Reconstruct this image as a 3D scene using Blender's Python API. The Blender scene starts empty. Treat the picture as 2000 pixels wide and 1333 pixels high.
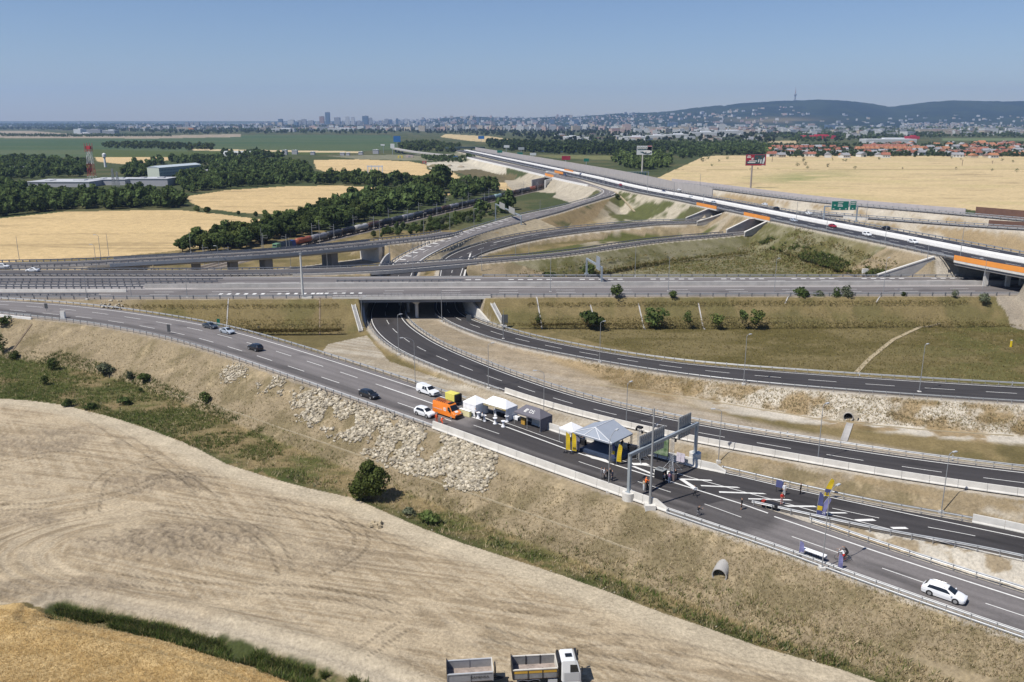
import bpy,bmesh,math,random
import numpy as np
from mathutils import Vector,Matrix
random.seed(5)
RN=np.random.default_rng(11)
SC=bpy.context.scene
COL=SC.collection
PI=math.pi
# camera
FPX=1650.0;PITCH=math.atan(430.5/FPX);CAMZ=60.0
SP,CP=math.sin(PITCH),math.cos(PITCH)
def P(u,v,z=0.0):
 """point of the ground plane at height z seen at photo pixel (u, v)"""
 du=u-1000.0;dv=v-666.5
 t=(CAMZ-z)/(FPX*SP+dv*CP)
 return Vector((du*t,(FPX*CP-dv*SP)*t,z))
def Pa(uv,z):
 uv=np.asarray(uv,float);du=uv[:,0]-1000;dv=uv[:,1]-666.5
 t=(CAMZ-z)/(FPX*SP+dv*CP)
 return np.c_[du*t,(FPX*CP-dv*SP)*t]
def proj(X,Y,Z):
 zc=Y*CP-(Z-CAMZ)*SP
 yc=Y*SP+(Z-CAMZ)*CP
 return 1000+FPX*X/zc,666.5-FPX*yc/zc
cam_d=bpy.data.cameras.new("camera");cam=bpy.data.objects.new("camera",cam_d);COL.objects.link(cam)
cam.location=(0,0,CAMZ);cam.rotation_euler=(PI/2-PITCH,0,0)
cam_d.sensor_width=36;cam_d.lens=36*FPX/2000.0;cam_d.clip_end=90000;cam_d.clip_start=0.5
SC.camera=cam
# light
W=bpy.data.worlds.new("World");SC.world=W;W.use_nodes=True
SUN_EL=math.radians(57);SUN_DIR=Vector((-0.84,-0.54,0)).normalized()
nt=W.node_tree;bg=nt.nodes["Background"];sky=nt.nodes.new("ShaderNodeTexSky")
sky.sky_type='NISHITA';sky.sun_disc=False;sky.sun_elevation=SUN_EL
sky.sun_rotation=math.atan2(SUN_DIR.x,SUN_DIR.y)
sky.air_density=1.0;sky.dust_density=0.25;sky.ozone_density=4.5;sky.altitude=150
tn_=nt.nodes.new('ShaderNodeVectorMath');tn_.operation='MULTIPLY';tn_.inputs[1].default_value=(.95,.96,1.09);nt.links.new(sky.outputs[0],tn_.inputs[0]);nt.links.new(tn_.outputs[0],bg.inputs[0]);bg.inputs[1].default_value=0.069
sl=bpy.data.lights.new("sun",'SUN');sl.energy=4.7;sl.angle=math.radians(0.53);sl.color=(1.0,0.955,0.88)
so=bpy.data.objects.new("sun",sl);COL.objects.link(so)
sv=Vector((SUN_DIR.x*math.cos(SUN_EL),SUN_DIR.y*math.cos(SUN_EL),math.sin(SUN_EL)))
so.rotation_euler=sv.to_track_quat('Z','Y').to_euler();so.location=(-80,-60,300)
vs=SC.view_settings;vs.view_transform='Standard';vs.look='None';vs.exposure=0.32;vs.gamma=1
SC.cycles.max_bounces=6;SC.cycles.diffuse_bounces=2;SC.cycles.glossy_bounces=2;SC.cycles.transmission_bounces=2
SC.cycles.transparent_max_bounces=6;SC.cycles.volume_bounces=1
# noise in numpy
def _h(ix,iy,s):
 n=(ix.astype(np.int64)*374761393+iy.astype(np.int64)*668265263+s*974634777)&0xffffffff
 n=((n^(n>>13))*1274126177)&0xffffffff
 n=(n^(n>>16))&0xffff
 return n/65535.0
def vno(x,y,s=0):
 ix=np.floor(x);iy=np.floor(y);fx=x-ix;fy=y-iy
 fx=fx*fx*(3-2*fx);fy=fy*fy*(3-2*fy)
 a=_h(ix,iy,s);b=_h(ix+1,iy,s);c=_h(ix,iy+1,s);d=_h(ix+1,iy+1,s)
 return(a+(b-a)*fx)*(1-fy)+(c+(d-c)*fx)*fy
def fbm(x,y,s=0,o=4):
 r=0;a=0.5;t=0
 for i in range(o):
  r=r+a*vno(x*2**i+17.3*i,y*2**i-9.1*i,s+i);t+=a;a*=0.55
 return r/t
def sst(a,b,x):
 t=np.clip((x-a)/(b-a),0,1);return t*t*(3-2*t)
# materials
MATS={}
def mat(name,col,rough=0.7,metal=0.0,var=0.0,vscale=1.0,bump=0.0,bscale=8.0,spec=0.3,emit=None,coat=0.0,alpha=1.0):
 if name in MATS:return MATS[name]
 m=bpy.data.materials.new(name);m.use_nodes=True;MATS[name]=m
 n=m.node_tree;b=n.nodes["Principled BSDF"]
 c=(col[0],col[1],col[2],1)
 b.inputs["Base Color"].default_value=c;b.inputs["Roughness"].default_value=rough
 b.inputs["Metallic"].default_value=metal;b.inputs["Specular IOR Level"].default_value=spec
 b.inputs["Coat Weight"].default_value=coat;b.inputs["Coat Roughness"].default_value=0.06
 b.inputs["Alpha"].default_value=alpha
 if var>0 or bump>0:
  g=n.nodes.new("ShaderNodeNewGeometry")
 if var>0:
  t=n.nodes.new("ShaderNodeTexNoise");t.inputs["Scale"].default_value=vscale;t.inputs["Detail"].default_value=6;t.inputs["Roughness"].default_value=0.65
  n.links.new(g.outputs["Position"],t.inputs["Vector"])
  r=n.nodes.new("ShaderNodeMapRange");r.inputs[1].default_value=0.3;r.inputs[2].default_value=0.7
  r.inputs[3].default_value=1-var;r.inputs[4].default_value=1+var
  n.links.new(t.outputs[0],r.inputs[0])
  x=n.nodes.new("ShaderNodeVectorMath");x.operation='SCALE';x.inputs[0].default_value=col[:3]
  n.links.new(r.outputs[0],x.inputs["Scale"]);n.links.new(x.outputs[0],b.inputs["Base Color"])
 if bump>0:
  t2=n.nodes.new("ShaderNodeTexNoise");t2.inputs["Scale"].default_value=bscale;t2.inputs["Detail"].default_value=5
  n.links.new(g.outputs["Position"],t2.inputs["Vector"])
  bp=n.nodes.new("ShaderNodeBump");bp.inputs["Strength"].default_value=bump;bp.inputs["Distance"].default_value=0.2
  n.links.new(t2.outputs[0],bp.inputs["Height"]);n.links.new(bp.outputs[0],b.inputs["Normal"])
 if emit:
  b.inputs["Emission Color"].default_value=(*emit[:3],1);b.inputs["Emission Strength"].default_value=emit[3]
 return m
# object helpers
class MB:
 """collects shapes; build() links them as one mesh object"""
 def __init__(s):s.v=[];s.f=[];s.m=[];s.mi=0
 def add(s,vs,fs,mi=None):
  o=len(s.v);s.v.extend([tuple(p)for p in vs])
  for f in fs:s.f.append(tuple(i+o for i in f));s.m.append(s.mi if mi is None else mi)
  return s
 def box(s,c,d,rz=0.0,taper=1.0,mi=None,ty=None):
  x,y,z=d[0]/2,d[1]/2,d[2]/2;ty=taper if ty is None else ty
  ca,sa=math.cos(rz),math.sin(rz);pts=[]
  for k,(zz,tx,tyy)in enumerate(((-z,1,1),(z,taper,ty))):
   for a,b in((-x,-y),(x,-y),(x,y),(-x,y)):
    a*=tx;b*=tyy
    pts.append((c[0]+a*ca-b*sa,c[1]+a*sa+b*ca,c[2]+zz))
  return s.add(pts,[(0,3,2,1),(4,5,6,7),(0,1,5,4),(1,2,6,5),(2,3,7,6),(3,0,4,7)],mi)
 def tube(s,a,b,r,r2=None,n=8,mi=None,cap=True):
  a=Vector(a);b=Vector(b);r2=r if r2 is None else r2
  d=(b-a);
  if d.length<1e-6:return s
  d.normalize();u=d.orthogonal().normalized();w=d.cross(u);pts=[]
  for q,rr in((a,r),(b,r2)):
   for i in range(n):
    t=2*PI*i/n;pts.append(q+(u*math.cos(t)+w*math.sin(t))*rr)
  fs=[(i,(i+1)%n,n+(i+1)%n,n+i)for i in range(n)]
  if cap:fs+=[tuple(range(n-1,-1,-1)),tuple(range(n,2*n))]
  return s.add(pts,fs,mi)
 def path(s,pts,r,n=6,mi=None):
  for a,b in zip(pts[:-1],pts[1:]):s.tube(a,b,r,n=n,mi=mi)
  return s
 def prism(s,poly,h0,h1,mi=None):
  n=len(poly);pts=[(x,y,h0)for x,y in poly]+[(x,y,h1)for x,y in poly]
  return s.add(pts,[tuple(range(n-1,-1,-1)),tuple(range(n,2*n))]+[(i,(i+1)%n,n+(i+1)%n,n+i)for i in range(n)],mi)
 def extr(s,prof,y0,y1,mi=None,sc=1.0):
  """profile in x-z extruded along y; sc scales nothing but keeps the call short"""
  n=len(prof);pts=[(x,y0,z)for x,z in prof]+[(x,y1,z)for x,z in prof]
  return s.add(pts,[tuple(range(n)),tuple(range(2*n-1,n-1,-1))]+[(i,n+i,n+(i+1)%n,(i+1)%n)for i in range(n)],mi)
 def lathe(s,c,prof,n=12,mi=None):
  pts=[];
  for r,z in prof:
   for i in range(n):pts.append((c[0]+r*math.cos(2*PI*i/n),c[1]+r*math.sin(2*PI*i/n),c[2]+z))
  fs=[]
  for k in range(len(prof)-1):
   for i in range(n):fs.append((k*n+i,k*n+(i+1)%n,(k+1)*n+(i+1)%n,(k+1)*n+i))
  fs.append(tuple(range(n-1,-1,-1)));fs.append(tuple(range((len(prof)-1)*n,len(prof)*n)))
  return s.add(pts,fs,mi)
 def build(s,name,mats,parent=None,smooth=False,loc=None,bevel=0):
  me=bpy.data.meshes.new(name);me.from_pydata(s.v,[],s.f)
  mats=mats if isinstance(mats,(list,tuple))else[mats]
  for m in mats:me.materials.append(m)
  if len(mats)>1:me.polygons.foreach_set("material_index",s.m)
  bm=bmesh.new();bm.from_mesh(me);bmesh.ops.recalc_face_normals(bm,faces=bm.faces)
  bm.to_mesh(me);bm.free()
  if smooth:me.polygons.foreach_set("use_smooth",[True]*len(me.polygons))
  me.update();o=bpy.data.objects.new(name,me);COL.objects.link(o)
  if parent is not None:o.parent=parent
  if loc is not None:o.location=loc
  if bevel:
   md=o.modifiers.new("bevel",'BEVEL');md.width=bevel;md.segments=2;md.limit_method='ANGLE'
  return o
def npmesh(name,V,F,mats,attrs=None,smooth=False,parent=None,mi=None):
 """mesh from numpy arrays: V (n,3), F (m,k) all faces with k corners"""
 me=bpy.data.meshes.new(name);V=np.asarray(V,np.float32);F=np.asarray(F,np.int32)
 k=F.shape[1];me.vertices.add(len(V));me.vertices.foreach_set("co",V.ravel())
 me.loops.add(F.size);me.loops.foreach_set("vertex_index",F.ravel())
 me.polygons.add(len(F));me.polygons.foreach_set("loop_start",np.arange(0,F.size,k,dtype=np.int32))
 me.polygons.foreach_set("loop_total",np.full(len(F),k,np.int32))
 if smooth:me.polygons.foreach_set("use_smooth",np.ones(len(F),bool))
 for m in(mats if isinstance(mats,(list,tuple))else[mats]):me.materials.append(m)
 if mi is not None:me.polygons.foreach_set("material_index",np.asarray(mi,np.int32))
 me.update(calc_edges=True)
 for nm,(typ,dat)in(attrs or{}).items():
  a=me.attributes.new(nm,typ,'POINT');a.data.foreach_set("color"if typ=='FLOAT_COLOR'else "value",np.asarray(dat,np.float32).ravel())
 o=bpy.data.objects.new(name,me);COL.objects.link(o)
 if parent is not None:o.parent=parent
 return o
def tag(o,label=None,cat=None,group=None,kind=None):
 if label:o["label"]=label
 if cat:o["category"]=cat
 if group:o["group"]=group
 if kind:o["kind"]=kind
 return o
def empty(name,loc=(0,0,0),rz=0.0):
 o=bpy.data.objects.new(name,None);COL.objects.link(o);o.location=loc;o.rotation_euler=(0,0,rz);o.empty_display_size=0.2
 return o
def dup(root,loc=None,rz=None,label=None,group=None):
 c=root.copy();COL.objects.link(c)
 if loc is not None:c.location=loc
 if rz is not None:c.rotation_euler=(0,0,rz)
 if label:c["label"]=label
 if group:c["group"]=group
 def rec(o,p):
  for ch in list(o.children):
   d=ch.copy();COL.objects.link(d);d.parent=p;rec(ch,d)
 rec(root,c);return c
def legs(root,pts,d,m,name='leg'):
 me=None
 for p in pts:
  if me is None:mb=MB();mb.box((0,0,0),d);o=mb.build(name,m,root);me=o.data
  else:o=bpy.data.objects.new(name,me);COL.objects.link(o);o.parent=root
  o.location=p
# roads (edges read off the photograph, turned into metres)
def smooth(a,sig):
 if sig<=0:return a
 k=int(max(1,sig*3));w=np.exp(-0.5*(np.arange(-k,k+1)/sig)**2);w/=w.sum();o=a.copy()
 for i in range(a.shape[1]):
  p=np.r_[2*a[0,i]-a[k:0:-1,i]if len(a)>k else np.full(k,a[0,i]),a[:,i],2*a[-1,i]-a[-2:-k-2:-1,i]if len(a)>k else np.full(k,a[-1,i])]
  o[:,i]=np.convolve(p,w,'valid')
 return o
def resamp(p,step):
 d=np.r_[0,np.cumsum(np.linalg.norm(np.diff(p[:,:2],axis=0),axis=1))]
 n=max(2,int(round(d[-1]/step))+1);s=np.linspace(0,d[-1],n)
 return np.c_[tuple(np.interp(s,d,p[:,i])for i in range(p.shape[1]))]
class Road:
 def __init__(s,name,base,other,step=2.0,sig=6.0,wsig=12.0,wmul=1.0,width=None):
  s.name=name;b=np.array([P(*q)for q in base]);
  bu=np.array([q[0]for q in base],float)
  r=resamp(np.c_[b,bu],step);N=smooth(r[:,:3],sig/step);s.u=r[:,3]
  o=[]
  for q in other:
   if len(q)==3:o.append(P(*q));continue
   z=b[0,2]
   for _ in range(6):
    p=np.array(P(q[0],q[1],z));i=np.argmin(((N[:,:2]-p[:2])**2).sum(1));z=N[i,2]
   o.append(P(q[0],q[1],z))
  O=smooth(resamp(np.array(o),step),sig/step)
  T=np.gradient(N[:,:2],axis=0);T/=np.linalg.norm(T,axis=1)[:,None]+1e-9
  n=np.c_[-T[:,1],T[:,0]];m=O[np.argmin(((O[:,:2]-N[len(N)//2,:2])**2).sum(1)),:2]-N[len(N)//2,:2]
  if(n[len(N)//2]*m).sum()<0:n=-n
  if width is None:
   w=np.array([np.sqrt(((O[:,:2]-q[:2])**2).sum(1).min())for q in N]);w=smooth(w[:,None],wsig/step)[:,0]
   w=np.clip(w,np.median(w)*0.6,np.median(w)*1.7)
  else:w=np.full(len(N),width)
  s.N,s.T,s.n,s.w,s.step=N,T,n,w*wmul,step
  s.s=np.r_[0,np.cumsum(np.linalg.norm(np.diff(N[:,:2],axis=0),axis=1))]
 def at(s,i,off,dz=0.0):
  return np.r_[s.N[i,:2]+s.n[i]*off,s.N[i,2]+dz]
 def line(s,off,i0=0,i1=None,dz=0.0,rel=False):
  """polyline parallel to the base edge; off in metres (or share of the width when rel)"""
  i1=len(s.N)if i1 is None else i1;o=s.w[i0:i1]*off if rel else np.full(i1-i0,off)if off>=0 or not rel else off
  return np.c_[s.N[i0:i1,:2]+s.n[i0:i1]*np.asarray(o)[:,None],s.N[i0:i1,2]+dz]
 def iu(s,u):return int(np.argmin(np.abs(s.u-u)))
 def near(s,x,y):return int(np.argmin(((s.N[:,:2]-(x,y))**2).sum(1)))
ROADS={}
def road(name,*a,**k):ROADS[name]=Road(name,*a,**k);return ROADS[name]
zA=lambda u:float(np.interp(u,[0,415,850,1300,2000,2300],[8,8,7,6.3,5.5,5.2]))
nA=[(-330,590),(-200,597),(-120,602),(0,612),(80,620),(157,628),(227,639),(290,651),(353,665),(415,684),(476,704),(539,726),(607,749),(681,775),(732,792),(790,814),(850,834),(880,845),(945,869),(1017,896),(1092,922),(1172,951),(1240,974),(1306,997),(1332,1006),(1408,1031),(1460,1047),(1514,1065),(1571,1087),(1662,1121),(1756,1154),(1862,1192),(1999,1238),(2180,1300),(2480,1404)]
nA=[(u,v,zA(u))for u,v in nA]
fA=[(-330,577),(-120,581),(0,586),(147,594),(297,615),(402,631),(451,643),(532,664),(612,688),(680,709),(812,752),(1075,839),(1154,863),(1306,894),(1370,914),(1420,924),(1492,941),(1570,958)]
i_=[q[0]for q in nA].index(1408)
road('A',nA[:i_+1],fA,sig=8)
road('Ar',nA[i_-1:],[(1430,975),(1490,993),(1585,1025),(1671,1056),(1785,1091),(1885,1122),(1999,1157),(2180,1215),(2500,1320)],sig=5)
fA2=[(1250,884),(1306,894),(1370,914),(1406,918),(1492,941),(1570,958),(1676,982),(1785,1003),(1885,1017),(2000,1043),(2150,1078),(2300,1112),(2560,1172)]
BASEA=resamp(np.array([P(*q)for q in nA]),1.0)
def zst(u,v):
 z=6.5
 for _ in range(8):
  p=P(u,v,z);z=float(BASEA[np.argmin((BASEA[:,0]-p.x)**2+(BASEA[:,1]-p.y)**2),2])
 return z
road('A2',[(u,v,zst(u,v))for u,v in fA2],[(1330,945),(1430,972),(1500,992),(1528,999),(1614,1013),(1700,1029),(1799,1053),(1899,1072),(1999,1091),(2150,1122),(2520,1200)],sig=5)
zB=lambda u:float(np.interp(u,[700,760,917,1057,1334,1574,1856,2150,2400],[1,1,1.8,2.6,4.2,5,5.6,6,6.2]))
bB=[(717,620),(728,645),(747,664),(777,687),(847,715),(917,742),(1001,769),(1057,790),(1142,812),(1228,834),(1334,858),(1440,876),(1574,899),(1671,918),(1856,947),(2000,966),(2150,986),(2300,1004),(2640,1045)]
fFB=[(908,306,5),(920,309,5.6),(1000,327,8.6),(1080,347,9.4),(1120,356,9.4),(1160,364,9.3),(1178,372,9.1),(1176,378,9),(1160,385,8.9),(1116,398,8.6),(1060,411,8.1),(1000,423,7.4),(920,447,6.5),(864,466,5.8),(808,489,4.3),(764,512,2.5)]
nFB=[(915,303,5.4),(1000,320,8.6),(1080,338,9.4),(1130,348,9.4),(1180,360,9.3),(1200,368,9.1),(1207,375,9),(1200,382,8.9),(1160,392,8.7),(1100,412,8.2),(1020,434,7.3),(960,450,6.5),(900,470,5.7),(850,492,4.3),(815,514,2.6),(778,622,1),(824,648,1.2),(880,679,1.6),(950,711,2),(1002,730,2.3),(1090,760,3),(1170,781,3.5),(1300,813,4.1),(1404,834,4.5),(1480,846,4.7),(1560,860,5),(1640,872,5.2),(1700,882,5.3),(1802,898,5.5),(2000,921,5.8),(2150,937,6),(2300,953,6.1),(2640,990,6.2)]
road('F',fFB+[(u,v,zB(u))for u,v in bB],nFB,sig=9,wsig=16)
zC=lambda u:float(np.interp(u,[845,915,1069,1300,1450,1800,2200],[1,1.1,1.8,3.2,4,4.8,5.2]))
bC=[(845,615),(880,633),(915,647),(978,668),(1069,687),(1170,706),(1300,728),(1450,746),(1615,760),(1790,773),(2000,786),(2150,794),(2300,801),(2640,816)]
road('D',[(1500,420,7),(1403,428,7),(1350,431,7),(1260,432,6.5),(1190,438,5.6),(1100,446,4.5),(1020,457,3.5),(960,470,3.1),(900,488,2.3),(862,506,1.5)]+[(u,v,zC(u))for u,v in bC],[(1510,426,7),(1403,434,7),(1350,437,7),(1270,439,6.5),(1200,447,5.6),(1100,456,4.5),(1020,470,3.8),(950,488,2.9),(912,508,1.5),(883,606,1),(936,628,1.2),(999,646,1.4),(1090,667,2),(1146,684,2.4),(1300,705,3.2),(1464,719,4.05),(1650,734,4.5),(1825,747,4.85),(2000,755,5.05),(2150,763,5.2),(2640,790,5.2)],sig=9,wsig=20)
road('E',[(1640,436,8),(1570,443,8),(1510,450,8),(1450,458,8),(1380,464,8),(1280,473,8),(1100,500,8),(900,517,8.2),(760,530,8.2),(600,536,8.1),(400,538,8.05),(0,538,8.05),(-250,538,8.05)],[(1650,430,8),(1570,436,8),(1464,452,8),(1420,455,8),(1280,466,8),(1100,493,8),(910,509,8),(700,521,8.2),(600,526,8.1),(400,528,8),(0,528,8),(-250,528,8)],sig=9,wsig=20)
road('M',[(-420,583,8),(0,582,8),(350,582,8),(600,580,8),(1000,578,8),(1300,577,8),(1965,575,8),(2150,574,8),(2500,572,8)],[(-420,540,8),(0,540,8),(1000,541,8),(1965,541,8),(2500,541,8)],sig=25,step=3)
road('G',[(905,455,6.1),(880,462,6.5),(820,470,7.0),(754,477,7.3),(700,483,7.6),(600,493,8.1),(500,501,8.4),(400,506,8.6),(260,514,8.6),(140,521,8.4),(0,524,8.3),(-200,525,8.2)],[(905,448,6.1),(876,456,6.5),(800,461,7.1),(700,470,7.6),(600,481,8.1),(500,488,8.4),(400,493,8.6),(340,497,8.6),(200,503,8.5),(0,510,8.3),(-200,514,8.2)],sig=10,wsig=25,width=12.5)
zD=lambda u:float(np.interp(u,[900,1000,1140,1240,1400,1650,1900],[4.5,8.8,10.6,11.8,13.4,14.5,15]))
road('H4',[(u,v,zD(u))for u,v in[(893,294),(930,302),(960,309),(1000,318),(1080,336),(1140,350),(1180,361),(1240,375),(1300,386),(1377,402),(1510,430),(1650,459),(1804,491),(1874,508),(2000,530),(2150,555),(2400,600)]],[(1690,434),(1770,450),(1850,468)],step=3,sig=18,width=30.5)
road('K',[(1250,352,11.5),(1340,362,11.5),(1450,377,11),(1560,392,10.5),(1650,401,10),(1760,410,10),(1876,420,10),(2000,431,10),(2150,446,10),(2400,470,10)],[(1650,396),(1876,415)],step=4,sig=25,width=8.5)
road('L',[(1560,415,13.5),(1640,424,13),(1740,430,12.5),(1876,442,12),(2000,449,12),(2150,457,12),(2400,470,12)],[(1740,426),(1876,437)],step=4,sig=20,width=8.5)
RAIL0=np.array([-152.0,295.0]);RAILD=np.array([196.0,540.0]);RAILD=RAILD/np.linalg.norm(RAILD)
RAIL0=np.array([-111.0,403.0])-RAILD*110
# terrain
def inpoly(X,Y,poly):
 r=np.zeros(X.shape,bool);n=len(poly);j=n-1
 for i in range(n):
  xi,yi=poly[i];xj,yj=poly[j]
  if yi!=yj:
   c=((yi>Y)!=(yj>Y))&(X<(xj-xi)*(Y-yi)/(yj-yi)+xi);r^=c
  j=i
 return r
def upoly(uv):return[tuple(p)for p in Pa(uv,0.0)]
def seglen_dist(X,Y,pts):
 """distance to a polyline (numpy)"""
 best=np.full(X.shape,1e9)
 for(x0,y0),(x1,y1)in zip(pts[:-1],pts[1:]):
  dx,dy=x1-x0,y1-y0;L=dx*dx+dy*dy+1e-9
  t=np.clip(((X-x0)*dx+(Y-y0)*dy)/L,0,1)
  best=np.minimum(best,np.hypot(X-x0-t*dx,Y-y0-t*dy))
 return best
def road_field(R,X,Y,reach):
 """signed offset from the base edge, outside distance, level for points within reach"""
 idx=np.where((X>R.N[:,0].min()-reach-R.w.max())&(X<R.N[:,0].max()+reach+R.w.max())&(Y>R.N[:,1].min()-reach-R.w.max())&(Y<R.N[:,1].max()+reach+R.w.max()))[0]
 mid=R.N[:,:2]+R.n*(R.w/2)[:,None]
 st=max(1,int(6/R.step));out=[]
 for c in range(0,len(idx),120000):
  ii=idx[c:c+120000];x=X[ii];y=Y[ii]
  best=np.full(len(ii),1e18);bi=np.zeros(len(ii),int)
  for k in range(0,len(mid),st):
   d=(x-mid[k,0])**2+(y-mid[k,1])**2;q=d<best;best[q]=d[q];bi[q]=k
  keep=best<(reach+R.w.max()+10)**2
  ii=ii[keep];x=x[keep];y=y[keep];b0=bi[keep];best=best[keep];bi=b0.copy()
  for o in range(-st,st+1):
   k=np.clip(b0+o,0,len(mid)-1)
   d=(x-mid[k,0])**2+(y-mid[k,1])**2;q=d<best;best[q]=d[q];bi[q]=k[q]
  dx=x-R.N[bi,0];dy=y-R.N[bi,1]
  off=dx*R.n[bi,0]+dy*R.n[bi,1];al=dx*R.T[bi,0]+dy*R.T[bi,1]
  ao=np.maximum(np.abs(al)-R.step*1.2,0)*((bi==0)|(bi==len(mid)-1))
  do=np.maximum(np.maximum(-off,off-R.w[bi]),0)
  zz=R.N[bi,2]+np.clip(al,-R.step,R.step)*np.gradient(R.N[:,2])[bi]/R.step
  out.append((ii,off,np.hypot(do,ao),zz,bi))
 if not out:return None
 return tuple(np.concatenate([o[k]for o in out])for k in range(5))
BRIDGE={'G':(300,745)}
CUTW={'F':None,'D':None}
W1=upoly([(-400,450),(-200,436),(0,427),(120,414),(270,411),(350,411),(430,418),(500,428),(540,433),(520,441),(460,455),(410,478),(330,492),(240,500),(0,512),(-200,522),(-420,540)])
W2=upoly([(362,384),(440,372),(560,364),(660,362.5),(760,368),(882,377),(872,384),(800,381),(740,386),(690,392),(640,402),(600,422),(540,418),(480,416),(400,408),(372,396)])
W3=upoly([(612,313),(700,311.5),(800,315.5),(832,322),(835,332),(880,333),(905,352),(925,357),(1008,357),(1000,372),(930,372),(890,362),(840,356),(760,348),(700,342),(650,341),(618,330)])
W3b=upoly([(185,307),(270,306),(350,308),(330,313),(270,322),(250,322),(190,316)])
W3c=upoly([(375,291),(560,293),(705,296),(705,299),(560,298),(375,294)])
W4=upoly([(1282,349),(1300,340),(1340,322),(1372,307),(1400,304),(2500,306),(2500,480),(2000,428),(1876,408),(1750,398),(1600,385),(1450,372),(1330,358)])
GR1=upoly([(-600,268),(0,269),(300,271),(500,263.5),(760,265),(775,272),(775,292),(700,296),(375,291),(340,306),(180,307),(0,309),(-600,312)])
WHEAT0=upoly([(-500,1170),(0,1186),(60,1190),(150,1207),(260,1232),(420,1275),(560,1318),(640,1345),(820,1420),(1000,1520),(-700,1700)])
DIRT=upoly([(-500,750),(-120,770),(0,780),(60,783),(130,793),(220,815),(300,842),(380,872),(440,905),(520,930),(600,952),(690,972),(760,1003),(830,1033),(900,1060),(1000,1092),(1100,1125),(1200,1160),(1290,1196),(1370,1222),(1480,1262),(1560,1285),(1640,1308),(1760,1350),(2000,1430),(2300,1700),(1100,1700),(900,1430),(700,1335),(560,1290),(420,1250),(260,1210),(150,1193),(60,1182),(-500,1160)])
DITCH=[tuple(p)for p in Pa([(110,1194),(200,1210),(330,1236),(480,1280),(600,1318),(720,1360),(900,1440)],0)]
def terrain_h(X,Y,want=False):
 h=0.5*(fbm(X/60,Y/60,3,3)-0.5)+0.12*(fbm(X/7,Y/7,9,3)-0.5)
 far=np.hypot(X,Y)
 h+=0.9*sst(120,200,Y)*sst(700,400,Y)*sst(-60,0,X)
 aux={}
 ind=inpoly(X,Y,DIRT)
 h+=np.where(ind,0.10*(fbm(X/2.2,Y/1.2,21,3)-0.5),0)
 mx,my=P(345,1062,0).xy
 m=np.exp(-(((X-mx)/14)**2+((Y-my)/6.0)**2));h+=m*(0.5+1.0*fbm(X/2.5,Y/2.0,33,4))*ind
 mx,my=P(300,945,0).xy
 m=np.exp(-(((X-mx)/12)**2+((Y-my)/5)**2));h+=m*0.9*fbm(X/3,Y/2.0,35,4)*ind
 d=seglen_dist(X,Y,DITCH);h-=0.9*sst(3.0,0.5,d);h+=0.5*sst(3.5,4.8,d)*sst(7.5,5,d)
 h+=np.where(ind,0.0,-0.1)
 road_d=np.full(X.shape,99.0)
 emb=np.full(X.shape,-99.0);fields={}
 for k,R in ROADS.items():
  f=road_field(R,X,Y,40.0)
  if f is None:continue
  ii,off,do,zz,bi=f;fields[k]=f
  mg=0.1+0.0011*np.hypot(X[ii],Y[ii])
  ok=np.ones(len(ii),bool)
  if k in BRIDGE:u=R.u[bi];ok=~((u>BRIDGE[k][0])&(u<BRIDGE[k][1]))
  sh={'A':1.6,'Ar':1.6,'A2':1.8,'H4':2.2,'M':2.0,'F':2.0,'D':1.8}.get(k,1.6)
  slp=np.full(len(ii),1/1.55)
  if k=='H4':slp=np.where((off<0)&(Y[ii]<256)&(Y[ii]>200),2.6,slp)
  e=zz-mg-np.maximum(do-sh,0)*slp+0.25*(fbm(X[ii]/3,Y[ii]/3,41,3)-0.5)*sst(sh,sh+4,do)
  e=np.where(ok,e,-99);emb[ii]=np.maximum(emb[ii],e)
  road_d[ii]=np.minimum(road_d[ii],np.where(ok,do,99))
 onemb=np.clip((emb-h)/1.0,-1,3)
 h0=h;h=np.maximum(h,emb)
 for k in('F','D','E','M','rail'):
  if k=='rail':
   q=(X-RAIL0[0])*RAILD[0]+(Y-RAIL0[1])*RAILD[1];o=np.abs(-(X-RAIL0[0])*RAILD[1]+(Y-RAIL0[1])*RAILD[0])
   lim=np.maximum(-0.35,-0.35+(o-7)*6);ii=np.where((q>-40)&(q<640)&(o<16))[0]
   h[ii]=np.minimum(h[ii],lim[ii]);continue
  if k not in fields:continue
  ii,off,do,zz,bi=fields[k];R=ROADS[k];mg=0.1+0.0011*np.hypot(X[ii],Y[ii]);x,y=X[ii],Y[ii]
  cs=np.full(len(ii),0.62);sh=1.8
  if k in 'FD':cs=np.where((R.N[bi,1]>345)&(R.N[bi,1]<470)&(R.N[bi,0]<60),1.1,cs)
  if k=='F':cs=np.where((R.N[bi,1]<345)&(R.N[bi,0]<-10),np.interp(R.N[bi,1],[238,256],[.62,8.0]),cs)
  if k=='D':cs=np.where((R.N[bi,1]<345)&(R.N[bi,0]<14),np.interp(R.N[bi,1],[228,250],[.62,8.0]),cs);cs=np.where(R.N[bi,0]>86,8.0,cs)
  if k=='E':cs=np.where(R.N[bi,0]>98,8.0,50.0);
  if k=='M':cs=np.full(len(ii),8.0)
  ok=np.ones(len(ii),bool)
  if k=='E':ok=R.N[bi,0]>92
  if k=='M':ok=R.N[bi,0]>120
  if k=='F':ok=(R.s[bi]>R.s[R.near(34,500)])
  lim=zz-mg+np.maximum(do-sh,0)*cs
  j=ii[ok];h[j]=np.minimum(h[j],lim[ok])
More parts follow.
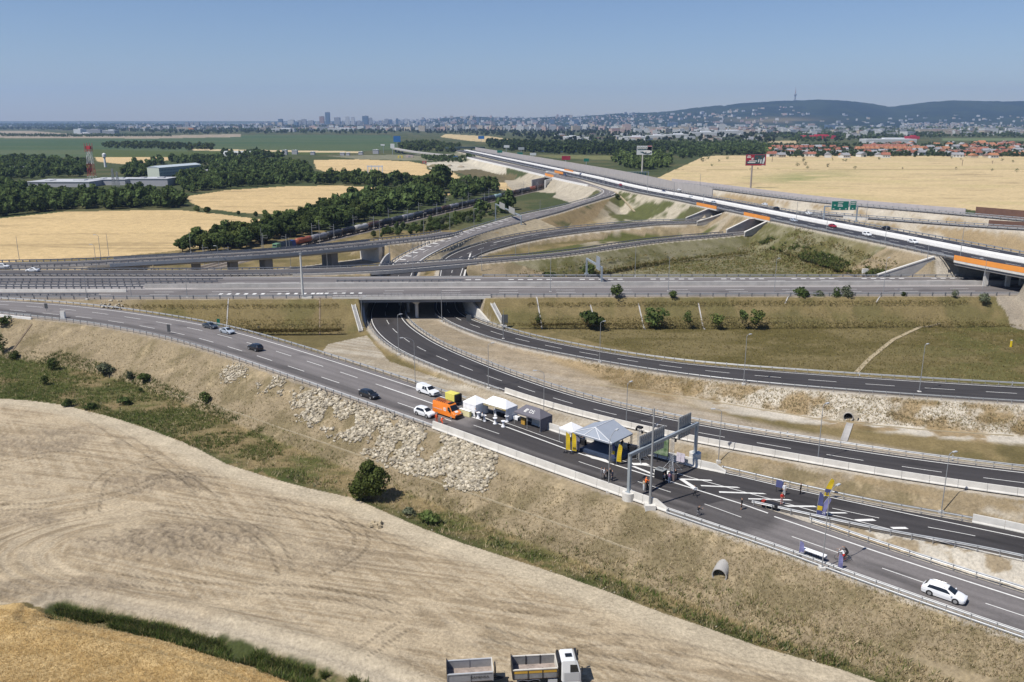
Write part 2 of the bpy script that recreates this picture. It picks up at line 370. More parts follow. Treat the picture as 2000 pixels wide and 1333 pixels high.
 for k,ylo in(('F',346),('G',0)):
  if k not in fields:continue
  ii,off,do,zz,bi=fields[k];R=ROADS[k];m_=(do<1.3)&(R.N[bi,1]>ylo)&((R.u[bi]>752)|(k=='F'))&((R.N[bi,1]<780)|(k=='G'));j=ii[m_];h[j]=np.maximum(h[j],zz[m_]-.1-.0011*np.hypot(X[j],Y[j]))
 RFq,RDq=ROADS['F'],ROADS['D']
 fs=RFq.N[(RFq.N[:,1]>230)&(RFq.N[:,1]<360)&(RFq.N[:,0]<-10)];O2=RDq.N[:,:2]+RDq.n*RDq.w[:,None];ds=O2[(O2[:,1]>230)&(O2[:,1]<365)&(O2[:,0]<10)]
 xl=np.interp(Y,fs[::-1,1],fs[::-1,0]);xr=np.interp(Y,ds[::-1,1],ds[::-1,0])
 w_=(Y>229)&(Y<342)&(X>xl-1.8)&(X<xr+1.8);h=np.where(w_,np.minimum(h,.7),h)
 if want:return h,onemb,road_d,ind,fields
 return h
def hgt(x,y):return float(terrain_h(np.array([float(x)]),np.array([float(y)]))[0])
us=np.r_[np.arange(-560,-60,3.2),np.arange(-60,2100,2.1),np.arange(2100,2760,3.2)]
vv=np.r_[np.arange(1560,700,-1.7),np.arange(700,330,-1.15),np.arange(330,252,-0.8)]
yy=np.array([P(1000,v,0).y for v in vv]);kk=(us-1000)/FPX
ye=yy[-1]*np.geomspace(1.03,14,40);yy=np.r_[-400,-120,-30,8,24,yy,ye]
zc=yy*CP+CAMZ*SP;zc[zc<40]=40
GX=kk[None,:]*zc[:,None];GY=np.repeat(yy[:,None],len(us),1)
for i_ in range(5):GX[i_]*=(6,4,3,1.6,1.25)[i_]
shp=GX.shape;X=GX.ravel();Y=GY.ravel()
H,EMB,RD,IND,FLD=terrain_h(X,Y,True)
# ---- base colours of the ground (what the soil, straw and grass themselves are)
UU,VV=proj(X,Y,H)
n1=fbm(X/9,Y/9,51,5);n2=fbm(X/2.3,Y/2.3,52,4);n3=fbm(X/40,Y/40,53,4);n4=fbm(X/0.9,Y/0.9,54,3)
def C(*c):return np.array(c)[None,:]
def mixc(a,b,t):return a*(1-t[:,None])+b*t[:,None]
STRAW=C(.255,.185,.108);DRY=C(.20,.155,.075);OLIVE=C(.132,.108,.048);GREEN=C(.062,.075,.020);DKGREEN=C(.042,.058,.018)
SAND=C(.40,.328,.228);SANDD=C(.26,.205,.135);GRAVEL=C(.37,.33,.265);WHITE=C(.50,.46,.39);WHT=C(.48,.355,.185);WHN=C(.46,.335,.165)
col=np.repeat(C(.055,.068,.028),len(X),0)
col=mixc(col,C(.10,.095,.045),sst(.5,.62,n3)*.7)
near=Y<480
col=np.where(near[:,None],mixc(np.repeat(DRY,len(X),0),OLIVE,sst(.35,.6,n1)),col)
veg=np.zeros(len(X));veg[near]=0.6
def paint(mask,c,amt=1.0):
 global col
 col=mixc(col,np.broadcast_to(c,col.shape),np.clip(mask*amt,0,1))
MEAD=[tuple(p)for p in Pa([(960,615),(1300,600),(2000,590),(2400,590),(2400,830),(2000,757),(1300,700),(1090,650)],1.0)]
md=inpoly(X,Y,MEAD);t=sst(.38,.62,fbm(X/26,Y/9,61,5))
paint(md.astype(float),mixc(np.repeat(C(.150,.122,.056),len(X),0),C(.102,.085,.032),t));paint(md*sst(.60,.75,n2)*.5,C(.17,.135,.07))
paint(md*sst(1650,1950,UU)*sst(.4,.55,n1),C(.085,.09,.028),.6)
ox,oy=P(335,1068,0).xy
wx=X+2.2*(fbm(X/11,Y/11,70,3)-.5);wy=Y+1.6*(fbm(X/9,Y/9,73,3)-.5)
th=np.arctan2((wy-oy)/9.0,(wx-ox)/17.0);rr=np.hypot((wx-ox)/17.0,(wy-oy)/9.0)
turn=sst(-.2,-.75,np.cos(th))*sst(.75,1.0,rr)*sst(3.0,2.0,rr)
ringst=fbm(rr*22,th*1.2,71,4);ax_,ay_=X*.96-Y*.28,X*.28+Y*.96
flow=fbm(ay_/.5+.8*np.sin(ax_/13),ax_/24,72,5);flow2=fbm((X*.80+Y*.6)/.45,(X*.6-Y*.8)/16,76,4)
stk=ringst*turn+(1-turn)*(flow*.65+flow2*.35)
yard=mixc(mixc(np.repeat(SAND,len(X),0),C(.325,.255,.165),sst(.42,.56,stk)),SANDD,sst(.53,.66,stk)*.85)
def blot(u,v,a,b,s_):q=P(u,v,0);return sst(1.25,.55,np.hypot((wx-q.x)/a,(wy-q.y)/b)+1.1*(fbm(X/4,Y/2.4,s_,5)-.5))
mud=np.maximum.reduce([blot(345,1062,15,6.5,141),blot(300,945,9,4.0,142)*.8,blot(90,862,11,7,143)*.9,blot(40,1010,7,3.5,144)*.7,blot(620,1085,9,4,145)*.55,blot(560,965,9,2.4,146)*.5,blot(60,1145,16,3.2,147)*.7])
clod=fbm(X/.8,Y/.6,148,4);yard=mixc(yard,mixc(np.repeat(C(.20,.16,.112),len(X),0),C(.29,.235,.165),sst(.42,.62,clod)),mud*.75)
yard=mixc(yard,C(.43,.35,.24),sst(.54,.66,fbm(X/10,Y/5,75,4))*.7*(1-mud*.6))
for pts_,wv in(([(0,905),(120,880),(240,905),(380,945),(560,985),(760,1030)],1),([(150,800),(330,905),(420,985),(620,1010),(900,1090)],1),([(0,990),(150,985),(260,960),(350,925),(470,930)],1),([(230,1130),(380,1150),(600,1150),(830,1200),(1100,1280),(1400,1330)],1),([(300,990),(420,1000),(540,1060),(560,1120)],1),([(180,1000),(190,940),(250,900),(330,890)],1),([(660,1330),(760,1230),(900,1180),(1050,1190)],1),([(900,1330),(1150,1240),(1330,1260),(1560,1330)],1),([(620,1120),(700,1090),(720,1040),(650,1000)],1)):
 q=resamp(np.array([[*P(u,v,0).xy,0]for u,v in pts_]),.6);q=smooth(q,6)
 for o_ in(-1.05,1.05):
  t_=np.gradient(q[:,:2],axis=0);t_/=np.linalg.norm(t_,axis=1)[:,None];l_=q[:,:2]+np.c_[-t_[:,1],t_[:,0]]*o_
  near_l=seglen_dist(X[::1],Y[::1],[tuple(w)for w in l_[::4]])if False else None
  sel=np.where((X>l_[:,0].min()-1)&(X<l_[:,0].max()+1)&(Y>l_[:,1].min()-1)&(Y<l_[:,1].max()+1))[0]
  dd_=seglen_dist(X[sel],Y[sel],[tuple(w)for w in l_[::5]]);k_=sst(.42,.2,dd_)*(.55+.45*np.sin((X[sel]+Y[sel])*7))*sst(.35,.5,n1[sel])
  yard[sel]=yard[sel]*(1-.42*k_[:,None]);H[sel]-=.07*k_*IND[sel]
dd=seglen_dist(X,Y,DIRT[:31]);yard=mixc(yard,C(.455,.39,.285),sst(6,2.5,dd)*.8)
yard=mixc(yard,C(.21,.175,.125),sst(.6,.8,n4)*.35)
edge=(n2-.5)*1.6
paint(IND.astype(float),yard);H=H+IND*((stk-.5)*0.16+mud*(clod-.35)*.55)
H=H+IND*.05*np.sin(rr*40+3*n1)*turn
VER=[tuple(p)for p in Pa([(-500,640),(0,690),(120,690),(300,740),(520,830),(700,900),(860,960),(1100,1060),(1420,1140),(1700,1250),(2100,1400),(2200,1600),(1760,1350),(1640,1308),(1480,1262),(1290,1196),(1100,1125),(900,1060),(690,972),(600,952),(440,905),(300,842),(130,793),(0,780),(-500,750)],0)]
ve=inpoly(X+(n1-.5)*8,Y+(n2-.5)*5,VER)&~IND
t=sst(.40,.60,fbm(X/14,Y/6,81,5)+0.22*sst(600,100,UU)-.08)
paint(ve.astype(float),mixc(np.repeat(C(.215,.165,.085),len(X),0),C(.085,.09,.03),t));dv_=np.where(ve,dd,99)
paint(sst(3.2,.3,dv_)*sst(.42,.58,n1+.1*(n2-.5)),DKGREEN,.8);paint(ve*sst(520,60,UU)*sst(.44,.56,n1),C(.068,.082,.024),.75)
veg[ve]=1
em=sst(.05,.5,EMB)*near*(~IND)
t=sst(.45,.66,fbm(X/6,Y/4,91,5))
dry=mixc(np.repeat(C(.25,.20,.128),len(X),0),C(.175,.142,.082),t);dry=mixc(dry,C(.34,.27,.17),sst(.62,.78,n2)*.6)
paint(em,dry)
for k,lo,hi in(('M',-400,2500),):
 ii,off,do,zz,bi=FLD[k];s_=(off<0)&(do<24)&(np.abs(do)>1)&(EMB[ii]>0.05)
 g=np.zeros(len(X));g[ii[s_]]=1;g*=sst(200,330,UU)
 paint(g,mixc(np.repeat(C(.165,.13,.06),len(X),0),C(.115,.10,.04),sst(.42,.6,n1)),.92)
STRIP=[tuple(p)for p in Pa([(640,655),(715,640),(760,690),(1000,775),(1400,885),(2000,985),(2300,1030),(2300,1060),(2000,1035),(1420,905),(1060,830),(820,748),(700,705),(620,680)],2.5)]
sp=inpoly(X,Y,STRIP);paint(sp.astype(float),mixc(np.repeat(GRAVEL,len(X),0),C(.29,.245,.18),sst(.42,.58,fbm((X*.5+Y*.86)/1.2,(X*.86-Y*.5)/14,95,4))),.95)
paint(sp*sst(1150,1500,UU)*sst(.42,.55,n1),C(.22,.165,.09),.8)
ii,off,do,zz,bi=FLD['F'];e2=np.zeros(len(X));far_side=(off>ROADS['F'].w[bi])&(ROADS['F'].N[bi,1]<262)
e2[ii[far_side]]=sst(19,15,do[far_side]+3*(n1[ii][far_side]-.5));paint(e2*(~md),mixc(np.repeat(C(.35,.30,.235),len(X),0),C(.30,.25,.185),sst(.4,.6,fbm((X*.35+Y*.94)/.8,(X*.94-Y*.35)/22,96,4))),.95)
ii,off,do,zz,bi=FLD['D'];e3=np.zeros(len(X));sd=(off<0)&(ROADS['D'].N[bi,1]<255);e3[ii[sd]]=sst(14,11,do[sd]+2*(n2[ii][sd]-.5));e3=e3*(1-e2*.6)
ur=UU+60*(n1-.5)
sl_=mixc(np.repeat(C(.285,.215,.125),len(X),0),C(.17,.125,.06),sst(.45,.6,n1));sl_=mixc(sl_,WHITE,sst(1230,1500,ur)*sst(.40,.58,fbm(X/5,Y/3,97,4))*.9)
paint(e3,sl_)
paint(e2*sst(1700,1950,UU)*sst(.45,.6,n1),WHITE,.7)
LOOP=[tuple(p)for p in Pa([(870,530),(1010,512),(1300,480),(1480,465),(1540,440),(1700,480),(1830,520),(1900,540),(1300,538),(1000,536)],3)]
lp=inpoly(X,Y,LOOP);paint(lp*1.0,mixc(np.repeat(C(.185,.17,.10),len(X),0),C(.105,.10,.04),sst(.4,.6,fbm(X/18,Y/12,101,5))));paint(lp*sst(.55,.68,n2),C(.20,.18,.12),.6)
paint(lp*sst(1560,1800,UU)*sst(.38,.5,n1),C(.2,.155,.08),.6)
LOOP2=[tuple(p)for p in Pa([(905,507),(1000,482),(1200,450),(1440,446),(1380,458),(1100,492)],5)]
lp2=inpoly(X,Y,LOOP2);paint(lp2*1.0,mixc(np.repeat(C(.085,.09,.03),len(X),0),C(.30,.255,.185),sst(1080,1180,UU+80*(n1-.5))*sst(.40,.56,fbm(X/16,Y/20,102,4))))
LOOP3=[tuple(p)for p in Pa([(1080,440),(1210,384),(1390,404),(1330,428),(1180,436)],6)]
lp3=inpoly(X,Y,LOOP3);paint(lp3*1.0,mixc(np.repeat(C(.085,.092,.035),len(X),0),C(.36,.32,.245),sst(.5,.62,fbm(X/14,Y/22,103,4))));paint(lp3*sst(1215,1150,UU),C(.24,.18,.09),.8)
SLP=[tuple(p)for p in Pa([(880,505),(1000,458),(1120,440),(1190,395),(1215,380),(1120,408),(960,455),(820,515)],6)]
paint(inpoly(X,Y,SLP)*sst(.3,.5,n1),C(.25,.185,.10),.85)
BACK=[tuple(p)for p in Pa([(1240,354),(1450,380),(1560,394),(1760,411),(2000,433),(2400,472),(2400,590),(2000,500),(1850,470),(1690,436),(1450,391)],9)]
bk=inpoly(X,Y,BACK);paint(bk*1.0,mixc(np.repeat(C(.27,.205,.12),len(X),0),C(.40,.36,.29),sst(.45,.62,fbm(X/14,Y/30,151,4))))
RB=[tuple(p)for p in Pa([(1900,585),(2010,575),(2400,575),(2400,660),(2010,640),(1930,610)],2)]
paint(inpoly(X+6*(n1-.5),Y,RB)*1.0,C(.27,.235,.19),.9)
row=fbm(X/3,Y/60,111,3)
for wp,cc in((W1,WHT),(W2,WHT),(W3,WHT*1.02),(W3b,WHT),(W3c,C(.46,.37,.22)),(W4,C(.47,.365,.205))):
 w_=inpoly(X+(n2-.5)*2,Y+(n1-.5)*6,wp)
 v_=1+.22*(fbm(X/70,Y/22,112,5)-.5)+.10*(row-.5)-.25*sst(.62,.74,fbm(X/60,Y/6,113,4))
 paint(w_.astype(float),cc*v_[:,None])
w4=inpoly(X,Y,W4);paint(w4*np.exp(-(((UU-1580-3*(345-VV))/85)**2+((VV-347)/11)**2))*sst(.3,.55,fbm(X/50,Y/25,114,4)),C(.20,.215,.085),.9)
paint(w4*sst(.55,.7,fbm(X/90,Y/40,115,4)),C(.40,.335,.165),.5);paint(w4*(np.abs(VV-331.5+(UU-1500)*.001)<.5),C(.16,.14,.06),.7)
g1=inpoly(X,Y,GR1);paint(g1*1.0,mixc(np.repeat(C(.052,.085,.038),len(X),0),C(.085,.105,.05),sst(287,300,VV+3*(n3-.5))*.5+sst(.5,.6,fbm(X/500,Y/120,116,3))*.5))
VIN=upoly([(180,292),(340,296),(560,297),(700,300),(480,305),(340,307),(180,307)]);paint(inpoly(X,Y,VIN)*1.0,C(.065,.085,.025))
for q,cc in(([(-600,257),(60,256),(140,262),(250,266),(380,264),(470,262),(470,268),(300,271),(0,270),(-600,270)],C(.26,.22,.16)),([(870,262),(960,267),(1025,277),(1010,281),(920,276),(860,268)],C(.42,.33,.18)),([(1270,283),(1330,282),(1330,288),(1270,288)],C(.38,.32,.16)),([(1500,276),(1560,275),(1560,281),(1500,281)],C(.36,.29,.17)),([(1840,270),(2100,271),(2100,276),(1840,275)],C(.12,.15,.07)),([(1050,303),(1200,304),(1205,313),(1080,309)],C(.14,.14,.06)),([(830,318),(930,312),(1000,335),(985,345),(930,342),(880,334),(840,330)],C(.42,.38,.30)),([(885,334),(930,330),(1010,350),(985,357),(930,352)],C(.12,.10,.055)),([(640,305),(900,300),(1000,320),(900,316),(700,311)],C(.17,.165,.11)),([(985,352),(1100,355),(1180,385),(1100,380),(1000,371)],C(.33,.29,.22)),([(1090,362),(1130,366),(1170,392),(1120,398),(1080,385)],C(.36,.32,.25))):
 pp=upoly(q);paint(inpoly(X+(n3-.5)*8,Y+(n1-.5)*8,pp)*1.0,cc*(0.8+.4*n1)[:,None])
sh_w={'A':1.3,'Ar':1.5,'A2':1.6,'F':1.7,'D':1.7,'M':1.4,'H4':2.6,'E':1.2,'G':1.2,'K':2.5,'L':2.5}
for k in FLD:
 ii,off,do,zz,bi=FLD[k];g=np.zeros(len(X));g[ii]=sst(sh_w[k]*1.25,sh_w[k]*.85,do+(n4[ii]-.5)*.9)
 paint(g*(RD<90),C(.40,.36,.30)if k not in('A','M')else C(.31,.265,.205),.9)
GORE=[tuple(p)for p in Pa([(1485,985),(1614,1012),(1800,1052),(2000,1092),(2300,1150),(2300,1260),(2000,1150),(1785,1086),(1600,1026)],5.6)]
gg=inpoly(X,Y,GORE);paint(gg*1.0,mixc(np.repeat(C(.47,.43,.36),len(X),0),C(.28,.225,.15),sst(.46,.6,fbm(X/2.5,Y/2,121,4))));H=np.where(gg&(RD>.8),H-.5*sst(.8,2.5,RD)+.3*(n2-.5),H)
d=seglen_dist(X,Y,DITCH);dk=sst(2.9,1.6,d+1.8*(n2-.5));paint(dk,mixc(np.repeat(C(.055,.066,.024),len(X),0),C(.15,.125,.065),sst(.45,.58,n2)))
paint(sst(5.5,3.5,d)*(1-dk)*IND,C(.36,.31,.235),.7)
wh=inpoly(X+(n2-.5)*1.2,Y+(n2-.5)*1.2,WHEAT0)&(d>1.2);paint(wh*1.0,mixc(np.repeat(WHN,len(X),0),C(.40,.275,.12),sst(.42,.62,fbm(X/3,Y/2,131,5))));H=np.where(wh,H+.55+.16*(n4-.5),H)
veg[wh]=2
col=col*(1+.16*(n4-.5)+.2*(n2-.5))[:,None]
col=np.clip(col,.01,.62)
G=npmesh("ground",np.c_[X,Y,H],(lambda a:np.c_[a[:-1,:-1].ravel(),a[:-1,1:].ravel(),a[1:,1:].ravel(),a[1:,:-1].ravel()])(np.arange(len(X)).reshape(shp)),[],{"soil":('FLOAT_COLOR',np.c_[col,np.ones(len(X))]),"straw":('FLOAT',veg)},smooth=True)
G["kind"]="structure"
gm=bpy.data.materials.new("ground_cover");gm.use_nodes=True;n=gm.node_tree;b=n.nodes["Principled BSDF"];b.inputs["Roughness"].default_value=.95;b.inputs["Specular IOR Level"].default_value=.08
at=n.nodes.new("ShaderNodeAttribute");at.attribute_name="soil";ge=n.nodes.new("ShaderNodeNewGeometry")
def nz(scale,detail,rough=.6):
 t=n.nodes.new("ShaderNodeTexNoise");t.inputs["Scale"].default_value=scale;t.inputs["Detail"].default_value=detail;t.inputs["Roughness"].default_value=rough
 n.links.new(ge.outputs["Position"],t.inputs["Vector"]);return t
ta=nz(2.2,8,.75);tb=nz(.22,6)
r1=n.nodes.new("ShaderNodeMapRange");r1.inputs[1].default_value=.3;r1.inputs[2].default_value=.7;r1.inputs[3].default_value=.66;r1.inputs[4].default_value=1.34;n.links.new(ta.outputs[0],r1.inputs[0])
r2=n.nodes.new("ShaderNodeMapRange");r2.inputs[1].default_value=.3;r2.inputs[2].default_value=.7;r2.inputs[3].default_value=.88;r2.inputs[4].default_value=1.12;n.links.new(tb.outputs[0],r2.inputs[0])
mm=n.nodes.new("ShaderNodeMath");mm.operation='MULTIPLY';n.links.new(r1.outputs[0],mm.inputs[0]);n.links.new(r2.outputs[0],mm.inputs[1])
vs_=n.nodes.new("ShaderNodeVectorMath");vs_.operation='SCALE';n.links.new(at.outputs["Color"],vs_.inputs[0]);n.links.new(mm.outputs[0],vs_.inputs["Scale"]);n.links.new(vs_.outputs[0],b.inputs["Base Color"])
bp=n.nodes.new("ShaderNodeBump");bp.inputs["Strength"].default_value=.7;bp.inputs["Distance"].default_value=.35;n.links.new(ta.outputs[0],bp.inputs["Height"]);n.links.new(bp.outputs[0],b.inputs["Normal"])
G.data.materials.append(gm)
def hts(xy):
 xy=np.asarray(xy,float);return terrain_h(xy[:,0],xy[:,1])
HG=H.reshape(shp);ZC=zc.copy()
def hq(x,y):
 """height of the ground sheet itself (bilinear)"""
 x=np.asarray(x,float);y=np.asarray(y,float);r=np.clip(np.interp(y,yy,np.arange(len(yy))),0,len(yy)-1.001);r0=r.astype(int);fr=r-r0
 c=np.clip(np.interp(x/np.interp(y,yy,ZC),kk,np.arange(len(kk))),0,len(kk)-1.001);c0=c.astype(int);fc=c-c0
 return(HG[r0,c0]*(1-fc)+HG[r0,c0+1]*fc)*(1-fr)+(HG[r0+1,c0]*(1-fc)+HG[r0+1,c0+1]*fc)*fr
def hts(xy):xy=np.asarray(xy,float);return hq(xy[:,0],xy[:,1])
def hgt(x,y):return float(hq([x],[y])[0])
def hit(uvs,n=18):
 """points of the built ground seen at photo pixels"""
 uv=np.asarray(uvs,float);z=np.full(len(uv),1.0)
 for i in range(n):
  du=uv[:,0]-1000;dv=uv[:,1]-666.5;t=(CAMZ-z)/(FPX*SP+dv*CP)
  x=du*t;y=(FPX*CP-dv*SP)*t;zn=hq(x,y);z=z*.4+zn*.6
 return np.c_[x,y,z]
# road surfaces
def sweep(pts,prof,closed=True,caps=True,mb=None,flip=1.0,mi=None):
 """carry a cross profile [(sideways, up)] along a polyline of world points"""
 pts=np.asarray(pts,float);mb=mb or MB();n=len(prof)
 T=np.gradient(pts[:,:2],axis=0);T/=np.linalg.norm(T,axis=1)[:,None]+1e-9
 Nn=np.c_[-T[:,1],T[:,0]]*flip
 V=[]
 for i in range(len(pts)):
  for l,z in prof:V.append((pts[i,0]+Nn[i,0]*l,pts[i,1]+Nn[i,1]*l,pts[i,2]+z))
 F=[]
 for i in range(len(pts)-1):
  for k in range(n if closed else n-1):
   a,b=i*n+k,i*n+(k+1)%n;F.append((a,b,b+n,a+n))
 if closed and caps:F+=[tuple(range(n)),tuple(range((len(pts)-1)*n,len(pts)*n))]
 return mb.add(V,F,mi)
def asphalt(name):
 m=bpy.data.materials.new(name);m.use_nodes=True;n=m.node_tree;b=n.nodes["Principled BSDF"];b.inputs["Roughness"].default_value=.82;b.inputs["Specular IOR Level"].default_value=.25
 at=n.nodes.new("ShaderNodeAttribute");at.attribute_name="soil";ge=n.nodes.new("ShaderNodeNewGeometry")
 t=n.nodes.new("ShaderNodeTexNoise");t.inputs["Scale"].default_value=3;t.inputs["Detail"].default_value=8;t.inputs["Roughness"].default_value=.7;n.links.new(ge.outputs["Position"],t.inputs["Vector"])
 r=n.nodes.new("ShaderNodeMapRange");r.inputs[1].default_value=.3;r.inputs[2].default_value=.7;r.inputs[3].default_value=.85;r.inputs[4].default_value=1.15;n.links.new(t.outputs[0],r.inputs[0])
 v=n.nodes.new("ShaderNodeVectorMath");v.operation='SCALE';n.links.new(at.outputs["Color"],v.inputs[0]);n.links.new(r.outputs[0],v.inputs["Scale"]);n.links.new(v.outputs[0],b.inputs["Base Color"])
 return m
ASPH=asphalt("asphalt")
MWHITE=mat("road_paint",(.66,.65,.62),.6,var=.14,vscale=2.5)
def surface(R,dz,tone,ext=0.0,name='road',i0=0,i1=None):
 """tone(off, s, w, i) -> rgb of the asphalt"""
 i1=len(R.N)if i1 is None else i1;nx=26;idx=np.arange(i0,i1)
 t=np.linspace(0,1,nx);W_=R.w[idx][:,None]+2*ext;OFF=t[None,:]*W_-ext
 PX=R.N[idx,0][:,None]+R.n[idx,0][:,None]*OFF;PY=R.N[idx,1][:,None]+R.n[idx,1][:,None]*OFF;PZ=np.repeat(R.N[idx,2][:,None],nx,1)+dz
 PX=np.c_[PX[:,:1],PX,PX[:,-1:]];PY=np.c_[PY[:,:1],PY,PY[:,-1:]];PZ=np.c_[PZ[:,:1]-1.1,PZ,PZ[:,-1:]-1.1];OFF=np.c_[OFF[:,:1],OFF,OFF[:,-1:]]
 S=np.repeat(R.s[idx][:,None],nx+2,1);Ww=np.repeat(R.w[idx][:,None],nx+2,1);U=np.repeat(R.u[idx][:,None],nx+2,1)
 c=tone(OFF.ravel(),S.ravel(),Ww.ravel(),U.ravel())
 ru,rv=OFF.ravel(),S.ravel();wear=1+.42*(fbm(ru*1.1,rv/40,201,4)-.5)+.26*(fbm(ru/2.5,rv/7,202,4)-.5)-.13*np.exp(-((np.mod(ru+.3,3.7)-1.0)/.32)**2)-.13*np.exp(-((np.mod(ru+.3,3.7)-2.7)/.32)**2)-.22*sst(.70,.74,fbm(ru/3.2,rv/9,203,2));wear=wear*(1+.25*sst(.9,.1,np.minimum(ru,Ww.ravel()-ru)))
 c=np.clip(c*wear[:,None],.01,.6);c=c.reshape(len(idx),nx+2,3);c[:,0]=c[:,-1]=(.27,.235,.18);c=c.reshape(-1,3);a=np.arange(len(idx)*(nx+2)).reshape(len(idx),nx+2)
 o=npmesh(name,np.c_[PX.ravel(),PY.ravel(),PZ.ravel()],np.c_[a[:-1,:-1].ravel(),a[:-1,1:].ravel(),a[1:,1:].ravel(),a[1:,:-1].ravel()],[ASPH],{"soil":('FLOAT_COLOR',np.c_[c,np.ones(len(c))])})
 o["kind"]="structure";return o
def flat(c):return lambda o,s,w,u:np.repeat(np.array(c)[None,:],len(o),0)
OLD=np.array([.165,.151,.146]);NEW=np.array([.050,.046,.046]);MID=np.array([.085,.078,.076]);BLU=np.array([.040,.040,.047])
def toneA(o,s,w,u):
 c=np.repeat(OLD[None,:],len(o),0)*(1-.38*sst(4.3,3.6,o)*sst(1.0,1.9,o))[:,None]
 k=sst(868,884,u+(o-w/2)*3.0)*sst(3.6,4.0,o);c=c*(1-k[:,None])+NEW[None,:]*k[:,None]
 k=sst(868,900,u)*sst(4.0,3.6,o);c=c*(1-k[:,None])+(MID*(1.0+.25*np.sin(o*2.2)[:,None]))*k[:,None]
 return c
surface(ROADS['A'],0.0,toneA)
kx=ROADS['Ar'].iu(1475)
surface(ROADS['Ar'],0.006,lambda o,s,w,u:np.where((u<1452+o*5)[:,None],MID*1.0*np.ones((len(o),1)),OLD*(1-.2*np.exp(-((o-2.6)/.9)**2))[:,None]))
surface(ROADS['A2'],0.012,flat(NEW*.95))
def toneF(o,s,w,u):
 k=sst(300,210,s)[:,None];return NEW[None,:]*.98*(1-k)+OLD[None,:]*.95*k
RF=ROADS['F'];sP=RF.s[np.argmin(np.abs(RF.N[:,1]-335)+1000*(RF.N[:,0]>0))]
surface(RF,0.0,lambda o,s,w,u:np.where((s<sP)[:,None],OLD*.95*np.ones((len(o),1)),NEW*.95*np.ones((len(o),1))))
RD_=ROADS['D']
surface(RD_,0.0,lambda o,s,w,u:NEW[None,:]*(.95+.6*(sst(w*.30,w*.2,o)*(s<190)))[:,None])
surface(ROADS['E'],0.0,flat(OLD*.55))
surface(ROADS['M'],0.0,lambda o,s,w,u:OLD[None,:]*(1.0-.22*np.exp(-((o-6.2)/1.4)**2)-.22*np.exp(-((o-w+7)/1.6)**2)+.9*(np.abs(o-16.5)<2.2))[:,None])
surface(ROADS['G'],0.0,flat(OLD*.62),ext=0.4)
surface(ROADS['H4'],0.0,flat(BLU))
surface(ROADS['K'],0.0,flat(OLD*.9));surface(ROADS['L'],0.0,flat(OLD*.8))
# markings
def mark(R,segs,dz=0.02,name='road_marking'):
 """segs: (off, width, s0, s1, dash, gap, phase) ; off may be a function of the sample index"""
 mb=MB()
 for off,wd,s0,s1,dash,gap in segs:
  if dash:
   a=s0
   while a<s1:
    _m(mb,R,off,wd,a,min(a+dash,s1),dz);a+=dash+gap
  else:_m(mb,R,off,wd,s0,s1,dz)
 o=mb.build(name,MWHITE);o["kind"]="structure";return o
def _m(mb,R,off,wd,s0,s1,dz):
 n=max(2,int((s1-s0)/max(R.step,2))+1);ss=np.linspace(s0,s1,n)
 def I(a):return np.interp(ss,R.s,a)
 o=np.array([off(x)for x in ss])if callable(off)else np.full(n,float(off))
 if not callable(off)and off<0:o=I(R.w)+off
 x,y,z=I(R.N[:,0]),I(R.N[:,1]),I(R.N[:,2]);nx,ny=I(R.n[:,0]),I(R.n[:,1]);V=[]
 for k in range(n):
  for d in(-wd/2,wd/2):V.append((x[k]+nx[k]*(o[k]+d),y[k]+ny[k]*(o[k]+d),z[k]+dz))
 mb.add(V,[(2*k,2*k+1,2*k+3,2*k+2)for k in range(n-1)])
def su(R,u):return float(R.s[R.iu(u)])
RA=ROADS['A'];L=RA.s[-1];sE=su(RA,880)
mark(RA,[(.55,.2,0,L,0,0),(4.1,.18,0,su(RA,850),6,6),(-5.4,.18,0,su(RA,680),6,6),(-5.4,.3,su(RA,690),su(RA,880),0,0),(-1.5,.25,0,su(RA,812),0,0)])
def zroad(x,y):
 z=-9
 for k,dz in(('A',0.0),('Ar',.006),('A2',.012)):
  R=ROADS[k];j=R.near(x,y);off=(np.array([x,y])-R.N[j,:2])@R.n[j];al=(np.array([x,y])-R.N[j,:2])@R.T[j]
  if abs(al)>3 or off<-1.5 or off>R.w[j]+1.5:continue
  z=max(z,np.interp(R.s[j]+al,R.s,R.N[:,2])+dz)
 return z if z>0 else float(BASEA[np.argmin((BASEA[:,0]-x)**2+(BASEA[:,1]-y)**2),2])
def onroad(u,v):
 z=6.5
 for _ in range(8):p=P(u,v,z);z=zroad(p.x,p.y)
 return P(u,v,z)
mA=MB()
def poly_mark(uvs,z,mb=mA,dz=.032):
 mv=sum(v for u,v in uvs)/len(uvs);mu=sum(u for u,v in uvs)/len(uvs);w_=max(u for u,v in uvs)-min(u for u,v in uvs);uvs=[(u,v)if w_<45 else(u,mv+(v-mv)*.72)for u,v in uvs]
 q=[onroad(u,v)for u,v in uvs];mb.add([(p.x,p.y,p.z+dz)for p in q],[tuple(range(len(q)))])
def line_mark(a,b,w,z=zA,mb=mA,dz=.032):
 pa=onroad(*a);pb=onroad(*b);d=(pb-pa);d.z=0;d.normalize();n_=Vector((-d.y,d.x,0))*w/2
 mb.add([(p.x,p.y,p.z+dz)for p in(pa-n_,pa+n_,pb+n_,pb-n_)],[(0,1,2,3)])
def chain_mark(pts,w,**k):
 for a,b in zip(pts[:-1],pts[1:]):line_mark(a,b,w,**k)
chain_mark([(925,807),(985,833),(1080,868),(1112,880),(1190,905),(1262,928),(1300,938),(1360,957),(1446,984),(1500,1003)],.28)
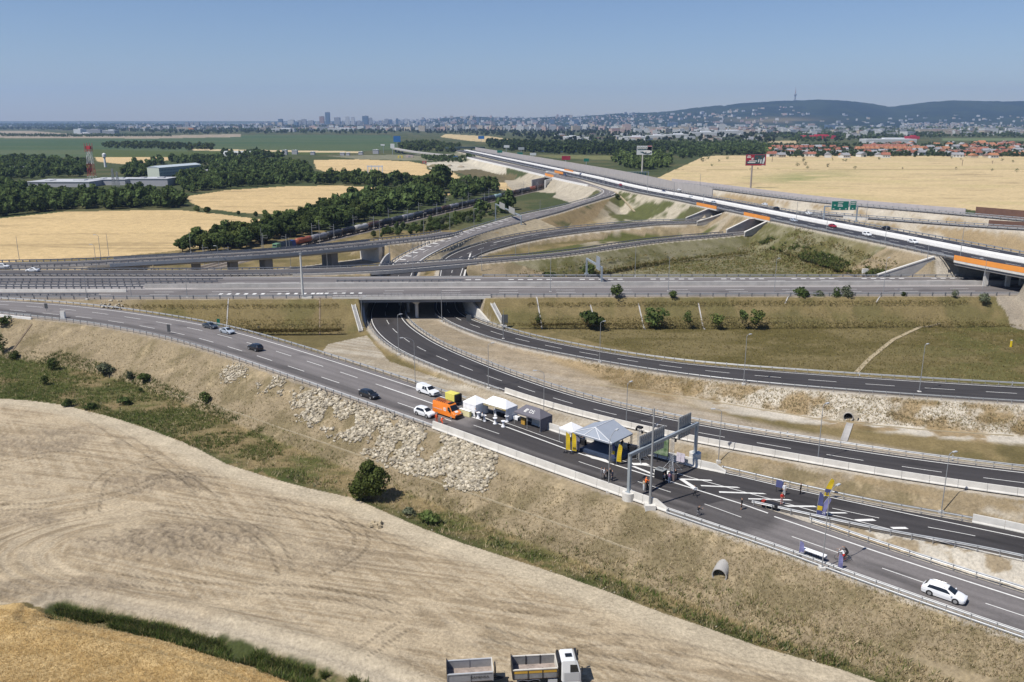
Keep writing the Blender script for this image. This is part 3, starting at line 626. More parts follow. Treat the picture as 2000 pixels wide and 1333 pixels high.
chain_mark([(985,825),(1060,852),(1100,866)],.14);chain_mark([(1135,878),(1190,893),(1225,903),(1290,916),(1360,936),(1440,958),(1515,978),(1590,999),(1650,1012),(1760,1040),(1900,1073),(2040,1104)],.16)
chain_mark([(1112,844),(1160,862),(1230,880),(1300,898),(1360,914),(1440,930),(1540,954),(1640,976),(1800,1010),(2040,1060)],.2,dz=.036)
for q in([(1142,884),(1184,899),(1192,907),(1156,896)],[(1233,905),(1262,905),(1270,910),(1237,909)],[(1232,908),(1240,908),(1284,932),(1270,929)],[(1276,917),(1306,921),(1320,926),(1300,927),(1280,931)],[(1326,934),(1388,938),(1392,941),(1336,938)],[(1324,935),(1334,936),(1364,955),(1352,954)],[(1368,947),(1440,952),(1446,955),(1370,950)],[(1404,959),(1490,964),(1498,967),(1405,963)],[(1461,973),(1540,976),(1548,979),(1462,976)],[(1530,987),(1590,988),(1596,992),(1540,991)],[(1604,1000),(1650,1001),(1656,1004),(1606,1004)],[(1668,1015),(1704,1014),(1712,1018),(1676,1019)],[(1738,1030),(1768,1030),(1775,1034),(1745,1034)]):poly_mark(q,zA)
for a,b in(((925,831),(975,848)),((1130,902),(1180,919)),((1245,941),(1310,962)),((1376,985),(1448,1011))):line_mark(a,b,.14)
o=mA.build('road_marking',MWHITE);o["kind"]="structure"
RAr=ROADS['Ar'];mark(RAr,[(.5,.2,0,RAr.s[-1],0,0),(-1.6,.28,su(RAr,1470),RAr.s[-1],0,0),(3.9,.16,su(RAr,1519),RAr.s[-1],6.2,5.6)],dz=.03)
RA2=ROADS['A2'];mark(RA2,[(4.1,.14,su(RA2,1640),RA2.s[-1],6,6)],dz=.034)
sB=RF.s[-1];sp0=sP
mark(RF,[(.6,.22,sP,sB,0,0),(-.9,.22,sP,sB,0,0),(lambda s:.47*np.interp(s,RF.s,RF.w),.16,sP,sB,6,6)])
mark(RF,[(.8,.35,0,sP,0,0),(-.9,.35,0,sP,0,0),(lambda s:.5*np.interp(s,RF.s,RF.w),.22,300,sP,6,6)]+[(lambda s:.22*np.interp(s,RF.s,RF.w),2.6,a,a+1.2,0,0)for a in np.arange(RF.s[RF.near(8,462)],sP-20,7.0)])
mark(RD_,[(.7,.22,190,RD_.s[-1],0,0),(-.8,.22,0,RD_.s[-1],0,0),(lambda s:.30*np.interp(s,RD_.s,RD_.w),.4,40,190,0,0),(lambda s:.52*np.interp(s,RD_.s,RD_.w),.18,0,RD_.s[-1],6,6)])
RM=ROADS['M'];Lm=RM.s[-1]
mark(RM,[(1.6,.3,0,Lm,0,0),(4.9,.25,0,Lm,6,12),(8.6,.25,0,Lm,6,12),(13.2,.4,0,Lm,0,0),(20.0,.4,0,Lm,0,0),(23.5,.25,0,Lm,6,12),(-1.6,.3,0,Lm,0,0)]+[(27.2,1.0,a+k*3.2,a+k*3.2+1.8,0,0)for a in np.arange(su(RM,690),Lm-40,24)for k in range(5)]+[(5.0,2.0,a+k*2.6,a+k*2.6+1.1,0,0)for a in(su(RM,425),su(RM,525),su(RM,620))for k in range(6)])
RH=ROADS['H4'];Lh=RH.s[-1]
mark(RH,[(.7,.3,0,Lh,0,0),(3.6,.25,0,Lh,6,9),(7.4,.25,0,Lh,6,9),(12.6,.35,0,Lh,0,0),(19.0,.35,0,Lh,0,0),(23,.25,0,Lh,6,9),(26.6,.25,0,Lh,6,9),(29.8,.35,0,Lh,0,0)])
RE=ROADS['E'];RG=ROADS['G']
mark(RE,[(.6,.25,0,RE.s[-1],0,0),(-.6,.25,0,RE.s[-1],0,0)]);mark(RG,[(1.0,.3,0,RG.s[-1],0,0),(-1.0,.3,0,RG.s[-1],0,0),(4.2,.25,0,RG.s[-1],6,6)])
for k in('K','L'):mark(ROADS[k],[(.6,.4,0,ROADS[k].s[-1],0,0),(-.6,.3,0,ROADS[k].s[-1],0,0)])
# guard rails
STEEL=mat("galvanised_steel",(.34,.35,.36),.5,metal=.3,var=.12,vscale=.8,spec=.5)
STEELD=mat("weathered_steel",(.19,.195,.21),.5,metal=.45,var=.15,vscale=.8)
CONC=mat("pale_concrete",(.55,.53,.49),.85,var=.13,vscale=.55,bump=.15)
CONCD=mat("grey_concrete",(.36,.345,.325),.88,var=.17,vscale=.35,bump=.2)
WB=[(-.03,.46),(.03,.48),(-.03,.54),(-.03,.60),(.03,.67),(-.03,.77),(-.055,.77),(0.0,.67),(-.055,.60),(-.055,.54),(0.0,.48),(-.055,.46)]
postmesh={}
def guardrail(pts,label,side=1.0,post=2.6,double=False,parts=True,thick=1.0,matl=None,tall=0.0,group='guard rails along the ramps'):
 pts=np.asarray(pts,float);c=pts[len(pts)//2];mt=matl or STEEL
 root=empty('guard_rail',c);tag(root,label,'guard rail',group)
 loc=pts-c;prof=[(a*side*thick,b+tall)for a,b in WB]
 if thick>1.5:prof=[(-.04*thick,.42+tall),(.04*thick,.42+tall),(.04*thick,.80+tall),(-.04*thick,.80+tall)]
 sweep(loc,prof).build('beam',mt,root)
 if double:sweep(loc,[(a-side*.14,b-.44)for a,b in prof]).build('beam',mt,root)
 d=np.r_[0,np.cumsum(np.linalg.norm(np.diff(loc[:,:2],axis=0),axis=1))];ss=np.arange(.3,d[-1],post)
 ps=[np.array([np.interp(s,d,loc[:,k])for k in range(3)])for s in ss];tg=np.gradient(loc[:,:2],axis=0)
 if parts:
  key=(post,double,mt.name)
  order=sorted(range(len(ps)),key=lambda i:np.hypot(*(ps[i]+c)[:2]))if len(ps)>100 else list(range(len(ps)))
  keep=set(order[:100]);rest=MB()
  for i,p in enumerate(ps):
   k=np.argmin(np.abs(d-ss[i]));a=math.atan2(tg[k,1],tg[k,0])
   if i not in keep:
    rest.box((p[0],p[1],p[2]+.33),(.10,.14,.98),a);continue
   if key not in postmesh:
    mb=MB();mb.box((0,-.10*side,.28),(.055,.14,1.05));mb.box((0,-.06*side,.62),(.10,.05,.2));o=mb.build('post',mt,root);postmesh[key]=o.data
   else:o=bpy.data.objects.new('post',postmesh[key]);COL.objects.link(o);o.parent=root
   o.location=p;o.rotation_euler=(0,0,a)
  if rest.v:tag(rest.build('post',mt,root),kind='stuff')
 else:
  mb=MB()
  for i,p in enumerate(ps):mb.box((p[0],p[1],p[2]+(.25+tall/2)),(.14*thick,.14*thick,1.1+tall))
  o=mb.build('post',STEELD,root);tag(o,kind='stuff')
 return root
def rl(k,off,u0=None,u1=None,dz=-.08):
 R=ROADS[k];i0=0 if u0 is None else R.iu(u0);i1=len(R.N)if u1 is None else R.iu(u1)+1
 if i1<i0:i0,i1=i1,i0
 o=np.full(i1-i0,float(off))if off<=0 or off<200 else None
 if isinstance(off,str):pass
 return np.c_[R.N[i0:i1,:2]+R.n[i0:i1]*o[:,None],R.N[i0:i1,2]+dz]
def rr_(k,over,u0=None,u1=None,dz=-.08,y=None):
 R=ROADS[k];i0=0 if u0 is None else R.iu(u0);i1=len(R.N)if u1 is None else R.iu(u1)+1
 if i1<i0:i0,i1=i1,i0
 if y is not None:i0,i1=y
 o=R.w[i0:i1]+over
 return np.c_[R.N[i0:i1,:2]+R.n[i0:i1]*o[:,None],R.N[i0:i1,2]+dz]
guardrail(rl('A',-.7,-330,852),"long steel guard rail on the curved ramp's near edge above the dry grass slope",side=1)
guardrail(rr_('A',.5,-330,812),"steel guard rail on the far edge of the curved ramp ending behind the white pickup",side=-1)
guardrail(np.r_[rl('A',-.7,1304),rl('Ar',-.7,1410)],"double steel guard rail on the ramp's near edge running past the white estate car",side=1,double=True)
guardrail(rr_('Ar',.4,1512),"steel guard rail on the far side of the estate car's lane below the white gore",side=-1)
guardrail(rr_('A2',.6,1512),"steel guard rail on the dark branch ramp's near edge starting at the red crash cushion",side=-1)
guardrail(rl('A2',-.7,1406,1888),"steel guard rail on the dark branch ramp's far edge behind the two feather flags",side=1,double=False)
iP=int(np.argmin(np.abs(RF.s-sP)));iN=int(np.argmin(np.abs(RF.N[:,1]-262)+1000*(RF.s<sP)))
iBar=RF.near(*P(1000,765,2).xy)
guardrail(np.c_[RF.N[iN:iBar,:2]-RF.n[iN:iBar]*.8,RF.N[iN:iBar,2]-.08],"steel guard rail on the dark ramp's outer curve from underpass to concrete barrier",side=1)
guardrail(rr_('F',.9,y=(iN,len(RF.N))),"long steel guard rail on the dark ramp's inner edge beside the earth track",side=-1)
iN2=int(np.argmin(np.abs(RD_.N[:,1]-258)+1000*(RD_.s<150)))
guardrail(np.c_[RD_.N[iN2:,:2]-RD_.n[iN2:]*.8,RD_.N[iN2:,2]-.08],"steel guard rail above the earth slope along the upper dark ramp",side=1)
guardrail(rr_('D',.9,y=(iN2,len(RD_.N))),"steel guard rail between the upper dark ramp and the olive meadow",side=-1)
guardrail(rl('M',-.6,-400,655),"guard rail on the near edge of the motorway left of the underpass",post=4,parts=False,thick=2)
guardrail(rl('M',-.6,960,2010),"guard rail on the near edge of the motorway right of the underpass",post=4,parts=False,thick=2)
guardrail(rr_('M',.5,930,1990),"guard rail on the far edge of the motorway beyond the carriageways",post=4,parts=False,thick=2)
for off,u1,lb in((3.0,180,"first row of guard rail left where the ramp joins the motorway"),(14.2,250,"guard rail along the near carriageway's inner edge at the far left"),(18.5,300,"guard rail between the two carriageways at the far left, ending near the gore"),(23.5,370,"guard rail on the far carriageway at the far left, ending in the widest gore"),(28.5,372,"guard rail on the farthest edge of the motorway at the far left")):
 guardrail(rl('M',off,-400,u1,0.0),lb,post=2.4,parts=False,thick=2.4,matl=STEELD)
guardrail(rl('M',24.0,636,900,0),"guard rail in the motorway's median gap over the underpass",post=2.4,parts=False,thick=2.4,matl=STEELD)
guardrail(rl('E',-.4,1430,-250),"guard rail on the near edge of the collector lane behind the motorway",post=2.5,parts=False,thick=2.2,matl=STEELD)
guardrail(rr_('E',.4,1440,-250),"guard rail on the far edge of the collector lane behind the motorway",post=2.5,parts=False,thick=2.2,matl=STEELD)
guardrail(rl('G',.3,None,None,.05),"dark railing on the near edge of the viaduct over the railway",post=2.5,parts=False,thick=2.2,matl=STEELD,tall=.25)
guardrail(rr_('G',-.3,None,None,.05),"dark railing on the far edge of the viaduct over the railway",post=2.5,parts=False,thick=2.2,matl=STEELD,tall=.25)
iFa,iFb=RF.near(20,640),iP-4
guardrail(np.c_[RF.N[iFa:iFb,:2]-RF.n[iFa:iFb]*.6,RF.N[iFa:iFb,2]],"guard rail on the outer edge of the exit ramp above the railway",post=4,parts=False,thick=2)
guardrail(rr_('F',.6,y=(RF.near(60,600),iP-2)),"guard rail on the grass side of the exit ramp beside the sign gantry",post=4,parts=False,thick=2)
iDb=int(np.argmin(np.abs(RD_.N[:,1]-350)+1000*(RD_.N[:,0]>60)))
guardrail(np.c_[RD_.N[20:iDb,:2]-RD_.n[20:iDb]*.6,RD_.N[20:iDb,2]],"guard rail on the upper edge of the lower loop ramp",post=4,parts=False,thick=2)
guardrail(rr_('D',.6,y=(22,iDb)),"guard rail on the lower edge of the lower loop ramp by the green lawn",post=4,parts=False,thick=2)
for off,lb in((-.8,"guard rail on the near edge of the elevated motorway with orange parapets"),(-1.6,"second guard rail outside the near edge of the elevated motorway")):guardrail(rl('H4',off),lb,post=4,parts=False,thick=2.2,matl=STEEL)
guardrail(rr_('H4',.8),"guard rail on the far edge of the elevated motorway",post=4,parts=False,thick=2.2)
for k,lb in(('K',"the road beneath the grey noise wall"),('L',"the slip road behind the green direction sign")):
 guardrail(rl(k,-.5),"guard rail on the near edge of "+lb,post=4,parts=False,thick=2.4);guardrail(rr_(k,.5),"guard rail on the far edge of "+lb,post=4,parts=False,thick=2.4)
# concrete barrier elements, 4 m each
JER=[(-.32,0),(.32,0),(.32,.1),(.19,.3),(.13,1.15),(-.13,1.15),(-.19,.3),(-.32,.1)]
bar0=None
def barrier_run(pts,label,group,h=1.0,first_slope=False,last_slope=False):
 global bar0
 d=np.r_[0,np.cumsum(np.linalg.norm(np.diff(pts[:,:2],axis=0),axis=1))];n=max(1,int(round(d[-1]/4.0)))
 q=[np.array([np.interp(s,d,pts[:,k])for k in range(3)])for s in np.linspace(0,d[-1],n+1)]
 for i in range(n):
  a,b=q[i],q[i+1];m=(a+b)/2;ang=math.atan2(b[1]-a[1],b[0]-a[0]);L_=np.hypot(b[0]-a[0],b[1]-a[1])
  end=(i==n-1 and last_slope)
  if bar0 is None or end:
   mb=MB();x0,x1=-.5*(3.96),.5*3.96
   if end:mb.add([(x,y,z*(.4 if(x>.9 and z>.5)else 1))for x in(x0,.2,x1)for y,z in JER],[tuple(range(8)),tuple(range(16,24))]+[(j+k,j+(k+1)%8,j+8+(k+1)%8,j+8+k)for j in(0,8)for k in range(8)])
   else:mb.add([(x,y,z*(.3 if(end and x>0 and z>.5)else 1))for x in(x0,x1)for y,z in JER],[tuple(range(8)),tuple(range(8,16))]+[(k,(k+1)%8,8+(k+1)%8,8+k)for k in range(8)])
   for x in(-1.2,1.2):mb.box((x,0,.03),(.45,.66,.05))
   o=mb.build('concrete_barrier',CONC)
   if not end:bar0=o
  else:o=bpy.data.objects.new('concrete_barrier',bar0.data);COL.objects.link(o)
  o.location=m-np.array([0,0,.03]);o.rotation_euler=(0,-math.atan2(b[2]-a[2],L_),ang);o.scale=(L_/4.0,1,h)
  if first_slope and i==0:pass
  tag(o,label if not end else label.replace("one of the pale concrete barrier elements","sloping end of the pale barrier"),'barrier',group)
barrier_run(rl('A',-.45,857,1304,0),"one of the pale concrete barrier elements along the event area's near edge above the rocks","concrete barriers on the near edge of the event area",1.15,last_slope=True)
iq=ROADS['A'].near(*P(1050,829,7).xy);iq2=len(ROADS['A'].N);RAa=ROADS['A']
ptsF=np.array([P(u,v,zst(u,v))for u,v in((1040,828),(1075,840),(1102,849),(1154,864),(1230,881),(1306,897),(1370,914),(1418,925))])
barrier_run(ptsF,"one of the pale concrete barrier elements behind the tents and the gantry's far foot","concrete barriers on the far edge of the event area",1.1,last_slope=True)
barrier_run(np.c_[RF.N[iBar:,:2]-RF.n[iBar:]*.55,RF.N[iBar:,2]],"one of the pale concrete barrier elements along the dark ramp's near edge beyond the tents","concrete barriers along the dark ramp",1.0)
barrier_run(rl('A2',-.5,1890,2300,0),"one of the pale concrete barrier elements at the branch ramp's far right end","concrete barriers on the branch ramp",1.05)
def longwall(pts,prof,name,label,cat,m=CONC):
 c=pts[len(pts)//2];o=sweep(pts-c,prof).build(name,m,loc=c);tag(o,label,cat);return o
iM0=RM.iu(-380)
longwall(rl('M',15.6,250,2100,0),[(-.35,-.1),(.35,-.1),(.25,1.25),(-.25,1.25)],'median_barrier',"long concrete median wall between the two carriageways of the level motorway",'barrier',CONCD)
longwall(rl('M',17.9,400,2100,0),[(-.3,-.1),(.3,-.1),(.2,1.0),(-.2,1.0)],'median_barrier',"second concrete wall behind the median of the level motorway",'barrier',CONCD)
longwall(rl('M',8.8,-400,215,0),[(-.35,-.1),(.35,-.1),(.2,.9),(-.2,.9)],'median_barrier',"short concrete wall between near lanes of the level motorway at the far left",'barrier',CONC)
longwall(rl('H4',13.6,None,None,0),[(-.35,-.1),(.35,-.1),(.2,1.1),(-.2,1.1)],'median_barrier',"white concrete median wall on the near side of the elevated motorway's centre strip",'barrier',mat("white_concrete",(.66,.65,.63),.85,var=.08,vscale=.5))
longwall(rl('H4',17.6,None,None,0),[(-.35,-.1),(.35,-.1),(.2,1.1),(-.2,1.1)],'median_barrier',"white concrete median wall on the far side of the elevated motorway's centre strip",'barrier',MATS["white_concrete"])
mb=MB();pp=rl('H4',15.6,None,None,.05);sweep(pp,[(-1.9,-.1),(1.9,-.1),(1.9,.06),(-1.9,.06)],mb=mb);o=mb.build('median_strip',MATS["white_concrete"]);o["kind"]="structure"
# bridges and walls
ORANGE=mat("orange_panel",(.70,.27,.055),.6,var=.06,vscale=.4)
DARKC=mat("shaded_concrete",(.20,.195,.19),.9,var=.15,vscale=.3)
WCONC=MATS["white_concrete"]
def span(k,i0,i1,prof,mb=None):
 R=ROADS[k];return sweep(R.N[i0:i1],prof,mb=mb,flip=1.0 if(R.n[i0]@np.array([-R.T[i0,1],R.T[i0,0]]))>0 else-1.0)
def column(mb,x,y,z0,z1,r=.55,cap=True):
 mb.tube((x,y,z0),(x,y,z1-1.1),r,n=12)
 if cap:mb.box((x,y,z1-.85),(1.3,1.3,.5),0,1.7,ty=1.7);mb.box((x,y,z1-.35),(2.3,2.3,.5))
ov=empty('motorway_overpass',(-30,262,8));tag(ov,"low concrete overpass carrying the level motorway across the two dark ramps",'bridge')
def rel(mb,root):
 l=root.location;mb.v=[(a-l.x,b-l.y,c-l.z)for a,b,c in mb.v];return mb
ia,ib=RM.iu(672),RM.iu(962);wM=float(RM.w[ia])
rel(span('M',ia,ib,[(-.9,-1.7),(wM+.8,-1.7),(wM+.8,-.06),(-.9,-.06)]),ov).build('deck',DARKC,ov)
ia2,ib2=RM.iu(655),RM.iu(985)
rel(span('M',ia2,ib2,[(-1.35,-.75),(-.92,-.75),(-.92,.12),(-1.35,.12)]),ov).build('edge_beam',CONC,ov)
mb=MB();
for dz in(.35,.75,1.1):span('M',ia2,ib2,[(-1.18,dz-.04),(-1.1,dz-.04),(-1.1,dz+.04),(-1.18,dz+.04)],mb)
rel(mb,ov).build('railing',STEELD,ov)
for s_ in np.arange(RM.s[ia2],RM.s[ib2],2.0):
 k=int(np.argmin(np.abs(RM.s-s_)));mb=MB();mb.box((0,0,.55),(.09,.09,1.15));
 if not hasattr(ov,"_x")and 'railpost'not in postmesh:o=mb.build('railing_post',STEELD,ov);postmesh['railpost']=o.data
 else:o=bpy.data.objects.new('railing_post',postmesh['railpost']);COL.objects.link(o);o.parent=ov
 p=RM.at(k,-1.14);o.location=(RM.N[k,0]+(s_-RM.s[k])*RM.T[k,0]-ov.location.x,p[1]-ov.location.y,p[2]-ov.location.z)
pa=np.array(P(813,622,.9));dirp=np.array([-.42,.91])
for k in range(5):
 mb=MB();x,y=pa[0]+dirp[0]*k*8.5,pa[1]+2+dirp[1]*k*8.5;column(mb,x,y,.3,6.35 if k else 6.3);rel(mb,ov).build('pier',CONC if k==0 else CONCD,ov)
xF=RF.N[iN-14:iN+4];
def wallrun(pts,off,z0,z1,th=.6,flip=1.0):
 pts=np.asarray(pts,float).copy();mb=MB();T=np.gradient(pts[:,:2],axis=0);T/=np.linalg.norm(T,axis=1)[:,None];Nn=np.c_[-T[:,1],T[:,0]]*flip
 z0=np.broadcast_to(z0,(len(pts),));z1=np.broadcast_to(z1,(len(pts),));V=[]
 for i in range(len(pts)):
  for l,z in((off-th/2,z0[i]),(off+th/2,z0[i]),(off+th/2,z1[i]),(off-th/2,z1[i])):V.append((pts[i,0]+Nn[i,0]*l,pts[i,1]+Nn[i,1]*l,z))
 F=[(i*4+k,i*4+(k+1)%4,(i+1)*4+(k+1)%4,(i+1)*4+k)for i in range(len(pts)-1)for k in range(4)]+[(0,1,2,3),tuple(range(4*len(pts)-4,4*len(pts)))]
 return mb.add(V,F)
mA_=(RF.N[:,1]>258)&(RF.N[:,1]<352)&(RF.N[:,0]<-20);pl=RF.N[mA_,:2]-RF.n[mA_]*1.9
rel(wallrun(np.c_[pl,np.zeros(len(pl))],0,-.5,6.35),ov).build('abutment',CONCD,ov)
mD_=(RD_.N[:,1]>258)&(RD_.N[:,1]<352)&(RD_.N[:,0]<10);pr=RD_.N[mD_,:2]+RD_.n[mD_]*(RD_.w[mD_]+2.1)[:,None]
rel(wallrun(np.c_[pr,np.zeros(len(pr))],0,-.5,6.35),ov).build('abutment',CONC,ov)
for R_,msk,sg in((RF,(RF.N[:,1]>245)&(RF.N[:,1]<264)&(RF.N[:,0]<-20),-1),(RD_,(RD_.N[:,1]>241)&(RD_.N[:,1]<264)&(RD_.N[:,0]<12),1)):
 o_=np.where(sg<0,-1.75,R_.w[msk]+1.75);q=np.c_[R_.N[msk,:2]+R_.n[msk]*o_[:,None],R_.N[msk,2]];y0,y1=q[:,1].min(),q[:,1].max();tp_=1.5+(7.7-1.5)*np.clip((q[:,1]-y0)/(y1-y0-2.5),0,1)
 rel(wallrun(q,0,-.4,tp_,.7),ov).build('wing_wall',CONC if sg>0 else CONCD,ov)
def steps(a,b,wd,name,label,n=22):
 a=np.array(a);b=np.array(b);d=b-a;L_=np.hypot(d[0],d[1]);ang=math.atan2(d[1],d[0]);mb=MB()
 for k in range(n):
  t=(k+.5)/n;mb.box((d[0]*t,d[1]*t,d[2]*t+.05),(L_/n*.8,wd,.35),ang)
 for s_ in(-1,1):
  nx,ny=-math.sin(ang)*s_*(wd/2+.12),math.cos(ang)*s_*(wd/2+.12)
  mb.add([(nx+e*-math.sin(ang)*.1,ny+e*math.cos(ang)*.1,zz)for e in(-1,1)for zz in(-.2,.35)]+[(d[0]+nx+e*-math.sin(ang)*.1,d[1]+ny+e*math.cos(ang)*.1,d[2]+zz)for e in(-1,1)for zz in(-.2,.35)],[(0,1,5,4),(2,3,7,6),(1,3,7,5),(0,2,6,4),(0,1,3,2),(4,5,7,6)])
 o=mb.build(name,CONC,loc=a);tag(o,label,'steps');return o
hs=hit([(690,592),(705,648),(958,592),(982,634)])
steps(hs[0]+(0,0,.1),hs[1]+(0,0,.1),.8,'maintenance_steps',"pale concrete steps down the slope left of the underpass opening")
steps(hs[2]+(.6,0,.1),hs[3]+(.6,0,.1),.9,'maintenance_steps',"concrete steps down the slope right of the underpass wing wall")
eb=empty('collector_bridge',(-45,310,8));tag(eb,"slim grey bridge of the collector lane just behind the motorway overpass",'bridge')
ia,ib=RE.iu(925),RE.iu(560);wE=float(RE.w[(ia+ib)//2])
rel(span('E',ia,ib,[(-.7,-1.3),(wE+.7,-1.3),(wE+.7,-.06),(-.7,-.06)]),eb).build('deck',DARKC,eb)
rel(span('E',ia,ib,[(-1.1,-1.0),(-.72,-1.0),(-.72,.25),(-1.1,.25)]),eb).build('edge_beam',CONCD,eb)
mb=MB();pm=RE.at((ia+ib)//2,wE/2);mb.box((pm[0],pm[1],3.4),(1.2,wE-1,7.0),.0);rel(mb,eb).build('pier',CONCD,eb)
vd=empty('railway_viaduct',(-100,350,0));tag(vd,"long grey ramp viaduct crossing the railway on broad wall piers",'bridge')
ia,ib=RG.iu(752),RG.iu(200);wG=12.5
a_,b_=min(ia,ib),max(ia,ib)
BLUEC=mat("bluish_concrete",(.30,.32,.345),.8,var=.1,vscale=.3)
rel(span('G',a_,b_,[(.6,-1.8),(wG-.6,-1.8),(wG-.2,-.06),(.2,-.06)]),vd).build('deck',CONCD,vd)
rel(span('G',a_,b_,[(-.6,-1.0),(-.35,-1.0),(-.35,.3),(-.6,.3)]),vd).build('edge_beam',BLUEC,vd)
rel(span('G',a_,b_,[(wG+.35,-1.0),(wG+.6,-1.0),(wG+.6,.9),(wG+.35,.9)]),vd).build('edge_beam',BLUEC,vd)
for u_,v_ in((531,522),(658,512),(452,528),(380,530)):
 k=RG.iu(u_);p=RG.at(k,wG/2);mb=MB();mb.box((p[0],p[1],(p[2]-1.75)/2-.3),(3.2,7.5,p[2]-1.2),math.atan2(RG.T[k,1],RG.T[k,0]));rel(mb,vd).build('pier',DARKC,vd)
k=RG.iu(742);p=RG.at(k,wG/2);an=math.atan2(RG.T[k,1],RG.T[k,0]);mb=MB();mb.box((p[0],p[1],3.4),(2.0,wG+1,7.2),an);rel(mb,vd).build('abutment',CONC,vd)
def parapet(k0,k1,root,side=-1,prof=None):
 mb=span('H4',k0,k1,prof or[(-2.75,-.15),(-2.55,-.15),(-2.55,1.15),(-2.75,1.15)]);return rel(mb,root).build('orange_parapet',ORANGE,root)
hb=empty('elevated_bridge',tuple(RH.at(RH.iu(1950),15)));tag(hb,"high bridge of the elevated motorway with an orange parapet crossing the level motorway",'bridge')
ia,ib=RH.iu(1868),RH.iu(2330);wH=30.5
rel(span('H4',ia,ib,[(-2.3,-1.9),(wH+1.8,-1.9),(wH+1.8,-.06),(-2.3,-.06)]),hb).build('deck',DARKC,hb)
rel(span('H4',ia,ib,[(-2.75,-.95),(-2.32,-.95),(-2.32,-.15),(-2.75,-.15)]),hb).build('edge_beam',CONC,hb)
parapet(ia,ib,hb,prof=[(-2.8,-.15),(-2.55,-.15),(-2.55,1.5),(-2.8,1.5)])
def mx(y,off):
 return None
for off,lab in((-4.0,'abutment'),(wM+3.5,'abutment')):
 pts=[]
 for o2 in np.linspace(-3,wH+2,8):
  L_=RH.line(o2,0,None,0);d=np.abs((L_[:,1]-RM.N[60,1])-off);j=int(np.argmin(d));pts.append(L_[j])
 pts=np.array(pts);rel(wallrun(pts,0,6.5,13.1,1.2),hb).build('abutment',CONCD,hb)
 if off>0:
  a=pts[0];b=a+np.array([-20,-2.5,0]);rel(wallrun(np.linspace(a,b,8),0,6.8,np.linspace(14.3,8.4,8),.7),hb).build('wing_wall',CONCD,hb)
  cp=np.linspace(a,b,8);rel(wallrun(cp,0,np.linspace(14.3,8.4,8),np.linspace(14.7,8.8,8),1.0),hb).build('wing_wall',CONC,hb)
 else:
  a=pts[0];b=a+np.array([-9,-13,0]);rel(wallrun(np.linspace(a,b,8),0,2,np.linspace(14.0,3.0,8),.8),hb).build('wing_wall',CONC,hb)
for o2 in np.linspace(-.5,wH-1,6):
 L_=RH.line(o2,0,None,0);j=int(np.argmin(np.abs((L_[:,1]-RM.N[60,1])-17.0)));mb=MB();mb.box((L_[j,0],L_[j,1],10.5),(1.3,1.0,5.6),0);rel(mb,hb).build('pier',CONC,hb)
def underpass(k,u_px,lo,hi,label):
 R=ROADS[k];root=empty('underpass',tuple(R.at(R.iu(lo),0)));tag(root,label,'underpass')
 j=RH.iu(u_px);jj0,jj1=j-5,j+5
 rel(span('H4',jj0,jj1,[(-2.3,-1.3),(wH+1.8,-1.3),(wH+1.8,-.06),(-2.3,-.06)]),root).build('deck',DARKC,root)
 rel(span('H4',jj0,jj1,[(-2.75,-.95),(-2.32,-.95),(-2.32,-.15),(-2.75,-.15)]),root).build('edge_beam',CONC,root)
 parapet(jj0,jj1,root,prof=[(-2.8,-.15),(-2.55,-.15),(-2.55,1.5),(-2.8,1.5)])
 i0,i1=sorted((R.iu(lo),R.iu(hi)));seg=R.N[i0:i1+1];x=seg[:,0];zt=np.interp(x,[x.min(),RH.at(j,0)[0]-2.0,x.max()],[seg[:,2].min()+1.0,RH.N[j,2]-.8,RH.N[j,2]-.8])
 for side,nm in((-1,'near'),(1,'far')):
  o=np.where(side<0,-2.0,R.w[i0:i1+1]+2.0);pts=np.c_[seg[:,:2]+R.n[i0:i1+1]*o[:,None],seg[:,2]]
  rel(wallrun(pts,0,seg[:,2]-.8,zt,.6),root).build('retaining_wall',CONCD,root)
  rel(wallrun(pts,0,zt,zt+.35,1.0),root).build('wall_coping',CONC,root)
 return root
underpass('D',1394,1345,1470,"left of the two small underpasses below the elevated motorway, with orange parapet")
underpass('E',1494,1450,1600,"right of the two small underpasses below the elevated motorway, with orange parapet")
def alongR(R,m):return R.N[m,:2]-R.n[m]*1.0
railo=lambda p:-(p[:,0]-RAIL0[0])*RAILD[1]+(p[:,1]-RAIL0[1])*RAILD[0]
iw0,iw1=2,RF.iu(1168)if RF.iu(1168)<400 else 300
iw1=int(np.argmin(np.abs(RF.N[:,1]-640)+1e4*(np.arange(len(RF.N))>len(RF.N)//2)))
pts=np.c_[RF.N[iw0:iw1,:2]-RF.n[iw0:iw1]*1.1,RF.N[iw0:iw1,2]];ro=railo(pts)
for m,lb in((ro>6.5,"long white retaining wall of the exit ramp left of the railway opening"),(ro<-6.5,"white retaining wall under the hairpin of the exit ramp right of the railway opening")):
 q=pts[m]
 if len(q)<3:continue
 c=q[len(q)//2].copy();c[2]=0;o=wallrun(q-c,0,-.5,q[:,2]+.5,.8).build('retaining_wall',WCONC,loc=c);tag(o,lb,'wall')
rb=empty('railway_bridge',tuple(np.r_[pts[np.argmin(np.abs(ro))][:2],0]));tag(rb,"dark railway opening under the motorway ramps with short orange parapets above the tank train",'bridge')
m=np.abs(ro)<9;q=pts[m];rel(wallrun(q,0,q[:,2]-1.4,q[:,2]+.1,.9),rb).build('deck',CONCD,rb);rel(wallrun(q,.5,q[:,2]+.1,q[:,2]+2.4,.25),rb).build('orange_parapet',ORANGE,rb)
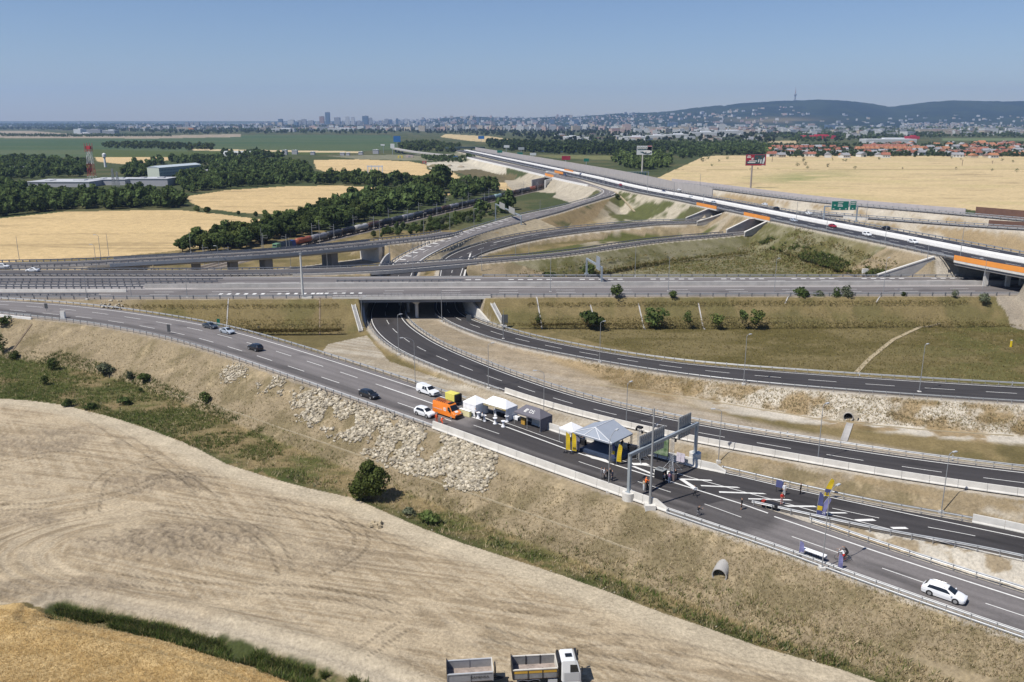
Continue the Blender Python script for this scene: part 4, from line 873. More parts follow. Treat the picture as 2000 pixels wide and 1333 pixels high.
for s_ in(-1,1):
 a=RAIL0+RAILD*540+np.array([-RAILD[1],RAILD[0]])*s_*6.2;qq=np.array([np.r_[RAIL0+RAILD*t+np.array([-RAILD[1],RAILD[0]])*s_*6.3,0]for t in(505,530,580)])
 rel(wallrun(qq,0,-.5,8.2,.8),rb).build('abutment',WCONC if s_<0 else CONCD,rb)
for off,du in((-2.2,0),(14.5,12)):
 L_=RH.line(off);ro2=np.abs(railo(L_));j=int(np.argmin(ro2));q=L_[max(0,j-6):j+7]
 rel(wallrun(q,0,q[:,2]+.2,q[:,2]+2.4,.3),rb).build('orange_parapet',ORANGE,rb)
L_=RH.line(15);j=int(np.argmin(np.abs(railo(L_))));rel(span('H4',max(0,j-9),j+10,[(-2.3,-1.5),(wH+1.8,-1.5),(wH+1.8,-.08),(-2.3,-.08)]),rb).build('deck',CONCD,rb)
GREYW=mat("grey_noise_panel",(.37,.345,.33),.85,var=.10,vscale=.25)
nw=RH.line(35.5);sel=(nw[:,1]>560)&(nw[:,1]<1750);q=nw[sel];c=q[len(q)//2].copy();c[2]=0
hh=np.interp(q[:,1],[560,700,1100,1750],[5.0,6.5,6.2,5.5]);o=wallrun(q-c,0,-.5,q[:,2]+hh,.5).build('noise_wall',GREYW,loc=c);tag(o,"tall grey noise wall running beside the elevated motorway into the distance",'wall')
q=rr_('K',4.0,1290,1860,0);c=q[len(q)//2].copy();c[2]=0;o=wallrun(q-c,0,-.5,q[:,2]+2.4,.4).build('noise_wall',mat("pale_noise_panel",(.42,.385,.38),.7,var=.1,vscale=.4),loc=c);tag(o,"low pale grey noise wall between the upper road and the big wheat field",'wall')
BROWN=mat("brown_noise_panel",(.135,.075,.055),.8,var=.15,vscale=.3)
q=rr_('K',7.0,1872,2390,0);c=q[len(q)//2].copy();c[2]=0;o=wallrun(q-c,0,-.5,q[:,2]+3.6,.4).build('noise_wall',BROWN,loc=c);tag(o,"reddish brown noise wall below the wheat field at the right border",'wall')
q=rr_('L',3.5,1925,2390,0);c=q[len(q)//2].copy();c[2]=0;o=wallrun(q-c,0,-.5,q[:,2]+2.2,.4).build('noise_wall',BROWN,loc=c);tag(o,"lower dark brown noise wall beside the slip road at the right border",'wall')
sb=empty('slip_road_bridge',tuple(ROADS['L'].at(ROADS['L'].iu(1665),0)));tag(sb,"small slip road bridge with a dark opening behind the green direction sign",'bridge')
RL=ROADS['L'];i0,i1=RL.iu(1640),RL.iu(1700)
rel(span('L',i0,i1+1,[(-1.3,-1.0),(-.9,-1.0),(-.9,.3),(-1.3,.3)]),sb).build('edge_beam',CONC,sb)
mb=MB();q=RL.N[i0:i1+1];rel(wallrun(np.c_[q[:,:2]-RL.n[i0:i1+1]*1.6,q[:,2]],0,q[:,2]-4.5,q[:,2]-1.0,.3),sb).build('opening',mat("opening_shade",(.012,.012,.014),.9),sb)  # solid near-black sheet; the shade under the bridge is put into its colour
bi_=[i for i in range(len(RF.N))if 346<RF.N[i,1]<480 and RF.N[i,0]<40];V=[]
for i in bi_:
 a=RF.at(i,RF.w[i]+.2,-.12);j=RD_.near(a[0],a[1]);b=RD_.at(j,-.2,-.12);m_=a*.82+b*.18;m_[2]=a[2]-.15;V+=[tuple(a),tuple(m_),tuple(a*.4+b*.6+np.array([0,0,.12*math.sin(i*1.3)])),tuple(b)]
o=MB().add(V,[(4*k+c_,4*k+c_+1,4*k+c_+5,4*k+c_+4)for k in range(len(bi_)-1)for c_ in range(3)]).build('earth_bank',mat("bank_soil",(.27,.225,.15),.95,var=.28,vscale=.5,bump=.3));o["kind"]="structure"
# drainage
def chute(uvs,label,wd=.36,name='drainage_chute',up=.10,m=None):
 q=hit(uvs);q=resamp(q,1.5);q[:,2]=hts(q[:,:2])+up;c=q[0].copy();o=sweep(q-c,[(-wd/2,-.25),(wd/2,-.25),(wd/2,.12),(wd/4,.02),(-wd/4,.02),(-wd/2,.12)]).build(name,m or CONCD,loc=c);tag(o,label,'drain');return o
for uv,lb in(([(449,606),(440,640)],"pale drainage chute on the motorway slope above the silver car"),([(626,604),(624,655)],"narrow drainage chute halfway along the motorway slope left of the underpass"),([(1047,596),(1059,628)],"drainage chute right of the underpass with a bush over its middle"),([(1153,589),(1164,607)],"drainage chute above the broad dark shrub on the motorway slope"),([(1247,587),(1261,612)],"drainage chute left of the tall light green bush on the motorway slope"),([(1364,587),(1378,612)],"drainage chute beside the two slim green bushes on the motorway slope"),([(1534,587),(1541,602)],"drainage chute left of the pair of dark shrubs on the motorway slope"),([(1629,592),(1635,602)],"short drainage chute under the silvery shrub on the motorway slope"),([(1712,586),(1720,598)],"drainage chute right of the silvery shrub on the motorway slope"),([(62,634),(14,700)],"long dark drainage chute down the far left end of the ramp's slope")):
 chute(uv,lb,m=CONCD if 'long'not in lb else mat("rusty_channel",(.22,.17,.12),.9,var=.2))
chute([(325,764),(470,809),(595,852),(680,882),(780,918),(930,968),(1090,1024),(1170,1051),(1250,1079)],"thin pale drainage channel along the foot of the ramp's embankment",.22,'drainage_channel',.0,mat("tan_channel",(.34,.29,.20),.9))
chute([(1170,752),(1300,772),(1380,783),(1500,803),(1640,825),(1800,840),(1980,852)],"thin pale drainage channel between the earth track and the slope of the upper dark ramp",.25,'drainage_channel',.02,MATS["tan_channel"])
chute([(1838,604),(1800,632),(1745,664),(1700,700),(1673,728)],"thin pale curved footpath line across the olive meadow",1.1,'drainage_channel',.02,mat("trodden_sand",(.34,.28,.18),.95,var=.15))
chute([(1660,828),(1654,845),(1648,862)],"pale concrete chute running down from the round culvert mouth",1.3)
chute([(1202,374),(1222,392),(1241,412)],"pale earth path curving down the lawn inside the exit ramp",2.6,'drainage_channel',.05,MATS["trodden_sand"])
for uv,lb in(([(1212,440),(1372,409)],None),):pass
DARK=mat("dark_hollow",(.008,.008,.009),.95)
def pipe(uv,label,r,L_,heading,tilt,head=False):
 p=hit([uv])[0];root=empty('culvert_pipe',p-(0,0,0 if head else.2));tag(root,label,'pipe');d=Vector((math.cos(heading)*math.cos(tilt),math.sin(heading)*math.cos(tilt),math.sin(tilt)))
 mb=MB();n=28;u=Vector((-math.sin(heading),math.cos(heading),0));w=d.cross(u);V=[];c0=Vector((0,0,r*.75))
 for t,rr in((0,r),(0,r*.86),(-L_,r*.86),(-L_,r)):
  for k in range(n):a=2*PI*k/n;V.append(c0+d*t+(u*math.cos(a)+w*math.sin(a))*rr)
 F=[(a*n+k,a*n+(k+1)%n,((a+1)%4)*n+(k+1)%n,((a+1)%4)*n+k)for a in range(4)for k in range(n)]
 mb.add(V,F).build('pipe_shell',CONCD,root,smooth=False)
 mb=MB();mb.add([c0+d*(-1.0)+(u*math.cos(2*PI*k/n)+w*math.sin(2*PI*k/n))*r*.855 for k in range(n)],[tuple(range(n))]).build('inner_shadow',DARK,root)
 if head:
  mb=MB();q=[c0+d*-.3+(u*math.cos(2*PI*k/n)+w*math.sin(2*PI*k/n))*(r*1.85)for k in range(n)];q2=[c0+d*-.3+(u*math.cos(2*PI*k/n)+w*math.sin(2*PI*k/n))*r for k in range(n)]
  mb.add(q+q2,[(k,(k+1)%n,n+(k+1)%n,n+k)for k in range(n)]).build('stone_collar',mat("stone_collar",(.46,.41,.32),.95,var=.3,vscale=2.5,bump=.6,bscale=4),root)
 return root
pipe((1404,1132),"short concrete pipe end lying in the dry grass slope",.98,3.1,-2.05,-.06)
pipe((1656,822),"round dark culvert mouth with a pale stone collar in the slope",1.0,2.5,-1.95,.0,head=True)
lb_=empty('ramp_bridge',tuple(ROADS['A'].at(ROADS['A'].iu(0),0)));tag(lb_,"white edged little bridge carrying the curved ramp at the picture's left border",'bridge')
i0,i1=ROADS['A'].iu(-160),ROADS['A'].iu(84)
rel(span('A',i0,i1,[(-1.7,-.9),(-1.25,-.9),(-1.25,.12),(-1.7,.12)]),lb_).build('edge_beam',WCONC,lb_)
mb=MB();span('A',i0,i1,[(-1.5,1.0),(-1.42,1.0),(-1.42,1.1),(-1.5,1.1)],mb);rel(mb,lb_).build('railing',STEEL,lb_)
legs(lb_,[ROADS['A'].at(i,-1.46,.6)-np.array(lb_.location)for i in range(i0,i1)],(.07,.07,1.1),STEEL,'railing_post')
# vehicles
def words(txt,size,m,parent,name='lettering'):
 cu=bpy.data.curves.new(name,'FONT');cu.body=txt;cu.size=size;cu.align_x='CENTER';cu.align_y='CENTER';cu.extrude=.006
 t=bpy.data.objects.new(name,cu);COL.objects.link(t);me=bpy.data.meshes.new_from_object(t.evaluated_get(bpy.context.evaluated_depsgraph_get()));bpy.data.objects.remove(t);bpy.data.curves.remove(cu)
 me.materials.clear();me.materials.append(m);o=bpy.data.objects.new(name,me);COL.objects.link(o);o.parent=parent;return o
GLASS=mat("car_glass",(.012,.016,.020),.06,spec=.6)
TYRE=mat("tyre_rubber",(.018,.018,.019),.8);RIM=mat("wheel_rim",(.42,.43,.44),.35,metal=.7);TRIM=mat("black_trim",(.02,.02,.022),.5)
LAMPW=mat("headlight_glass",(.62,.64,.66),.15,spec=.6);LAMPR=mat("tail_light",(.38,.02,.02),.25,spec=.6);PLATE=mat("number_plate",(.62,.62,.60),.5)
def paintm(n,c,coat=.6):return mat("paint_"+n,c,.35,coat=coat,spec=.5)
PW=paintm("white",(.74,.75,.76));PS=paintm("silver",(.36,.40,.45));PB=paintm("black",(.010,.011,.014));PG=paintm("graphite",(.045,.055,.068));PR=paintm("red",(.30,.015,.03));PBL=paintm("blue",(.02,.045,.16));PO=paintm("orange",(.78,.21,.022),.3)
STY={'estate':[(-2.33,.62,.42,.70,.74,.50),(-2.27,.80,.30,.86,.93,.64),(-2.12,.88,.24,.97,1.06,.68),(-1.72,.905,.22,.98,1.41,.60),(-1.2,.91,.2,.97,1.46,.61),(-.3,.91,.2,.95,1.485,.62),(.35,.91,.2,.94,1.44,.60),(.62,.905,.2,.93,1.30,.63),(1.28,.90,.2,.90,.985,.72),(1.75,.88,.21,.80,.90,.70),(2.12,.80,.24,.68,.79,.60),(2.30,.66,.30,.58,.68,.48),(2.35,.55,.36,.52,.58,.42)],'saloon':[(-2.33,.62,.42,.75,.80,.50),(-2.27,.80,.30,.88,.97,.62),(-2.05,.88,.24,.95,1.03,.68),(-1.45,.905,.22,.96,1.16,.64),(-.85,.91,.2,.95,1.40,.59),(-.2,.91,.2,.94,1.455,.60),(.25,.91,.2,.93,1.42,.59),(.55,.905,.2,.92,1.28,.63),(1.20,.90,.2,.89,.98,.72),(1.75,.88,.21,.80,.89,.70),(2.12,.80,.24,.68,.78,.60),(2.30,.66,.30,.58,.67,.48),(2.35,.55,.36,.52,.58,.42)],'suv':[(-2.18,.66,.48,.90,.95,.55),(-2.14,.82,.36,1.0,1.08,.66),(-2.02,.90,.30,1.05,1.18,.68),(-1.72,.92,.28,1.06,1.56,.61),(-1.0,.925,.27,1.05,1.63,.62),(-.2,.925,.27,1.03,1.64,.62),(.35,.925,.27,1.02,1.58,.61),(.6,.92,.27,1.01,1.44,.64),(1.18,.91,.27,.99,1.08,.74),(1.65,.90,.28,.92,1.02,.72),(2.0,.84,.30,.80,.92,.64),(2.16,.72,.34,.70,.80,.55),(2.2,.60,.40,.62,.70,.48)],}
WHEELS={'estate':(1.40,-1.33,.33),'saloon':(1.40,-1.36,.33),'suv':(1.32,-1.32,.36)}
CARMESH={}
def inter(st,x):
 xs=[q[0]for q in st];return[float(np.interp(x,xs,[q[k]for q in st]))for k in range(1,6)]
def car_meshes(sty):
 st=STY[sty];out={}
 mb=MB();V=[]
 xs=sorted(set([q[0]for q in st]+list(np.linspace(st[0][0]+.1,st[-1][0]-.1,14))))
 for x in xs:
  w,z0,zb,zt,wt=inter(st,x);zm=z0+(zb-z0)*.55
  V+=[(x,-w*.93,z0),(x,-w,zm),(x,-w*.985,zb),(x,-wt,zt-.02),(x,-wt*.55,zt+.012),(x,wt*.55,zt+.012),(x,wt,zt-.02),(x,w*.985,zb),(x,w,zm),(x,w*.93,z0)]
 n=10;F=[(i*n+k,i*n+(k+1)%n,(i+1)*n+(k+1)%n,(i+1)*n+k)for i in range(len(xs)-1)for k in range(n)]+[tuple(range(n)),tuple(range((len(xs)-1)*n,len(xs)*n))]
 out['body']=mb.add(V,F)
 def pt(x,f,side):
  w,z0,zb,zt,wt=inter(st,x);return Vector((x,side*(w*.985+(wt-w*.985)*f+.012),zb+(zt-.02-zb)*f))
 tops=[q for q in st if q[4]>q[3]+.3];xa,xb=tops[0][0],tops[-1][0]
 base_f=[q[0]for q in st if q[0]>xb][1 if sty!='x'else 0];base_f={'estate':1.28,'saloon':1.20,'suv':1.18}[sty];roof_f={'estate':.35,'saloon':.25,'suv':.35}[sty];roof_r={'estate':-1.72,'saloon':-.85,'suv':-1.72}[sty];base_r={'estate':-2.12,'saloon':-2.05+.15,'suv':-2.02}[sty]
 sw=MB()
 for side in(-1,1):
  lo=list(np.linspace(base_r+.45,base_f-.28,9));hi=list(np.linspace(max(roof_r+.22,base_r+.62),roof_f-.02,9))
  q=[pt(x,.10,side)for x in lo]+[pt(x,.84,side)for x in hi]
  m=len(lo);sw.add(q,[(i,i+1,m+i+1,m+i)for i in range(m-1)])
 out['side_window']=sw
 def cap(x0,x1,f0,f1):
  a=MB();V=[]
  for x in np.linspace(x0,x1,6):
   w,z0,zb,zt,wt=inter(st,x);s=.90
   V+=[(x,-wt*s,zt+.004),(x,-wt*.5,zt+.024),(x,wt*.5,zt+.024),(x,wt*s,zt+.004)]
  return a.add(V,[(i*4+k,i*4+k+1,i*4+k+5,i*4+k+4)for i in range(5)for k in range(3)])
 d=(base_f-roof_f);ws=cap(roof_f+.06,base_f-.06,0,1);out['windscreen']=MB().add([(x+.02,y,z+.012)for x,y,z in ws.v],ws.f)
 rw=cap(base_r+.08,roof_r-.04,0,1);out['rear_window']=MB().add([(x-.02,y,z+.012)for x,y,z in rw.v],rw.f)
 w,z0,zb,zt,wt=inter(st,st[-1][0]-.1);zz=zb-.02;hl=MB();hl.box((0,0,0),(.30,.34,.13));out['headlight']=hl
 tl=MB();tl.box((0,0,0),(.14,.30,.16));out['tail_light']=tl
 gr=MB();gr.box((st[-1][0]-.06,0,.43),(.16,1.0,.20));gr.box((st[-1][0]-.10,0,.28),(.2,1.25,.10));out['grille']=gr
 r=WHEELS[sty][2];tw=MB();tw.lathe((0,0,0),[(r*.62,-.115),(r,-.10),(r,.10),(r*.62,.115)],20);out['tyre']=MB().add([(x,z,y)for x,y,z in tw.v],tw.f)
 rm=MB();rm.lathe((0,0,0),[(r*.64,-.118),(r*.64,.118)],16);out['rim']=MB().add([(x,z,y)for x,y,z in rm.v],rm.f)
 ar=MB();ar.lathe((0,0,0),[(r*1.16,-.02),(r*1.16,.02)],20);out['arch']=MB().add([(x,z,y)for x,y,z in ar.v],ar.f)
 mi=MB();mi.box((0,0,0),(.14,.20,.13));out['mirror']=mi
 return out
def car(name,sty,paint,label,cat='car',group=None,detail=True):
 root=empty(name);tag(root,label,cat,group);st=STY[sty]
 if sty not in CARMESH:CARMESH[sty]={}
 CM=CARMESH[sty]
 if 'raw'not in CM:CM['raw']=car_meshes(sty)
 raw=CM['raw']
 def part(key,nm,m,parent,loc=(0,0,0),smooth=False):
  k=(key,m.name)
  if k not in CM:o=MB().add(raw[key].v,raw[key].f).build(nm,m,parent,smooth=smooth);CM[k]=o.data
  else:o=bpy.data.objects.new(nm,CM[k]);COL.objects.link(o);o.parent=parent
  o.location=loc;return o
 bd=part('body','body',paint,root,smooth=False)
 part('side_window','side_window',GLASS,root);part('windscreen','windscreen',GLASS,root);part('rear_window','rear_window',GLASS,root)
 xf,xr,r=WHEELS[sty]
 for x in(xf,xr):
  for s in(-1,1):
   w=inter(st,x)[0]
   wh=part('tyre','wheel',TYRE,root,(x,s*(w-.105),r));part('rim','rim',RIM,wh)
   if detail:part('arch','wheel_arch',TRIM,root,(x,s*(w-.012),r+.02))
 if detail:
  zf=inter(st,st[-1][0]-.2)[2]-.02;zr=inter(st,st[0][0]+.06)[2]-.08
  for s in(-1,1):
   part('headlight','headlight',LAMPW,root,(st[-1][0]-.22,s*.60,zf));part('tail_light','tail_light',LAMPR,root,(st[0][0]+.09,s*.62,zr));part('mirror','mirror',paint,root,({'estate':.95,'saloon':.88,'suv':.85}[sty],s*1.0,inter(st,.9)[2]+.08))
  part('grille','grille',TRIM,root)
 return root
def place(o,p,ang,R=None):
 o.location=p;o.rotation_euler=(0,0,ang);return o
def angA(p,k='A'):
 R=ROADS[k];j=R.near(p[0],p[1]);return math.atan2(R.T[j,1],R.T[j,0])
for(u,v,sty,m,nm,lb,fl)in((411,641,'saloon',PG,'parked_car',"dark graphite saloon parked on the ramp's far shoulder behind the silver car",0),(444,651,'saloon',PS,'parked_car',"silver fastback car parked on the ramp's far shoulder below the drainage chute",0),(499,684,'suv',PB,'black_car',"black hatchback driving away to the left in the ramp's middle lane",1),(721,776,'estate',PB,'black_car',"black estate car driving on the ramp beside the rocky slope",0),(830,812,'suv',PW,'white_car',"white sport utility car beside the orange van, just before the concrete barriers",0)):
 p=onroad(u,v);place(car(nm,sty,m,lb,group='cars on the curved ramp'),p,angA(p)+(PI if fl else 0))
p=onroad(1843,1166);wc=car('white_estate_car','estate',PW,"large white estate car on the ramp in the bottom right of the picture");place(wc,p,angA(p,'Ar')-.03);wc.scale=(1.03,1.0,1.0)
mb=MB();
for s in(-1,1):mb.path([(-1.5,s*.56,1.5),(-1.3,s*.56,1.53),(0,s*.57,1.545),(.1,s*.57,1.50)],.018)
mb.build('roof_rail',RIM,wc)
FC=((1350,387.5,'estate',PW,"white car on the elevated motorway just left of the left orange parapet",0),(1394,397.5,'saloon',PS,"silver car on the elevated motorway above the left orange parapet",0),(1296,376.5,'saloon',PBL,"blue car on the elevated motorway inside the hairpin ramp",0),(1550,433,'estate',PS,"silver estate on the elevated motorway right of the right orange parapet",0),(1626,444,'saloon',PR,"red car on the elevated motorway below the green direction sign",0),(1693,461,'suv',PW,"white car right of the red car on the elevated motorway",0),(1783,476,'suv',PW,"rightmost white car on the elevated motorway, nearest to its big bridge",0),(1212,363,'estate',PR,"dark red car on the elevated motorway above the hairpin",0),(1730,449,'suv',PB,"black sport utility car on the elevated motorway's far carriageway",1),(1579,419,'saloon',PW,"white car on the far carriageway left of the green sign's post",1),(1516,409,'saloon',PB,"black car on the far carriageway above the right orange parapet",1),(1493,401.5,'estate',PW,"white car on the far carriageway left of the black car",1),(1386,380,'saloon',PW,"white car on the far carriageway behind the left orange parapet",1),(1350,373,'suv',PB,"black car on the far carriageway beyond the centre strip",1),(1262,358,'saloon',PBL,"dark blue car on the far carriageway near the noise wall",1),(1326,372.5,'saloon',PW,"small white car on the far carriageway beside the blue car",1),(1134,342,'suv',PBL,"dark blue van-like car far away beside the orange railway parapets",1),(1104,343.5,'suv',PBL,"blue car in the distance just right of the first orange parapet",0),(1068,337.5,'suv',PW,"white car in the distance left of the orange railway parapet",0))
for u,v,sty,m,lb,fl in FC:
 p=P(u,v,zD(u-0));
 for _ in range(6):j=RH.near(p.x,p.y);p=P(u,v,RH.N[j,2])
 ang=math.atan2(RH.T[j,1],RH.T[j,0]);c=car('motorway_car',sty,m,lb,group='cars on the elevated motorway',detail=False);place(c,(p.x,p.y,RH.N[j,2]+.01),ang+(PI if fl else 0))
p=P(64,531,8.05);place(car('motorway_car','saloon',PW,"white car passing left on the level motorway behind the guard rails",group=None,detail=False),p,PI)
p=P(6,524,8.3);place(car('motorway_car','suv',PW,"white car at the picture's left border on the viaduct lane",group=None,detail=False),p,.06)
# ---- pickup
def boxcar(sts,m,name,root):
 mb=MB();V=[]
 for x,w,z0,zb,zt,wt in sts:V+=[(x,-w,z0),(x,-w,zb),(x,-wt,zt),(x,wt,zt),(x,w,zb),(x,w,z0)]
 F=[(i*6+k,i*6+(k+1)%6,(i+1)*6+(k+1)%6,(i+1)*6+k)for i in range(len(sts)-1)for k in range(6)]+[tuple(range(6)),tuple(range(6*len(sts)-6,6*len(sts)))]
 mb.add(V,F);return mb.build(name,m,root,bevel=.03)
def wheel(root,x,y,r,w=.24,rimc=None,name='wheel'):
 tw=MB();tw.lathe((0,0,0),[(r*.6,-w/2),(r,-w/2+.02),(r,w/2-.02),(r*.6,w/2)],22);o=MB().add([(a,c,b)for a,b,c in tw.v],tw.f).build(name,TYRE,root);o.location=(x,y,r)
 rm=MB();rm.lathe((0,0,0),[(r*.58,-w/2-.008),(r*.58,w/2+.008)],16);rm.lathe((0,0,0),[(r*.2,-w/2-.05),(r*.2,w/2+.05)],10);MB().add([(a,c,b)for a,b,c in rm.v],rm.f).build('rim',rimc or RIM,o);return o
def panel(pts,m,name,root,off=.012):
 v=[Vector(q)for q in pts];n=(v[1]-v[0]).cross(v[2]-v[0]).normalized();mb=MB();mb.add([q+n*off for q in v]+[q-n*.01 for q in v],[tuple(range(len(v)))]+[(i,(i+1)%len(v),len(v)+(i+1)%len(v),len(v)+i)for i in range(len(v))]);return mb.build(name,m,root)
pk=empty('pickup_truck');tag(pk,"white double cab pickup with a white canopy on the ramp's far shoulder",'pickup')
boxcar([(-2.6,.86,.5,1.05,1.75,.68),(-2.5,.90,.42,1.1,1.88,.70),(-.95,.92,.40,1.12,1.93,.70),(-.85,.92,.40,1.1,1.80,.68),(.15,.92,.40,1.1,1.80,.66),(.45,.92,.40,1.1,1.72,.66),(1.15,.91,.40,1.08,1.16,.78),(2.3,.88,.42,.98,1.08,.76),(2.55,.80,.45,.85,.92,.66)],PW,'body',pk)
panel([(.50,-.66,1.71),(.50,.66,1.71),(1.12,.76,1.18),(1.12,-.76,1.18)][::-1],GLASS,'windscreen',pk,.02)
for s in(-1,1):
 for a,b,c,d in((-.80,-.15,-.72,-.15),(-.08,.62,-.08,.36)):
  q=[(a,s*.905,1.14),(b,s*.905,1.14),(d,s*.69,1.70),(c,s*.69,1.70)];panel(q if s<0 else q[::-1],GLASS,'side_window',pk,.02)
 MB().box((2.42,s*.62,.86),(.3,.36,.16)).build('headlight',LAMPW,pk);MB().box((.75,s*1.03,1.22),(.16,.22,.18)).build('mirror',TRIM,pk)
 for x in(1.62,-1.5):wheel(pk,x,s*.82,.38,.26)
MB().box((2.55,0,.80),(.12,.9,.2)).build('grille',TRIM,pk);MB().box((2.58,0,.52),(.16,1.6,.2)).build('bumper',RIM,pk)
p=onroad(836,770);place(pk,p,angA(p)-.02)
# ---- orange service van
vn=empty('service_van');tag(vn,"orange high roof road service van with a white emblem and a roof rack",'van')
boxcar([(-3.0,.95,.42,1.4,2.45,.86),(-2.95,.98,.38,1.4,2.58,.88),(1.1,.98,.36,1.4,2.60,.88),(1.45,.98,.36,1.35,2.48,.84),(2.15,.98,.36,1.22,1.42,.90),(2.75,.95,.36,1.05,1.12,.82),(3.0,.88,.38,.85,.92,.74)],PO,'body',vn)
panel([(1.50,-.80,2.36),(1.50,.80,2.36),(2.12,.88,1.45),(2.12,-.88,1.45)][::-1],GLASS,'windscreen',vn,.025)
for s in(-1,1):
 q=[(1.05,s*.975,1.45),(2.0,s*.965,1.30),(1.52,s*.90,2.1),(1.05,s*.90,2.15)];panel(q if s<0 else q[::-1],GLASS,'side_window',vn,.02)
 MB().box((1.75,s*1.12,1.5),(.12,.25,.4)).build('mirror',TRIM,vn)
 MB().box((2.86,s*.62,.86),(.26,.36,.3)).build('headlight',LAMPW,vn)
 for x in(1.95,-1.75):wheel(vn,x,s*.86,.36,.24)
 mb=MB();e=s*.995
 mb.box((.35,e,1.55),(.62,.03,.62));mb.build('emblem',MWHITE,vn)
 mb=MB();mb.box((.25,e*1.006,1.55),(.08,.03,.42));mb.box((.47,e*1.006,1.55),(.08,.03,.42));mb.box((.36,e*1.006,1.55),(.2,.03,.06));mb.build('emblem_mark',PO,vn)
 mb=MB()
 for k in range(14):mb.box((-2.6+k*.17,e,1.28),(.08,.03,.12 if k%3 else.16))
 mb.build('lettering',MWHITE,vn)
MB().box((2.93,0,.55),(.3,1.8,.35)).build('bumper',TRIM,vn);panel([(2.2,-.35,1.40),(2.62,-.35,1.19),(2.62,.35,1.19),(2.2,.35,1.40)],MWHITE,'bonnet_emblem',vn,.03)
rk=MB()
for s in(-1,1):rk.path([(-2.7,s*.7,2.78),(.6,s*.7,2.78)],.03)
for x in np.linspace(-2.6,.5,7):rk.path([(x,-.7,2.78),(x,.7,2.78)],.025);rk.box((x,-.7,2.68),(.04,.04,.2));rk.box((x,.7,2.68),(.04,.04,.2))
rk.build('roof_rack',TRIM,vn)
mb=MB();
for k in range(9):mb.tube((-2.5+k*.22,-.45+.1*(k%3),2.82),(-2.3+k*.22,.3-.1*(k%2),2.95),.07,n=6)
mb.build('roof_load',mat("roof_load",(.35,.12,.04),.7,var=.4,vscale=6),vn)
MB().box((1.0,0,2.70),(.5,1.3,.14)).build('beacon_bar',TRIM,vn)
p=onroad(874,812);place(vn,p,angA(p)-.01)
# ---- yellow generator trailer
gt=empty('generator_trailer');tag(gt,"yellow box generator trailer with open black end between pickup and white tent",'trailer')
YEL=mat("pale_yellow_paint",(.62,.56,.12),.5,var=.06,vscale=2)
MB().box((-.25,0,1.45),(2.5,1.6,1.55)).build('housing',YEL,gt,bevel=.05);mb=MB();mb.box((1.12,0,1.35),(.25,1.5,1.4));mb.box((1.28,.72,1.45),(.5,.08,1.5));mb.build('end_panel',TRIM,gt)
mb=MB();mb.box((0,0,.58),(3.0,1.3,.18));mb.tube((1.4,0,.55),(3.0,0,.5),.06);mb.tube((2.6,0,.5),(2.6,0,.05),.05);mb.build('chassis',TRIM,gt)
for s in(-1,1):
 for x in(-.4,.35):wheel(gt,x,s*.8,.32,.2)
p=onroad(886,789);place(gt,p,angA(p))
# ---- tipper lorry and its trailer at the bottom edge
TG=mat("dusty_grey_paint",(.20,.20,.20),.7,var=.2,vscale=1.5);TI=mat("worn_steel_floor",(.30,.25,.22),.75,var=.35,vscale=1.6,metal=.15);TW=mat("cream_edge",(.55,.52,.46),.7,var=.15);TY=mat("ochre_stripe",(.45,.27,.04),.6,var=.15);CABW=paintm("cab_white",(.66,.67,.67),.3);CABG=paintm("cab_grey",(.42,.43,.44),.2)
def tub(root,x0,x1,zb,zt,wd,side_m,stripe=True,posts=2):
 th=.07;hw=wd/2
 MB().box(((x0+x1)/2,0,zb+.04),(x1-x0,wd,.08)).build('tub_floor',TI,root)
 for s in(-1,1):
  mb=MB();mb.box(((x0+x1)/2,s*(hw-th/2),(zb+zt)/2+.04),(x1-x0,th,zt-zb));sd=mb.build('side_wall',side_m,root)
  MB().box(((x0+x1)/2,s*(hw-.02),zt+.05),(x1-x0,.16,.10)).build('top_edge',TW if stripe else CABG,sd)
  if stripe:MB().box(((x0+x1)/2,s*(hw+.012),zt-.26),(x1-x0-.1,.03,.30)).build('stripe',TY,sd)
  mb=MB()
  for x in np.linspace(x0+.05,x1-.05,posts+2):mb.box((x,s*(hw+.04),(zb+zt)/2),(.08,.06,zt-zb))
  for x in np.linspace(x0+.05,x1-.05,posts+2)[1:-1]:mb.box((x,s*(hw-.1),(zb+zt)/2+.1),(.1,.06,zt-zb))
  mb.build('rib',TRIM if stripe else side_m,sd)
 for x,nm,ex in((x1,'front_wall',.18),(x0,'tailgate',.35)):
  MB().box((x,0,(zb+zt+ex)/2),(.09,wd,zt-zb+ex)).build(nm,TW if nm=='front_wall'else TRIM,root)
tk=empty('tipper_lorry');tag(tk,"white cab tipper lorry with an empty ochre striped tub on the dusty ground",'lorry')
MB().box((0,0,.95),(7.2,.95,.35)).build('chassis',TRIM,tk)
tub(tk,-3.75,1.12,1.45,2.55,2.5,TG)
boxcar([(1.55,1.18,.95,2.0,3.15,1.05),(1.7,1.24,.75,2.0,3.3,1.08),(3.0,1.24,.6,2.0,3.3,1.08),(3.35,1.24,.55,2.0,3.05,1.06),(3.62,1.22,.55,1.95,2.1,1.2),(3.72,1.15,.55,1.5,1.6,1.1)],CABW,'cab',tk)
panel([(3.37,-1.0,3.02),(3.37,1.0,3.02),(3.63,1.15,2.1),(3.63,-1.15,2.1)][::-1],GLASS,'windscreen',tk,.03)
